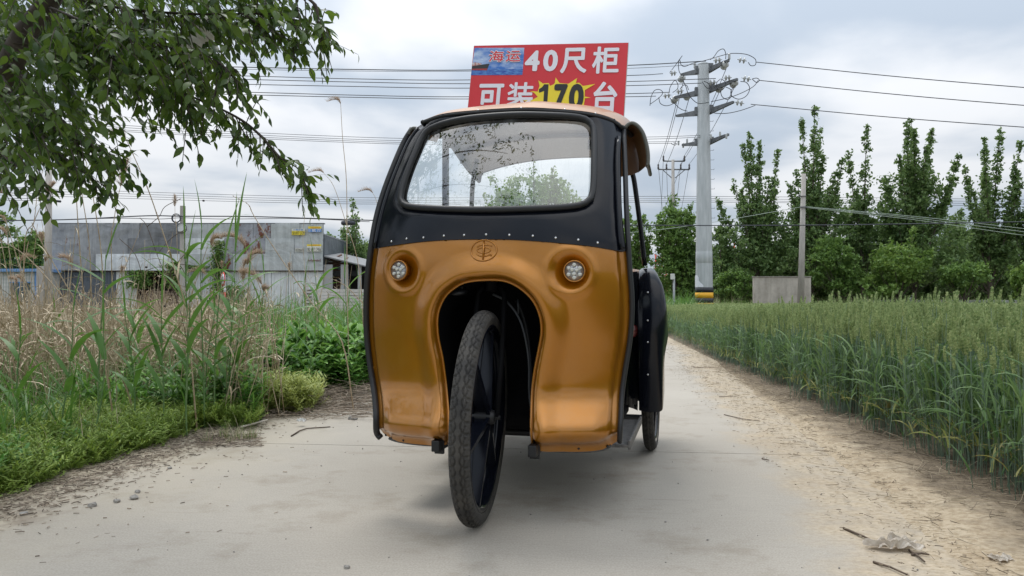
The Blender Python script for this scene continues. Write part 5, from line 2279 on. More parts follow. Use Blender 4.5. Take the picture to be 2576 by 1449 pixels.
J = [([(300, 365), (380, 260), (430, 190), (470, 135)], 33), ([(470, 135), (440, 180), (418, 240), (425, 340), (450, 390)], 33),
     ([(440, 200), (455, 260), (510, 280), (620, 235), (760, 205), (900, 165), (1000, 135), (1130, 105), (1300, 110), (1400, 140), (1465, 190), (1460, 260), (1400, 270), (1365, 225)], 31.5),
     ([(850, 190), (900, 150), (960, 70), (1030, 45), (1060, 110), (1058, 180)], 31), ([(30, 815), (45, 700), (90, 610), (160, 595), (205, 640), (150, 710), (40, 790)], 33),
     ([(150, 700), (170, 780), (240, 815), (320, 800), (380, 760)], 33), ([(290, 630), (310, 550), (370, 470), (410, 530), (400, 590), (340, 635)], 32.6),
     ([(480, 470), (520, 560), (550, 650), (620, 740), (700, 785), (830, 770)], 31.4), ([(440, 590), (480, 540), (530, 540), (555, 600)], 32.4),
     ([(300, 710), (370, 790), (450, 860), (540, 890)], 33), ([(990, 450), (940, 500), (940, 570), (990, 600), (1050, 560), (1050, 490), (1000, 450)], 31),
     ([(1060, 560), (1130, 600), (1130, 690), (1080, 730), (1010, 690), (985, 600)], 31), ([(1190, 540), (1130, 620), (1150, 690), (1240, 725), (1340, 680), (1385, 580), (1340, 500), (1260, 485)], 31),
     ([(1500, 470), (1440, 550), (1300, 630), (1150, 690), (1000, 730), (860, 760)], 31.3), ([(1460, 810), (1380, 840), (1260, 880), (1100, 915), (960, 920), (850, 905)], 31.3),
     ([(740, 490), (800, 570), (850, 570), (820, 510), (760, 480)], 31.3), ([(1420, 450), (1480, 440), (1515, 465), (1480, 500), (1420, 455)], 31),
     ([(320, 1330), (370, 1350), (390, 1330), (350, 1318)], 33)]
for pts_, Yi in J:
    b = MB(PB)
    b.tube([P(*zp(x, y), Yi) for x, y in crom(pts_, 6)], .016, 5)
    b.build('jumper_cable', M_wire, pole)


def wire(pts_, r=.014, label='', group='wires of the overhead line', m=None, seg=10):
    """pts_: (px, py, Y)"""
    W = [P(x, y, Y) for x, y, Y in pts_]
    c0 = W[0]
    q = crom([tuple(w) for w in W], seg)
    b = MB(c0)
    b.tube([Vector(v) for v in q], r, 5)
    o_ = b.build('overhead_wire', m or M_wire)
    o_.location = c0
    return tagit(o_, label, 'wire', group)


LW = [(168.7, 174.6, 176, 164.4, (790, 208), 31.2, 'topmost wire running left from the steel pole behind the board', .020),
      (174, 178.6, 179.2, 172, (835, 240), 31.2, 'thin second wire just under the topmost one left of the board', .010),
      (190.7, 198.4, 201, 190, (205, 380), 33, 'third wire from the top left of the board', .016), (199.5, 206.3, 210.5, 205, (925, 445), 31.2, 'fourth wire from the top left of the board', .016),
      (211.7, 217.5, 221.7, 215.5, (730, 508), 31.6, 'fifth wire from the top left of the board', .016), (231.5, 239.3, 243.4, 235.6, (300, 632), 32.6, 'upper wire of the lowest pair left of the board', .016),
      (238, 244.8, 249, 243.4, (110, 685), 33, 'lower wire of the lowest pair left of the board', .016)]
for y0, y1, y2, y3, e_, Ye, lb, r in LW:
    ex, ey = zp(*e_)
    wire([(-500, y0 - 55, 27), (100, y0 - 12, 28.5), (606, y0, 29.7), (894, y1, 30.4), (1175, y2, 31), (1578, y3, 31.5), (ex, ey, Ye)], r, lb)
for (ya, yb, yc, yd), e_, lb in [((311.5, 344.6, 349, 344.7), (850, 1212), 'highest of four thin wires passing behind the windscreen'),
                                 ((317, 350.4, 355, 350), (760, 1238), 'second of four thin wires passing behind the windscreen'),
                                 ((323, 355, 360, 357), (440, 1300), 'third of four thin wires passing behind the windscreen'),
                                 ((327, 359, 364, 361), (330, 1325), 'lowest of four thin wires passing behind the windscreen')]:
    ex, ey = zp(*e_)
    wire([(-400, ya - 58, 27), (254, ya, 28.7), (894, yb, 30.6), (1250, yc, 31.2), (1629, yd, 31.8), (ex, ey, 31.8)], .010, lb)
DW = [0, 1, 2, 3]
for ys in ((475, 497, 494, 505), (481, 503, 500, 511), (487, 508, 505, 517), (493, 513, 509, 525)):
    wire([(-300, ys[0] - 8, 60), (100, ys[0], 60), (894, ys[1], 60), (1640, ys[2], 60), (2150, ys[2] + 3, 60), (2800, ys[3], 60)], .017,
         ['highest', 'second', 'third', 'lowest'][DW.pop(0)] + ' thin distant wire crossing low over the whole field', 'distant low wires')
for a_, e_, lb in [((1470, 222), (2576, 220), 'top wire running right from the steel pole'), ((1515, 470), (2576, 265), 'middle wire running right from the steel pole'),
                   ((1400, 795), (2576, 320), 'lowest wire running right from the steel pole')]:
    ex, ey = zp(*a_)
    mid = ((ex + e_[0]) / 2, (ey + e_[1]) / 2 + 3)
    wire([(ex, ey, 31), (*mid, 29), (*e_, 27), (2900, e_[1] + 22, 26)], .017, lb)
# second pole and the lines running to it
P2 = Vector(((1694 - CX) / F * 50, 50, 0))
p2 = thing('power_pole', 'vine wrapped concrete power pole with two cross arms farther along the line', 'utility pole', P2)
b = MB()
b.lathe([(.17, -.2), (.10, P(1694, 402, 50).z)], 14)
b.build('pole_shaft', M_cpole, p2)
A2 = {}
for (x0, x1, y) in ((1669, 1722, 405), (1656, 1734, 426)):
    b = MB(P2)
    q0, q1 = P(x0, y, 50.6), P(x1, y + .5, 49.4)
    b.tube([q0, q1], .05, 4)
    b.build('cross_arm', M_arm, p2)
    for t in ((0, 1) if x0 == 1669 else (0, .27, .73, 1)):
        q = q0.lerp(q1, t)
        b = MB(P2)
        b.lathe([(.05, 0), (.07, .1), (.05, .2), (.07, .3), (.03, .38)], 8, Matrix.Translation(q))
        b.build('post_insulator', mat('brown_insulator', (.10, .09, .09), rough=.3), p2)
        A2[x0, t] = q + Vector((0, 0, .38))
b = MB(P2)
b.tube([P(1668, 428, 50.4), P(1690, 448, 50)], .03, 4)
b.tube([P(1722, 428, 49.6), P(1698, 448, 50)], .03, 4)
b.build('arm_brace', M_arm, p2)
nr = np.random.default_rng(5)
C = np.c_[nr.normal(0, .22, 900), nr.normal(0, .22, 900), nr.uniform(1, P(1694, 490, 50).z, 900)]
V, Fc = leaf_cards(C, .11, nr)
link('climbing_vine', mesh_np('climbing_vine', V, Fc), M_lf_mid, p2)
P3 = Vector(((1676 - CX) / F * 78, 78, 0))
p3 = thing('power_pole', 'farthest thin power pole half hidden by trees near the tricycle door', 'utility pole', P3)
b = MB()
b.lathe([(.16, -.2), (.12, P(1676, 560, 78).z)], 10)
b.build('pole_shaft', M_cpole, p3)
for (x0, x1, y) in ((1650, 1712, 568), (1652, 1676, 589)):
    b = MB(P3)
    b.tube([P(x0, y - 1, 78.5), P(x1, y, 77.5)], .10, 4)
    b.build('cross_arm', mat('pale_arm', (.45, .40, .36), rough=.6), p3)


def wire3(a, c, sag, r, lb, m=None, group='wires running to the farther poles'):
    a, c = Vector(a), Vector(c)
    mid = (a + c) / 2 - Vector((0, 0, sag))
    b = MB(a)
    b.tube([(1 - t) ** 2 * a + 2 * t * (1 - t) * mid + t * t * c for t in np.linspace(0, 1, 14)], r, 4)
    o_ = b.build('overhead_wire', m or M_wire)
    o_.location = a
    return tagit(o_, lb, 'wire', group)


SRC = [((1075, 290), 31.5, (1669, 1), 'from the top right arm'), ((490, 460), 33.5, (1669, 0), 'from the top left arm'), ((395, 755), 33.5, (1656, 0), 'from the second left arm tip'),
       ((565, 705), 33.1, (1656, .27), 'from the middle of the second left arm'), ((985, 600), 32, (1656, .73), 'from the middle of the second right arm'),
       ((1190, 540), 31.5, (1656, 1), 'from the second right arm tip')]
for s_, Ys, k, lb in SRC:
    a = P(*zp(*s_), Ys)
    wire3(a, A2[k], .5, .014, 'wire ' + lb + ' to the vine wrapped pole')
    e3 = P(1650 + 12 * SRC.index((s_, Ys, k, lb)) * (1 if True else 0) * .9, 566, 78)
    wire3(A2[k], e3, .8, .014, 'farther span of the wire ' + lb.replace('from ', 'coming from '))
# low black cable crossing the whole picture and pale service wires
wire([(-400, 566, 27), (0, 555.5, 27), (180, 552, 27), (366, 543, 27), (458, 544, 27), (640, 545, 27), (894, 553, 27), (1200, 562, 28), (1640, 567, 30), (2100, 566, 30), (2576, 558, 30), (2900, 552, 30)],
     .022, 'black cable hanging low across the picture in front of shed and trees', 'low cables')
wire([(120, 553, 27), (300, 549, 27), (400, 551, 27), (458, 548, 27), (560, 551, 27), (760, 550, 27), (930, 558, 27)], .012, 'thinner slack cable hanging beside the black cable over the shed', 'low cables')
b = MB(P(876, 561, 27))
b.lathe([(.06, -.25), (.08, -.2), (.08, .2), (.06, .25)], 10, Matrix.Translation(P(876, 561, 27)) @ Matrix.Rotation(PI / 2, 4, 'Y'))
o = b.build('cable_joint_box', M_wire)
o.location = P(876, 561, 27)
tagit(o, 'black cable joint box hanging left of the tricycle', 'box')

# leaning concrete pole, wall, small posts
LB = Vector(((2013 - CX) / F * 34, 34, 0))
lp = thing('concrete_pole', 'slightly leaning bare concrete pole in front of the grey wall', 'utility pole', LB)
b = MB(LB)
b.lathe([(.16, 0), (.095, (P(2022, 432, 34) - LB).length)], 16, look(LB - Vector((0, 0, .1)), P(2022, 432, 34)))
b.build('pole_shaft', M_cpole, lp)
b = MB(LB)
b.box(P(2022, 521, 33.9), (.36, .12, .05))
b.box(P(2019, 494, 34), (.26, .26, .03))
b.build('wire_bracket', M_arm, lp)
for i, (sx, ye) in enumerate(((2026, 575), (2030, 583), (2024, 592))):
    wire([(sx, 520 + i, 34), (2300, (520 + ye) / 2 - 3, 34), (2576, ye, 34), (2800, ye + 25, 34)], .012, ['upper', 'middle', 'lower'][i] + ' pale service wire from the leaning pole to the right', 'service wires', M_wirep)
wire([(1500, 590, 34), (1640, 580, 34), (1800, 558, 34), (2014, 521, 34)], .012, 'pale service wire from the leaning pole to the left behind the steel pole', 'service wires', M_wirep)
WB = P(1967, 770, 36)
wall = thing('concrete_wall', 'free standing weathered grey concrete wall behind the wheat', 'wall', (WB.x, 36, 0))


def m_wall(nt, bs):
    N = nodes(nt)
    tc = N('ShaderNodeTexCoord')
    n = N('ShaderNodeTexNoise', {'Vector': tc.outputs['Object'], 'Scale': 1.6, 'Detail': 9, 'Roughness': .7})
    r = N('ShaderNodeValToRGB', {0: n.outputs['Fac']})
    r.color_ramp.elements[0].position = .32
    r.color_ramp.elements[1].position = .68
    r.color_ramp.elements[0].color = (.36, .33, .29, 1)
    r.color_ramp.elements[1].color = (.58, .54, .48, 1)
    mp = N('ShaderNodeMapping', {'Vector': tc.outputs['Object'], 'Scale': (5, 5, .5)})
    n2 = N('ShaderNodeTexNoise', {'Vector': mp.outputs[0], 'Scale': 1.2, 'Detail': 6})
    r2 = N('ShaderNodeValToRGB', {0: n2.outputs['Fac']})
    r2.color_ramp.elements[0].position = .4
    r2.color_ramp.elements[1].position = .6
    r2.color_ramp.elements[0].color = (.86, .85, .84, 1)
    r2.color_ramp.elements[1].color = (1, 1, 1, 1)
    mx = N('ShaderNodeMixRGB', {0: 1.0, 1: r.outputs[0], 2: r2.outputs[0]}, blend_type='MULTIPLY')
    nt.links.new(mx.outputs[0], bs.inputs['Base Color'])
    bs.inputs['Roughness'].default_value = .9
    bp = N('ShaderNodeBump', {'Strength': .6, 'Distance': .03, 'Height': n.outputs['Fac']})
    nt.links.new(bp.outputs[0], bs.inputs['Normal'])


x0, x1 = P(1897, 700, 36).x - WB.x, P(2040, 700, 36).x - WB.x
zt = P(1967, 697, 36).z
b = MB()
n_ = 30
top_ = [(x0 + (x1 - x0) * i / n_, zt + .02 * math.sin(i * 1.7) * (i % 3 == 0) - (.03 if i > 26 else 0)) for i in range(n_ + 1)]
rt = []
for i, (x, z) in enumerate(top_):
    rt.append([Vector((x, 0, -.1)), Vector((x, 0, z)), Vector((x, .24, z)), Vector((x, .24, -.1))])
b.grid(rt, smooth=False)
for q in (rt[0], rt[-1]):
    b.add(q, [(0, 1, 2, 3)])
b.build('wall_panel', gmat('weathered_render', m_wall), wall)
b = MB()
b.box(((x0 + x1) / 2, .12, zt + .012), (x1 - x0 + .06, .30, .05), bevel=.01)
b.build('coping', mat('coping_grey', (.2, .18, .16), rough=.9, col2=(.3, .28, .25), nscale=8), wall)
# low white wall far behind the wheat
fwl = thing('low_wall', 'long low pale wall at the far edge of the wheat field', 'wall', (30, 41, 0))
b = MB()
b.box((0, 0, .36), (22, .2, .76))
b.build('wall_panel', mat('pale_block', (.34, .36, .36), rough=.9, col2=(.44, .45, .45), nscale=4), fwl)

LPB = Vector(((1695.5 - CX) / F * 26, 26, 0))
sp_ = thing('camera_post', 'slim grey post with a small box on top left of the steel pole', 'post', LPB)
b = MB(LPB)
b.lathe([(.038, -.05), (.038, P(1695, 695, 26).z)], 10, Matrix.Translation(LPB))
b.build('post_shaft', mat('post_grey', (.30, .32, .33), rough=.5), sp_)
b = MB(LPB)
b.box(P(1692, 696, 25.95), (.13, .12, .20), bevel=.01)
b.build('box', mat('box_white', (.6, .6, .58), rough=.5), sp_)
# red and white structure glimpsed between the trees
for i, (px, y0, y1) in enumerate(((1662, 640, 700), (1860, 610, 650))):
    q0 = P(px, y0, 70)
    t_ = thing('lattice_mast', ['red lattice frame glimpsed between trees beside the tricycle door', 'red lattice frame glimpsed through the trees right of the steel pole'][i], 'mast', (q0.x, 70, 0))
    b = MB((q0.x, 70, 0))
    for k in (-.6, .6):
        b.tube([(q0.x + k, 70, 0), (q0.x + k * .8, 70, q0.z)], .07, 5)
    for k in range(7):
        za, zb = q0.z * k / 7, q0.z * (k + 1) / 7
        b.tube([(q0.x - .6, 70, za), (q0.x + .6, 70, zb)], .05, 4)
        b.tube([(q0.x + .6, 70, za), (q0.x - .6, 70, zb)], .05, 4)
    b.build('lattice', mat('mast_red', (.55, .06, .03), rough=.5), t_)

# ================================================================ metal shed on the left
YS = 31.0


def sx_(zx):   # shed close-up x, y -> world x, z on the front
    return ((100 + zx / 1.908) / 1.565 - CX) / F * YS


def sz_(zy):
    return P(500, (800 + zy / 1.908) / 1.565, YS).z


XL, XR = sx_(185), sx_(2237)
ZT, Z1, Z2, Z3 = sz_(150), sz_(265), sz_(383), sz_(502)
shed = thing('metal_shed', 'long flat shed clad in dented grey metal sheets behind the reeds', 'shed', ((XL + XR) / 2, YS, 0))
OX = Vector(((XL + XR) / 2, YS, 0))


def m_sheet(c0, c1, rust=0.0):
    def f(nt, bs):
        N = nodes(nt)
        tc = N('ShaderNodeTexCoord')
        v = tc.outputs['Object']
        n = N('ShaderNodeTexNoise', {'Vector': v, 'Scale': .9, 'Detail': 7, 'Roughness': .6, 'Distortion': .6})
        r = N('ShaderNodeValToRGB', {0: n.outputs['Fac']})
        r.color_ramp.elements[0].position = .35
        r.color_ramp.elements[1].position = .65
        r.color_ramp.elements[0].color = (*c0, 1)
        r.color_ramp.elements[1].color = (*c1, 1)
        last = r.outputs[0]
        # streaks running down
        mp = N('ShaderNodeMapping', {'Vector': v, 'Scale': (6, 6, .5)})
        n2 = N('ShaderNodeTexNoise', {'Vector': mp.outputs[0], 'Scale': 1.0, 'Detail': 6, 'Roughness': .7})
        r2 = N('ShaderNodeValToRGB', {0: n2.outputs['Fac']})
        r2.color_ramp.elements[0].position = .42
        r2.color_ramp.elements[1].position = .58
        r2.color_ramp.elements[0].color = (.82, .82, .82, 1)
        r2.color_ramp.elements[1].color = (1, 1, 1, 1)
        last = N('ShaderNodeMixRGB', {0: 1.0, 1: last, 2: r2.outputs[0]}, blend_type='MULTIPLY').outputs[0]
        n3 = N('ShaderNodeTexNoise', {'Vector': N('ShaderNodeMapping', {'Vector': v, 'Scale': (1.6, 1, .7)}).outputs[0], 'Scale': 1.7, 'Detail': 8, 'Roughness': .75})
        a = .66 - rust * .12
        r3 = N('ShaderNodeValToRGB', {0: n3.outputs['Fac']})
        r3.color_ramp.elements[0].position = a
        r3.color_ramp.elements[1].position = a + .05
        r3.color_ramp.elements[0].color = (0, 0, 0, 1)
        r3.color_ramp.elements[1].color = (1, 1, 1, 1)
        last = N('ShaderNodeMixRGB', {0: r3.outputs[0], 1: last, 2: (.15, .05, .025, 1)}).outputs[0]
        nt.links.new(last, bs.inputs['Base Color'])
        bs.inputs['Roughness'].default_value = .42
        bs.inputs['Metallic'].default_value = .1
        bp = N('ShaderNodeBump', {'Strength': .8, 'Distance': .10, 'Height': n.outputs['Fac']})
        nt.links.new(bp.outputs[0], bs.inputs['Normal'])
    return f


SM = {'d': gmat('sheet_dark_grey', m_sheet((.15, .16, .175), (.24, .25, .26))), 'g': gmat('sheet_grey', m_sheet((.25, .265, .285), (.37, .385, .40), .4)),
      'l': gmat('sheet_pale_grey', m_sheet((.42, .46, .46), (.54, .57, .57))), 'w': gmat('sheet_white', m_sheet((.66, .70, .73), (.74, .78, .80), -.5)),
      'r': gmat('sheet_rusty', m_sheet((.27, .29, .32), (.38, .39, .42), 1.35)), 'b': gmat('sheet_slate_blue', m_sheet((.08, .10, .125), (.14, .16, .185), -.5)),
      'c': gmat('sheet_corrugated_pale', m_sheet((.64, .68, .69), (.74, .77, .77), .1))}
ROWS = [(ZT, Z1, [(185, 470, 'g'), (470, 855, 'g'), (855, 1180, 'd'), (1180, 1410, 'l'), (1410, 1590, 'l'), (1590, 1710, 'r'), (1710, 1842, 'r'), (1842, 2060, 'l'), (2060, 2237, 'l')]),
        (Z1, Z2, [(185, 500, 'g'), (500, 770, 'g'), (770, 1000, 'd'), (1000, 1195, 'd'), (1195, 1495, 'w'), (1495, 1640, 'g'), (1640, 1800, 'r'), (1800, 2020, 'l'), (2020, 2237, 'l')]),
        (Z2, Z3, [(185, 360, 'g'), (360, 530, 'g'), (530, 785, 'w'), (785, 940, 'w'), (940, 1190, 'w'), (1190, 1420, 'l'), (1420, 1560, 'r'), (1560, 1790, 'l'), (1790, 2010, 'l'), (2010, 2237, 'l')])]
for ri_, (z1, z0, cols) in enumerate(ROWS):
    for a, c, k in cols:
        xa, xb = sx_(a), sx_(c)
        b = MB(OX)
        yy = YS - .02 * ri_ - R_.uniform(0, .012)
        rws = []
        nn = 6
        for i in range(nn + 1):
            row = []
            for j in range(nn + 1):
                u, v = i / nn, j / nn
                d_ = math.sin(PI * u) * math.sin(PI * v) * R_.uniform(-.045, .03)
                row.append(Vector((xa + .006 + (xb - xa - .012) * u, yy + d_, z0 - .02 + (z1 - z0 + .03) * v)))
            rws.append(row)
        b.grid(rws)
        b.build('metal_sheet', SM[k], shed)
# lower corrugated cladding
for a, c, k in [(185, 300, 'b'), (300, 420, 'b'), (420, 545, 'b'), (545, 668, 'b'), (668, 745, 'c'), (745, 828, 'c'), (1195, 1320, 'c'), (1320, 1450, 'c'), (1450, 1580, 'c'), (1580, 1710, 'c'),
                (1710, 1840, 'c'), (1840, 1970, 'c'), (1970, 2100, 'c'), (2100, 2232, 'c')]:
    xa, xb = sx_(a) + .008, sx_(c) - .008
    n_ = max(2, int((xb - xa) / .05))
    rws = []
    for i in range(n_ + 1):
        x = xa + (xb - xa) * i / n_
        ph = (x / .25) % 1.0
        y = YS + .12 - (.035 if ph < .25 else 0.0)
        rws.append([Vector((x, y, .0)), Vector((x, y, Z3 - .02))])
    b = MB(OX)
    b.grid(rws, smooth=False)
    b.build('corrugated_sheet', SM[k], shed)
b = MB(OX)
b.box(((XL + XR) / 2, YS + .05, Z3 - .03), (XR - XL, .10, .05))
b.build('rusty_angle', mat('rusty_steel', (.10, .05, .035), rough=.8), shed)
b = MB(OX)
b.box(((XL + XR) / 2, YS + .10, ZT - .01), (XR - XL + .04, .22, .04))
b.build('top_flashing', mat('flashing', (.12, .13, .14), rough=.5), shed)
b = MB(OX)
b.box(((XL + XR) / 2, YS + 4.2, ZT - .45), (XR - XL - .05, 8.0, .06))
b.build('roof', SM['g'], shed)
b = MB(OX)
b.box((XL + .05, YS + 4.2, (ZT - .5) / 2), (.08, 8.0, ZT - .5))
b.box((XR - .05, YS + 4.2, (ZT - .5) / 2), (.08, 8.0, ZT - .5))
b.box(((XL + XR) / 2, YS + 8.2, (ZT - .5) / 2), (XR - XL, .08, ZT - .5))
b.build('side_wall', SM['b'], shed)
b = MB(OX)
b.box(((XL + XR) / 2, YS + .07, (Z3 + ZT) / 2 - .02), (XR - XL - .02, .03, ZT - Z3 - .03))  # dark panel added behind the sheets so no sky shines through the seams
b.build('seam_backing', SM['b'], shed)
for xa, xb in ((sx_(185), sx_(828)), (sx_(1195), sx_(2232))):
    b = MB(OX)
    b.box(((xa + xb) / 2, YS + .17, Z3 / 2), (xb - xa - .02, .03, Z3 - .06))  # added likewise, keeps daylight out of the corrugated joints
    b.build('lower_seam_backing', SM['b'], shed)
# broken bay with brick rubble
b = MB(OX)
b.box(((sx_(828) + sx_(1195)) / 2, YS + 1.2, 1.0), (sx_(1195) - sx_(828), .1, 2.2))
b.build('dark_interior', mat('bay_dark', (.05, .035, .028), rough=.9, col2=(.11, .09, .07), nscale=3), shed)
M_brick = mat('old_brick', (.20, .12, .09), rough=.9, col2=(.33, .26, .21), nscale=6)
bm_ = None
q = random.Random(4)
for rr_ in range(8):
    n_ = int(13 - rr_ * .9)
    for i in range(n_):
        if bm_ is None:
            bb = MB()
            bb.box((0, 0, 0), (.23, .115, .075), bevel=.006)
            bm_ = bb.mesh('brick')
            bm_.materials.append(M_brick)
        o = bpy.data.objects.new('brick', bm_)
        COL.objects.link(o)
        o.parent = shed
        o.location = Vector((sx_(1090) - i * .255 - q.uniform(0, .08) - rr_ * .0, YS + .35 + q.uniform(-.05, .05), .5 + rr_ * .085 + q.uniform(0, .02))) - OX
        o.rotation_euler = (q.uniform(-.1, .1), q.uniform(-.1, .1), q.uniform(-.3, .3))
b = MB(OX)
for rr_ in range(11):
    b.box((sx_(960), YS + .5, .04 + rr_ * .085), (sx_(1195) - sx_(828), .3, .078))
b.build('rubble_bank', M_brick, shed)
# vines on the shed
nr = np.random.default_rng(9)
Cv = []
for (zx, z0, z1, w, n) in ((1455, 280, 790, 34, 1500), (860, 505, 640, 60, 900), (1130, 440, 640, 45, 800), (1270, 470, 500, 55, 300), (1560, 620, 790, 60, 800)):
    yy = nr.uniform(z0, z1, n)
    xx = zx + nr.normal(0, 1, n) * w * (.5 + .5 * np.abs(np.sin(yy * .05)))
    Cv.append(np.stack([[sx_(a) for a in xx], YS - .12 + nr.normal(0, .05, n), [sz_(c) for c in yy]], 1))
V, Fc = leaf_cards(np.vstack(Cv) - np.array(OX), .055, nr)
vn = link('vine', mesh_np('vine', V, Fc), M_lf_mid, shed)
# posters with phone numbers
M_pb, M_pc = mat('poster_blue', (.05, .22, .55), rough=.6), mat('poster_cream', (.7, .7, .62), rough=.6)
M_py = mat('poster_yellow', (.80, .66, .05), rough=.6)


def poster(x0, y0, x1, y1, bands, num, ncol, label):
    """bands: (fraction from, to, material)"""
    xa, xb, zb, za = sx_(x0), sx_(x1), sz_(y0), sz_(y1)
    yb = YS - .09
    rt_ = thing('phone_poster', label, 'poster', ((xa + xb) / 2, yb, (za + zb) / 2), 0, 'posters on the metal shed')
    o0 = Vector(((xa + xb) / 2, yb, (za + zb) / 2))
    for i, (f0, f1, m_) in enumerate(bands):
        b = MB(o0)
        t0, t1 = zb + (za - zb) * f0, zb + (za - zb) * f1
        b.box(((xa + xb) / 2, yb, (t0 + t1) / 2), (xb - xa, .006, abs(t1 - t0) - .001))
        b.build('poster_band', m_, rt_)
    f0, f1 = num[1]
    zc_ = zb + (za - zb) * (f0 + f1) / 2
    hh = (zb - za) * (f1 - f0) * .82
    fit_text('lettering', num[0], (xb - xa) * .95, hh, .012, ncol, rt_, Vector((0, -.005, zc_ - o0.z)), I3)
    if len(num) > 2:
        zc2 = zb + (za - zb) * (bands[0][0] + bands[0][1]) / 2
        fit_text('lettering', num[2], (xb - xa) * .8, (zb - za) * (bands[0][1] - bands[0][0]) * .7, .01, num[3], rt_, Vector((0, -.005, zc2 - o0.z)), I3)
    return rt_


M_ora = mat('poster_orange_ink', (.7, .25, .03), rough=.6)
poster(2003, 193, 2100, 240, [(0, .36, M_pc), (.36, 1, M_py)], ('150 6977 3729', (.38, 1), '\u5927\u68da\u5b89\u88c5', M_pb), M_ink, 'small yellow phone poster reading 150 6977 3729 high on the shed')
poster(2127, 176, 2225, 218, [(0, .42, M_py), (.42, 1, M_pb)], ('151 8882 5757', (.44, 1), '\u5927\u68da\u6e29\u5ba4\u5b89\u88c5', M_ora), M_white, 'yellow and blue phone poster at the top right of the shed')
poster(2118, 310, 2225, 363, [(0, .26, M_py), (.26, 1, M_pc)], ('183 6471 7456', (.42, 1), '\u5927\u68da\u6e29\u5ba4\u5b89\u88c5', M_ora), M_ink, 'white phone poster with yellow top reading 183 6471 7456')
poster(2030, 324, 2093, 363, [(0, .4, mat('poster_grey', (.45, .47, .5), rough=.6)), (.4, 1, M_pc)], ('13070460678', (.42, 1)), M_ink, 'smallest faded white phone poster left of the 183 poster')
b = MB((sx_(2170), YS - .09, sz_(430)))
for k in range(9):
    x = 2125 + k * 11
    b.tube([(sx_(x), YS - .09, sz_(440 - (k % 3) * 4)), (sx_(x + 5), YS - .09, sz_(420 + (k % 2) * 5)), (sx_(x + 8), YS - .09, sz_(436))], .012, 4)
o = b.build('red_scrawl', mat('faded_red', (.35, .18, .18), rough=.8))
o.parent = shed
o.location = Vector((sx_(2170), YS - .09, sz_(430))) - OX

# lean-to and timber stack right of the shed
LTx = P(865, 700, 31.5).x
lt = thing('lean_to', 'dark open lean to with a pale sloping roof right of the metal shed', 'shelter', (LTx, 31.5, 0))
o0 = Vector((LTx, 31.5, 0))
b = MB(o0)
a0, a1 = P(815, 643, 31), P(935, 672, 31)
for dy_ in (0,):
    b.add([a0, a1, a1 + Vector((0, 3, .3)), a0 + Vector((0, 3, .3)), a0 - Vector((0, 0, .05)), a1 - Vector((0, 0, .05)), a1 + Vector((0, 3, .25)), a0 + Vector((0, 3, .25))],
          [(0, 1, 2, 3), (4, 7, 6, 5), (0, 4, 5, 1), (1, 5, 6, 2), (2, 6, 7, 3), (3, 7, 4, 0)])
b.build('roof', mat('pale_roofing', (.20, .205, .21), rough=.6), lt)
b = MB(o0)
b.box((LTx, 31.4, a1.z - .25), (2.3, .05, .22))  # near-black strip below the roof, same tone as the back wall
b.build('fascia', mat('lean_to_black', (.02, .02, .02), rough=.9), lt)
b = MB(o0)
b.box((LTx, 34.2, 1.2), (3.0, .1, 2.4))
b.build('back_wall', mat('lean_to_black', (.02, .02, .02), rough=.9), lt)
for px in (822, 862, 872, 905):
    q = P(px, 700, 31.2)
    b = MB(o0)
    b.box((q.x, 31.2, 1.1), (.14 if px > 860 else .5, .12, 2.3))
    b.build('post', mat('pale_post', (.36, .37, .37), rough=.8), lt)
q = random.Random(8)
b = MB(o0)
for k in range(46):
    c = P(q.uniform(826, 858), q.uniform(655, 740), 31.9)
    b.tube([c - Vector((q.uniform(.2, .5), 0, q.uniform(-.25, .25))), c + Vector((q.uniform(.2, .5), .1, q.uniform(-.3, .3)))], q.uniform(.02, .05), 5)
tagit(b.build('scrap_pile', mat('rusty_scrap', (.11, .05, .04), rough=.85, col2=(.22, .14, .10), nscale=9), lt), kind='stuff')

# stack of hollow-core slabs
SB = Vector(((798 - CX) / F * 27, 27, 0))
q = random.Random(2)
for k in range(9):
    z = .08 + k * .122
    t_ = thing('hollow_core_slab', 'hollow core concrete slab, %s of its stack by the shed corner' % ['lowest', 'second from the bottom', 'third from the bottom', 'fourth from the bottom', 'middle one', 'fourth from the top', 'third from the top', 'second from the top', 'topmost'][k],
               'slab', (SB.x, 27, z), math.radians(33) + q.uniform(-.02, .02), 'stacked hollow core slabs')
    b = MB()
    b.box((1.0, 0, .056), (2.4, .02, .108))
    b.box((1.0, .3, .004 + .05), (2.4, .6, .10), bevel=.004)
    b.build('slab_body', mat('precast_grey', (.5, .49, .46), rough=.9, col2=(.62, .60, .57), nscale=5), t_)
    b = MB()
    for j in range(5):
        b.lathe([(.036, 0), (.036, .004)], 12, Matrix.Translation((-.203, .07 + .115 * j, .056)) @ Matrix.Rotation(-PI / 2, 4, 'Y'))  # black discs on the end face, painted shade in place of open cores
    b.build('core_hole_discs', mat('core_shade_black', (.01, .01, .01), rough=.9), t_)

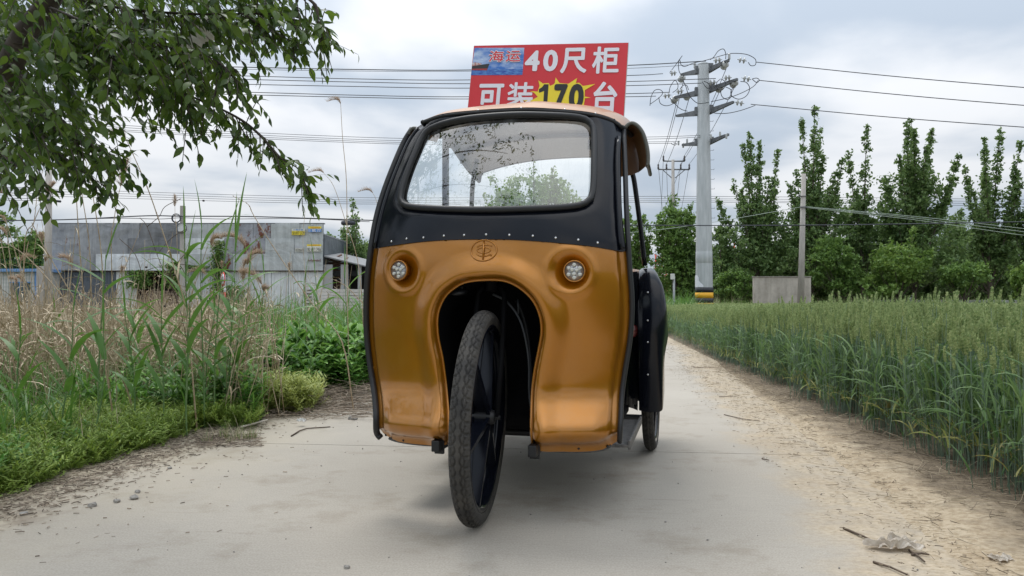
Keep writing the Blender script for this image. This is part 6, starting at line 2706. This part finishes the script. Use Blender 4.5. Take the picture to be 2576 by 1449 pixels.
# speed limit sign
SGB = Vector(((565.5 - CX) / F * 20, 20, 0))
sg = thing('speed_sign', 'round red rimmed 20 speed limit sign on a red and white post before the shed', 'traffic sign', SGB, math.radians(-52))
zc_ = P(568, 702, 20).z
for i in range(8):
    b = MB()
    b.lathe([(.03, -.1 + i * .18), (.03, -.1 + (i + 1) * .18 - .001)], 10)
    if -.1 + (i + 1) * .18 < zc_ - .1:
        b.build('post_band', mat('sign_red', (.6, .04, .03), rough=.5) if i % 2 else M_white, sg)
b = MB()
b.lathe([(.028, .2), (.028, zc_ + .1)], 10)
b.build('sign_post', mat('post_grey', (.3, .3, .3)), sg)
b = MB()
b.lathe([(.19, 0), (.19, .012)], 28, Matrix.Translation((0, -.045, zc_)) @ Matrix.Rotation(PI / 2, 4, 'X'))
b.build('sign_rim', mat('sign_red', (.6, .04, .03)), sg)
b = MB()
b.lathe([(.145, 0), (.145, .005)], 28, Matrix.Translation((0, -.058, zc_)) @ Matrix.Rotation(PI / 2, 4, 'X'))
b.build('sign_face', M_white, sg)
fit_text('lettering', '20', .19, .15, .02, M_ink, sg, Vector((0, -.065, zc_)), I3)

# poles by the shed
A1 = Vector(((120 - CX) / F * 22, 22, 0))
ap = thing('concrete_pole', 'round grey concrete pole at the left end of the metal shed', 'utility pole', A1)
b = MB()
b.lathe([(.115, -.1), (.085, P(123, 417, 22).z)], 16)
b.build('pole_shaft', M_cpole, ap)
for (x0, y0, x1, y1) in ((100, 473, 156, 484), (100, 500, 153, 507)):
    b = MB(A1)
    q0, q1 = P(x0, y0, 21.9), P(x1, y1, 21.9)
    b.tube([q0, q1], .035, 4)
    b.build('cross_arm', M_wire, ap)
for i, y in enumerate((472, 477, 500, 505)):
    wire([(-400, y - 6, 22), (105 + 12 * i, y, 22)], .008, ['highest', 'second', 'third', 'lowest'][i] + ' short thin wire leaving the round grey pole to the left', 'thin wires at the round grey pole')
A3 = Vector(((458.5 - CX) / F * 28, 28, 0))
bp_ = thing('concrete_pole', 'short square grey pole with cable coil standing before the middle of the shed', 'utility pole', A3)
b = MB()
b.box((0, 0, P(458, 518, 28).z / 2), (.15, .15, P(458, 518, 28).z))
b.build('pole_shaft', M_cpole, bp_)
b = MB(A3)
for k, (rx, dz) in enumerate(((.17, 0), (.155, .012), (.14, -.01))):
    c = P(443, 549, 27.85)
    b.tube([c + Vector((rx * math.cos(t), .01 * k, rx * math.sin(t) + dz)) for t in np.linspace(0, 2 * PI, 22, endpoint=False)], .014, 5, closed=True)
b.build('cable_coil', M_wire, bp_)
b = MB(A3)
b.box(P(456, 573, 27.86), (.22, .12, .30), bevel=.02)
b.build('meter_box', mat('meter_white', (.66, .68, .68), rough=.5), bp_)
b = MB(A3)
c = P(457, 574, 27.77)
b.tube([c + Vector((.19 * math.cos(t), 0, .19 * math.sin(t))) for t in np.linspace(0, 2 * PI, 22, endpoint=False)], .014, 5, closed=True)
b.build('cable_coil', M_wire, bp_)

# little hut with blue eaves and a green mesh fence at the left border
HB = Vector((P(40, 700, 30).x, 30, 0))
hut = thing('white_hut', 'low white hut with blue eaves at the far left border', 'hut', HB)
hx = 2.6
b = MB()
b.box((-1.5, 1.5, .95), (5.2, 3, 1.9))
b.build('wall', mat('hut_white', (.50, .50, .47), rough=.8, col2=(.6, .6, .57), nscale=3), hut)
b = MB()
b.box((-1.5, 1.5, 1.96), (5.5, 3.4, .12))
b.build('roof', mat('eaves_blue', (.18, .33, .60), rough=.6), hut)
for xx in (-2.9, -1.4, .2):
    b = MB()
    b.box((xx, -.02, 1.05), (.75, .06, .8))
    w_ = b.build('window', mat('hut_window', (.05, .08, .10), rough=.2), hut)
    b = MB()
    b.box((xx, -.045, 1.05), (.05, .03, .8))
    b.box((xx, -.046, 1.47), (.85, .03, .05))
    b.build('window_frame', mat('frame_blue', (.12, .25, .5), rough=.5), w_)
b = MB()
b.box((.85, -.04, 1.0), (.10, .05, 1.8))
b.build('corner_trim', mat('frame_blue', (.12, .25, .5)), hut)
FB = Vector((P(60, 700, 26).x, 26, 0))
mf = thing('mesh_fence', 'dark green wire mesh fence in front of the white hut', 'fence', FB)
M_gf = mat('fence_green', (.01, .10, .06), rough=.5)
xr_ = P(112, 700, 26).x - FB.x
b = MB()
for k in range(60):
    x = xr_ - k * .09
    b.box((x, 0, 1.1), (.006, .006, 2.2))
for k in range(16):
    b.box((xr_ - 2.7, .004, .1 + k * .14), (5.4, .005, .006))
b.build('wire_mesh', M_gf, mf)
for k in range(4):
    b = MB()
    b.box((xr_ - k * 1.75, .02, 1.15), (.06, .06, 2.35))
    b.build('fence_post', M_gf, mf)
gp = thing('gate_pillar', 'square pale concrete pillar beside the round grey pole', 'pillar', (P(107, 700, 25).x, 25, 0))
b = MB()
b.box((0, 0, .95), (.26, .26, 1.9), bevel=.01)
b.build('pillar_shaft', M_cpole, gp)

# ================================================================ individual reeds
RG = 'dry reed stalks rising from the thicket'


def reed_dry(pts_, Y, label, r=.0045, plume=0.0, pdir=0, leaves=1, seed=0, droop=1.0, group=RG):
    q = random.Random(seed)
    W = [P(x, y, Y) for x, y in pts_]
    if W[0].z > .05:        # carry the stalk on down to the ground
        d_ = (W[0] - W[1])
        W = [Vector((W[0].x + max(-.12, min(.12, d_.x * .3)), W[0].y + .1, 0))] + W
    base = W[0].copy()
    root = thing('dry_reed', label, 'reed', base, 0, group)
    c = crom([tuple(w - base) for w in W], 5)
    nb = NB()
    rs = [r * (1 - .6 * i / len(c)) for i in range(len(c))]
    stalk(nb, c, rs, 0, 6)
    for i in range(2, len(c) - 1, 2):
        stalk(nb, [c[i] - [0, 0, .004], c[i], c[i] + [0, 0, .004]], [rs[i] * 1.0, rs[i] * 1.35, rs[i]], 0, 6)
    link('stalk', nb.mesh('stalk', [M_dry2], True), None, root)
    for k in range(leaves):
        i = q.randint(2, len(c) - 2)
        V, Fc = blade(c[i], q.uniform(0, 6.28), q.uniform(.12, .28), q.uniform(.008, .014), q.uniform(.3, 1.0), q.uniform(1, 2.4), 6, REEDP, twist=q.uniform(-2, 2))
        nb = NB()
        nb.add(V, Fc, 0)
        link('leaf', nb.mesh('leaf', [M_dry]), None, root)
    if plume:
        nb = NB()
        tip = c[-1]
        d = c[-1] - c[-3]
        d = d / np.linalg.norm(d)
        plume *= 1.55
        n = int(230 * min(1.8, plume / .2))
        for k in range(n):
            t = k / n
            # rachis bends over
            ax = d * (1 - droop * t * .5) + np.array([pdir * droop * t * .9, 0, -droop * t * .35])
            p0 = tip + ax * plume * t * .8
            az = q.uniform(0, 6.28)
            L = plume * (.42 - .25 * t) * q.uniform(.6, 1.2)
            V, Fc = blade(p0, az, L, .0026, q.uniform(.15, .75), q.uniform(.1, .9), 3)
            if pdir:
                V = V + (V - V[0]) * np.array([0, 0, 0]) + np.array([pdir, 0, 0]) * np.linalg.norm(V - V[0], axis=1)[:, None] * .55
            nb.add(V, Fc, 0)
        link('plume', nb.mesh('plume', [M_plume]), None, root)
    return root


reed_dry([(873, 700), (872, 470), (862, 350), (857, 262)], 6.2, 'tall thin reed with a small plume just left of the tricycle', .0042, .10, -1, 0, 1)
reed_dry([(905, 690), (870, 560), (840, 470), (815, 436)], 6.6, 'leaning reed with a small tilted plume left of the tallest thin one', .004, .09, -1, 1, 2)
reed_dry([(280, 640), (286, 560), (296, 500), (303, 470)], 4.6, 'reed with the large open brown plume against the sky', .0035, .17, 0, 0, 3, .25)
reed_dry([(470, 800), (440, 680), (400, 555), (370, 470), (340, 400), (317, 350)], 4.4, 'long curved reed leaning left with a dark drooping plume', .005, .10, -1, 2, 4)
reed_dry([(60, 640), (85, 560), (105, 515), (118, 490)], 5.0, 'reed whose brown plume hangs in front of the round grey pole', .004, .12, 0, 0, 5, .5)
reed_dry([(305, 945), (230, 830), (170, 760), (110, 690), (50, 632), (-30, 590)], 4.5, 'thick whitish reed stalk lying diagonally across the left of the picture', .0070, 0, 0, 0, 6)
reed_dry([(250, 860), (180, 740), (110, 620), (80, 560)], 4.2, 'grey brown leaning stalk crossing behind the whitish diagonal one', .0055, 0, 0, 1, 7)
reed_dry([(215, 800), (196, 560), (190, 430), (192, 350)], 4.8, 'upright reed with a ragged brown head left of the curved reed', .0045, .12, 0, 2, 8, .5)
reed_dry([(232, 820), (225, 620), (205, 480), (198, 390)], 4.7, 'upright stalk close beside the ragged headed reed', .0045, .0, 0, 1, 9)
reed_dry([(262, 800), (255, 640), (235, 500), (215, 400)], 4.7, 'dark leaning stalk right of the pair of upright reeds', .005, .0, 0, 2, 10)
reed_dry([(860, 860), (785, 763), (700, 640), (640, 545), (625, 515), (600, 500), (584, 492)], 5.2, 'long pale reed arching over the right half of the shed', .0048, 0, 0, 0, 11)
reed_dry([(950, 820), (900, 750), (855, 710), (790, 690)], 5.4, 'bent over pale stalk in front of the slab stack', .0055, 0, 0, 0, 12)
reed_dry([(690, 860), (640, 760), (600, 700)], 5.0, 'short pale stalk before the speed limit sign', .004, 0, 0, 1, 13)
reed_dry([(45, 800), (65, 640), (85, 560), (95, 480), (110, 420)], 5.2, 'tall grey stalk left of the round grey pole', .004, .10, -1, 1, 14, .6)
reed_dry([(100, 900), (72, 740), (40, 640), (10, 540)], 4.4, 'stalk leaning left at the left border', .005, 0, 0, 2, 15)
reed_dry([(20, 860), (30, 760), (5, 620), (-15, 500)], 4.6, 'upright stalk at the left border', .004, .1, 1, 1, 16)
reed_dry([(655, 960), (668, 860), (680, 770), (684, 715)], 5.4, 'thin dark stalk with a hooked tip before the corrugated wall', .003, .0, 1, 0, 17)
reed_dry([(770, 800), (768, 700), (762, 600), (768, 530)], 6.5, 'thin straight stalk before the posters', .003, .0, 0, 1, 18)
reed_dry([(445, 600), (441, 560), (440, 520)], 5.6, 'small feathery plume beside the cable coil', .0025, .09, 0, 0, 19, .3)
reed_dry([(960, 600), (955, 540), (945, 500), (938, 486)], 6.4, 'reed with pale plume touching the tricycle outline', .003, .09, -1, 0, 20)
names = ['near the round grey pole', 'before the dark cladding', 'before the white metal sheets', 'before the rusty sheets', 'left of the slab stack']
q = random.Random(77)
for i in range(34):
    px = q.uniform(-40, 900)
    Yq = q.uniform(4.9, 7.8)
    hp = q.uniform(540, 720) if px < 480 else q.uniform(600, 740)
    lean_ = q.uniform(-70, 40)
    zone = names[min(4, max(0, int(px / 190)))]
    plm = [0, 0, .10, .13, .16][i * 7 % 5]
    reed_dry([(px, 860), (px + lean_ * .3, 760), (px + lean_, hp)], Yq,
             ('tall ' if hp < 640 else 'short ') + ('left leaning' if lean_ < -25 else 'right leaning' if lean_ > 15 else 'upright') + ' dry reed '
             + (['', '', 'with small head ', 'with brown head ', 'with feathery head '][i * 7 % 5] if plm else 'without head ') + zone, q.uniform(.0026, .0045), plm, q.choice([-1, 1, 0]), q.randint(0, 2), 100 + i, q.uniform(.4, 1), 'plain dry reed stalks ' + zone)


def reed_green(px, Y, top, lean, label, seed, nl=7, L=.34, extra=()):
    q = random.Random(seed)
    base = Vector(((px - CX) / F * Y, Y, 0))
    H = P(px, top, Y).z
    root = thing('green_reed', label, 'reed', base, 0, 'green reed plants in the left thicket')
    pl = [np.array([lean * H * t + .03 * math.sin(3 * t + seed), .02 * math.sin(2 * t), H * t]) for t in np.linspace(0, 1, 9)]
    nb = NB()
    stalk(nb, pl, [.0055 - .0032 * t for t in np.linspace(0, 1, 9)], 0, 7)
    link('stem', nb.mesh('stem', [M_reedst], True), None, root)
    for k in range(nl):
        t = .30 + .68 * k / nl
        p = np.array([np.interp(t, np.linspace(0, 1, 9), np.array(pl)[:, j]) for j in range(3)])
        az = (0 if k % 2 else PI) + q.uniform(-.8, .8)
        nb = NB()
        V, Fc = blade(p, az, L * q.uniform(.75, 1.25), q.uniform(.032, .044), q.uniform(.2, .6), q.uniform(.5, 1.7), 9, REEDP, twist=q.uniform(-.6, .6))
        nb.add(V, Fc, 0)
        link('leaf', nb.mesh('leaf', [M_reed], True), None, root)
    nb = NB()
    V, Fc = blade(pl[-1], q.uniform(0, 6), L * .9, .012, .05, .25, 6, REEDP)
    nb.add(V, Fc, 0)
    link('leaf', nb.mesh('leaf', [M_reed], True), None, root)
    for (t, az, L_, w_, le, be) in extra:
        p = np.array([np.interp(t, np.linspace(0, 1, 9), np.array(pl)[:, j]) for j in range(3)])
        V, Fc = blade(p, az, L_, w_, le, be, 10, REEDP)
        nb = NB()
        nb.add(V, Fc, 0)
        link('leaf', nb.mesh('leaf', [M_reed], True), None, root)
    return root


reed_green(455, 4.5, 600, .03, 'green reed with a tall broad leaf before the square grey pole', 1, 8, .36, [(.80, .2, .42, .052, .05, .15)])
reed_green(505, 4.6, 575, .02, 'slender green reed right of the square grey pole', 2, 8, .36)
reed_green(540, 4.7, 640, .06, 'green reed leaning right toward the speed limit sign', 3, 8, .36, [(.96, .1, .44, .050, .10, .25)])
reed_green(560, 5.0, 600, .05, 'green reed whose top leaf reaches over the shed roof', 31, 6, .36, [(.93, 0, .55, .052, .06, .15), (.9, PI, .32, .048, .9, 1.0)])
reed_green(262, 4.3, 640, -.02, 'green reed with a wide arching leaf before the dark lower cladding', 4, 7, .36, [(.85, PI, .48, .052, .9, .6), (.97, .3, .34, .048, .2, .2)])
reed_green(165, 4.0, 790, .0, 'shorter green reed near the left border', 5, 6, .32)
reed_green(235, 3.9, 830, .05, 'low green reed beside the whitish diagonal stalk', 6, 6, .30)
reed_green(330, 4.4, 800, -.04, 'low green reed in the middle of the thicket', 7, 7, .32)
reed_green(400, 4.4, 760, .05, 'green reed left of the broad leafed one', 8, 7, .34)
reed_green(610, 5.3, 720, .06, 'green reed in front of the speed limit sign', 9, 7, .34)
reed_green(665, 5.6, 700, -.02, 'green reed before the corrugated wall', 10, 6, .38)
reed_green(740, 6.2, 730, .05, 'green reed left of the slab stack', 11, 6, .36)
reed_green(800, 6.6, 690, -.05, 'green reed in front of the slab stack', 12, 6, .40)
reed_green(858, 7.0, 700, .04, 'green reed right of the slab stack', 13, 6, .38)
reed_green(905, 7.4, 720, .02, 'green reed beside the tricycle', 14, 6, .38)
reed_green(700, 6.0, 780, .03, 'low green reed under the corrugated wall', 15, 6, .36)
reed_green(60, 4.1, 840, -.05, 'low green reed at the left border', 16, 6, .30)
reed_green(485, 4.3, 720, -.06, 'green reed crossing in front of the slender one', 17, 8, .36)
reed_green(575, 4.9, 760, -.03, 'low green reed right of the leaning one', 18, 7, .34)
GX = [30, 110, 205, 300, 360, 430, 520, 590, 640, 690, 760, 830, 880, 915, 780, 350]
for i in range(16):
    px = GX[i]
    ln, tp = q.uniform(-.1, .1), q.uniform(760, 850)
    near_ = ['at the left border', 'below the round grey pole', 'left of the whitish diagonal stalk', 'right of the whitish diagonal stalk', 'left of the square grey pole', 'under the square grey pole',
             'under the vine on the shed', 'before the speed limit sign', 'under the rusty sheets', 'before the corrugated wall', 'left of the slab stack', 'before the slab stack', 'left of the lean to',
             'touching the tricycle outline', 'under the posters', 'before the white sheets'][i]
    reed_green(px, q.uniform(4.6, 6.4) if px < 600 else q.uniform(5.8, 8), tp, ln, 'low young green reed ' + ('leaning left ' if ln < -.03 else 'leaning right ' if ln > .03 else '') + near_, 60 + i, 6, .28)
# dark twiggy stem with round seed heads
tw = thing('seed_head_plant', 'bare branching dead stem with little round black seed heads before the white sheets', 'plant', ((390 - CX) / F * 4.9, 4.9, 0))
o0 = Vector(((390 - CX) / F * 4.9, 4.9, 0))
b = MB(o0)
for pts_ in ([(480, 900), (450, 770), (420, 700), (395, 640), (370, 570), (352, 548)], [(395, 640), (430, 600), (470, 575)], [(420, 700), (455, 650), (500, 610)], [(370, 570), (400, 545), (415, 520), (455, 500)],
             [(450, 770), (420, 690), (400, 672), (368, 680)], [(450, 770), (430, 700), (440, 668), (478, 666)], [(360, 700), (340, 640), (300, 600)]):
    b.tube([P(x, y, 4.9) for x, y in crom(pts_, 4)], .0022, 5)
b.build('stem', M_stick, tw)
for (x, y) in ((368, 672), (447, 672), (452, 676), (478, 674), (437, 692), (512, 505), (415, 770), (524, 757), (528, 751)):
    b = MB(o0)
    c = P(x, y, 4.88)
    b.lathe([(.003, -.006), (.0085, -.003), (.0085, .003), (.003, .006)], 8, Matrix.Translation(c))
    b.build('seed_head', mat('seed_black', (.02, .015, .012), rough=.8), tw)
# ================================================================ overhanging tree, top left
M_leafT = mat('elm_leaf', (.022, .058, .008), rough=.40, col2=(.095, .165, .022), island=True, trans=.42)
M_barkT = mat('elm_bark', (.035, .028, .022), rough=.9, col2=(.075, .06, .048), nscale=25, stretch=(1, 1, .3), bump=.6, bscale=40)
TB = Vector((-3.05, 3.7, 0))
oh = thing('overhanging_tree', 'elm like tree whose leafy branches hang into the picture from the top left', 'tree', TB)
q = random.Random(21)
nbT = NB()


def limb(pts_, r0, r1, k=7):
    c = crom([tuple(p) for p in pts_], 5)
    rs = [r0 + (r1 - r0) * i / (len(c) - 1) for i in range(len(c))]
    stalk(nbT, c - np.array(TB), rs, 0, k)
    return c


limb([TB, TB + Vector((.05, .02, 1.0)), P(-190, 420, 3.65), P(-90, 300, 3.6)], .13, .09, 10)
limb([P(-90, 300, 3.6), P(10, 190, 3.5), P(60, 90, 3.45), P(135, -20, 3.4), P(190, -200, 3.3)], .065, .045, 8)
limb([P(-90, 300, 3.6), P(-150, 100, 3.4), P(-120, -200, 3.1), P(-50, -500, 2.8)], .07, .04, 8)
LEAF = []        # (pos, dir, normal, length)
tw_r = .0016


def leaf_at(p, d, L):
    LEAF.append((np.array(p), np.array(d), L))


def twig_leaves(path, step=.030, Lr=(.038, .062), droop=.35, r0=.0022, bothsides=True):
    c = crom([tuple(p) for p in path], 4)
    d = np.r_[0, np.cumsum(np.linalg.norm(np.diff(c, axis=0), axis=1))]
    Lt = d[-1]
    stalk(nbT, c - np.array(TB), [r0 * (1 - .7 * i / len(c)) + .0005 for i in range(len(c))], 0, 4)
    n = max(2, int(Lt / step))
    for i in range(n + 1):
        t = Lt * (i + .4) / (n + .4)
        p = np.array([np.interp(t, d, c[:, k]) for k in range(3)])
        p2 = np.array([np.interp(t + .01, d, c[:, k]) for k in range(3)])
        tg = (p2 - p)
        tg = tg / (np.linalg.norm(tg) + 1e-9)
        sd = np.cross(tg, [0, 0, 1])
        sd = sd / (np.linalg.norm(sd) + 1e-9)
        s_ = 1 if i % 2 else -1
        v = tg * q.uniform(.3, .9) + sd * s_ * q.uniform(.4, 1.0) + np.array([q.gauss(0, .2), q.gauss(0, .25), -droop * q.uniform(.5, 1.3)])
        v /= np.linalg.norm(v)
        leaf_at(p, v, q.uniform(*Lr) * (1 - .3 * (i == n)))


def branchlets(path, r0, r1, n, L=(.10, .24), t0=.1, down=1.0, step=.03):
    c = limb(path, r0, r1, 6)
    d = np.r_[0, np.cumsum(np.linalg.norm(np.diff(c, axis=0), axis=1))]
    for i in range(n):
        t = d[-1] * (t0 + (1 - t0) * (i + q.random() * .6) / n)
        p = np.array([np.interp(t, d, c[:, k]) for k in range(3)])
        p2 = np.array([np.interp(min(d[-1], t + .03), d, c[:, k]) for k in range(3)])
        tg = p2 - p
        tg = tg / (np.linalg.norm(tg) + 1e-9)
        l = q.uniform(*L)
        v = tg * q.uniform(.3, .9) + np.array([q.gauss(0, .35), q.gauss(0, .5), -down * q.uniform(.1, 1.0) if q.random() < .75 else q.uniform(.2, .7)])
        v /= np.linalg.norm(v)
        twig_leaves([p, p + v * l * .5 + np.array([0, 0, -.01]), p + v * l + np.array([0, 0, -.03 * down])], step)
    # leaves along the tip
    p = c[-6:]
    twig_leaves([p[0], p[len(p) // 2], p[-1]], .026)


Yb = 3.0
branchlets([P(60, 120, 3.4), P(179, 151, 3.3), P(357, 206, 3.1), P(468, 238, Yb), P(587, 290, Yb), P(651, 337, Yb), P(706, 397, 2.95), P(754, 429, 2.95), P(775, 490, 2.9)],
           .018, .0018, 62, (.07, .17), .12)
for tg in ([(500, 255), (510, 300), (505, 345)], [(540, 275), (545, 320), (538, 355)], [(585, 290), (592, 325), (585, 360)], [(610, 330), (640, 265), (660, 240)], [(395, 235), (400, 300), (425, 330), (448, 372)],
           [(620, 330), (625, 365), (640, 395)], [(670, 360), (690, 400), (700, 425)], [(700, 395), (730, 430), (740, 460)], [(465, 240), (455, 280), (462, 305)], [(430, 225), (420, 262), (400, 285)],
           [(750, 430), (765, 465), (782, 500)]):
    Yq = q.uniform(2.85, 3.1)
    twig_leaves([P(x, y, Yq) for x, y in tg], .024)
branchlets([P(130, -20, 3.4), P(300, 20, 3.2), P(480, 35, 3.0), P(640, 35, 2.95), P(730, 40, 2.9), P(790, 60, 2.9), P(822, 68, 2.85)], .022, .0016, 90, (.08, .18), .1)
branchlets([P(200, -120, 3.3), P(450, -60, 3.1), P(650, -30, 2.9), P(780, 0, 2.8), P(800, 60, 2.8), P(815, 110, 2.8)], .02, .0016, 52, (.08, .18), .1)
branchlets([P(600, 30, 2.95), P(680, 75, 2.9), P(735, 105, 2.9), P(765, 130, 2.9)], .006, .0012, 20, (.05, .12), .2)
branchlets([P(30, 160, 3.4), P(110, 260, 3.2), P(200, 340, 3.1), P(260, 380, 3.05), P(310, 395, 3.0)], .016, .0016, 60, (.08, .18), .05)
branchlets([P(0, 190, 3.4), P(70, 300, 3.2), P(150, 385, 3.1), P(210, 435, 3.0), P(268, 470, 2.95)], .016, .0016, 50, (.07, .15), .05)
branchlets([P(-60, 250, 3.5), P(-20, 350, 3.3), P(30, 410, 3.2), P(90, 445, 3.1), P(125, 480, 3.05)], .014, .0016, 26, (.07, .14), .05)
branchlets([P(40, 110, 3.4), P(200, 120, 3.2), P(340, 160, 3.0), P(450, 215, 2.9), P(480, 300, 2.85)], .014, .0016, 70, (.08, .2), .1)
branchlets([P(130, 20, 3.3), P(280, 80, 3.0), P(430, 120, 2.8), P(540, 150, 2.75), P(600, 205, 2.7)], .014, .0016, 90, (.08, .2), .1)
for (x, y) in ((640, 120), (660, 150), (600, 170), (620, 190), (560, 200), (520, 215)):
    twig_leaves([P(x - 60, y - 45, 2.85), P(x - 25, y - 12, 2.85), P(x, y + 15, 2.85)], .022)
# dense inner mass
poly = [(-60, -60), (640, -60), (700, 30), (600, 95), (500, 150), (440, 205), (330, 235), (270, 250), (235, 320), (200, 400), (120, 390), (60, 400), (-60, 420)]
k = 0
while k < 520:
    x, y = q.uniform(-60, 700), q.uniform(-60, 490)
    if not inside(np.array([[x, y]]), poly)[0]:
        continue
    if x > 60 and y > 150 and q.random() < .45:
        continue
    k += 1
    Yq = q.uniform(2.55, 4.0) if not (x < 190 and y < 230) else q.uniform(3.55, 4.3)
    p = P(x, y, Yq)
    l = q.uniform(.12, .28)
    v = np.array([q.uniform(.1, 1), q.gauss(0, .4), q.uniform(-1, .25)])
    v /= np.linalg.norm(v)
    twig_leaves([np.array(p), np.array(p) + v * l * .5, np.array(p) + v * l + np.array([0, 0, -.03])], .034, (.045, .07))
for _ in range(190):
    x, y = q.uniform(-60, 200), q.uniform(-60, 250)
    Yq = q.uniform(3.5, 4.4) if q.random() < .7 else q.uniform(2.6, 3.2)
    p = np.array(P(x, y, Yq))
    l = q.uniform(.12, .28)
    v = np.array([q.uniform(-.3, 1), q.gauss(0, .4), q.uniform(-1, .25)])
    v /= np.linalg.norm(v)
    twig_leaves([p, p + v * l * .5, p + v * l + np.array([0, 0, -.03])], .032, (.045, .07))
# the crown goes on above and behind the camera's left
for i in range(330):
    p = np.array([q.uniform(-2.9, -.15), q.uniform(.3, 3.4), q.uniform(2.35, 3.7)])
    py_ = 724.5 - (p[2] - CZ) / max(.3, p[1]) * F
    if py_ > -60:
        continue
    l = q.uniform(.15, .3)
    v = np.array([q.uniform(-.3, 1), q.gauss(0, .5), q.uniform(-.8, .3)])
    v /= np.linalg.norm(v)
    twig_leaves([p, p + v * l * .5, p + v * l], .040, (.05, .075))
for (a, c_) in (((-1.9, 2.6, 2.5), (-.4, 1.2, 2.75)), ((-2.2, 2.2, 2.6), (-1.2, .6, 2.9)), ((-1.8, 3.0, 2.7), (-.5, 2.1, 3.0))):
    a, c_ = Vector(a), Vector(c_)
    limb([P(-50, -500, 2.8), a, (a + c_) / 2 + Vector((0, 0, .05)), c_], .03, .005, 5)
# vines trailing
for pts_ in ([(355, 212), (345, 260), (330, 300), (315, 305), (270, 290)], [(430, 205), (460, 225), (470, 268)], [(560, 90), (600, 150), (650, 162), (678, 118)], [(540, 130), (580, 145), (625, 150)]):
    stalk(nbT, crom([tuple(P(x, y, 2.9)) for x, y in pts_], 6) - np.array(TB), [.0010] * (6 * (len(pts_) - 1) + 1), 0, 3)
link('trunk', nbT.mesh('trunk', [M_barkT], True), None, oh)

# leaf meshes: eight facets with a folded midrib
def leaf_mesh(v):
    r = random.Random(v)
    fold = r.uniform(.05, .25)
    curl = r.uniform(.05, .35)
    ws = [0, .125, .20, .21, .155, .07, 0]
    V = []
    for i, w in enumerate(ws):
        t = i / 6
        z = -curl * t * t
        V += [(t, -w, z + fold * w), (t, 0, z), (t, w, z + fold * w)]
    Fc = []
    for i in range(6):
        a = i * 3
        Fc += [(a, a + 1, a + 4, a + 3), (a + 1, a + 2, a + 5, a + 4)]
    return np.array(V), np.array(Fc)


LM = [leaf_mesh(i) for i in range(4)]
LMe = []
for i, (V, Fc) in enumerate(LM):
    me = mesh_np('leaf', V, Fc, True)
    me.materials.append(M_leafT)
    LMe.append(me)


def leaf_basis(d, r):
    d = d / np.linalg.norm(d)
    n = np.array([r.gauss(0, .7), r.gauss(0, .7), 1.0])
    y = np.cross(n, d)
    y /= np.linalg.norm(y) + 1e-9
    z = np.cross(d, y)
    return np.stack([d, y, z], 1)


# the 300 that show largest become leaves of their own
def shown(L_):
    p, d, l = L_
    px = CX + p[0] / p[1] * F
    py = 752 - (p[2] - CZ) / p[1] * F
    if not (-20 < px < 2600 and -20 < py < 1449):
        return -1
    edge = .6 if (py < 180 and px < 560) else 1.0
    return l / p[1] * edge


order = sorted(range(len(LEAF)), key=lambda i: -shown(LEAF[i]))
top300 = set(order[:300])
allV, allF, nV = [], [], 0
for i, (p, d, l) in enumerate(LEAF):
    B_ = leaf_basis(d, q)
    if i in top300:
        o = bpy.data.objects.new('leaf', LMe[i % 4])
        COL.objects.link(o)
        o.parent = oh
        M4 = Matrix.Identity(4)
        for a in range(3):
            for c in range(3):
                M4[a][c] = B_[a, c] * l
        M4.translation = Vector(p) - TB
        o.matrix_local = M4
    else:
        V, Fc = LM[i % 4]
        allV.append((V * l) @ B_.T + p - np.array(TB))
        allF.append(Fc + nV)
        nV += len(V)
fo = link('foliage', mesh_np('foliage', np.vstack(allV), np.vstack(allF), True), M_leafT, oh)
tagit(fo, kind='stuff')
print('leaves', len(LEAF))

# plastic bag caught in the branches
M_bag = mat('white_bag_film', (.62, .61, .58), rough=.45, col2=(.74, .73, .70), nscale=9, trans=.35)


def bag(c, sx, sy, sz, seed):
    bm = bmesh.new()
    bmesh.ops.create_icosphere(bm, subdivisions=4, radius=1)
    for v in bm.verts:
        n = math.sin(v.co.x * 4 + seed) * math.cos(v.co.z * 5 + seed) + .6 * math.sin(9 * v.co.y + 5 * v.co.z + seed)
        v.co *= 1 + .10 * n
        v.co = Vector((v.co.x * sx, v.co.y * sy, v.co.z * sz))
    me = bpy.data.meshes.new('bag_film')
    bm.to_mesh(me)
    bm.free()
    me.polygons.foreach_set('use_smooth', [True] * len(me.polygons))
    me.materials.append(M_bag)
    o_ = bpy.data.objects.new('bag_film', me)
    COL.objects.link(o_)
    o_.location = c
    return o_


BGp = P(512, 95, 3.1)
bg = thing('plastic_bag', 'torn white plastic bag with a red strip caught among the leaves', 'bag', BGp)
for (x, y, a, c_, e_, sd_) in ((517, 75, .055, .04, .052, 1), (485, 115, .05, .035, .055, 2), (475, 160, .022, .015, .06, 3)):
    o_ = bag(P(x, y, 3.1) - BGp, a, c_, e_, sd_)
    o_.parent = bg
b = MB(BGp)
b.tube([P(458, 128, 3.05), P(463, 150, 3.05), P(462, 180, 3.05)], .005, 5, flat=(1, .3))
b.build('red_strip', mat('red_film', (.5, .05, .06), rough=.4), bg)
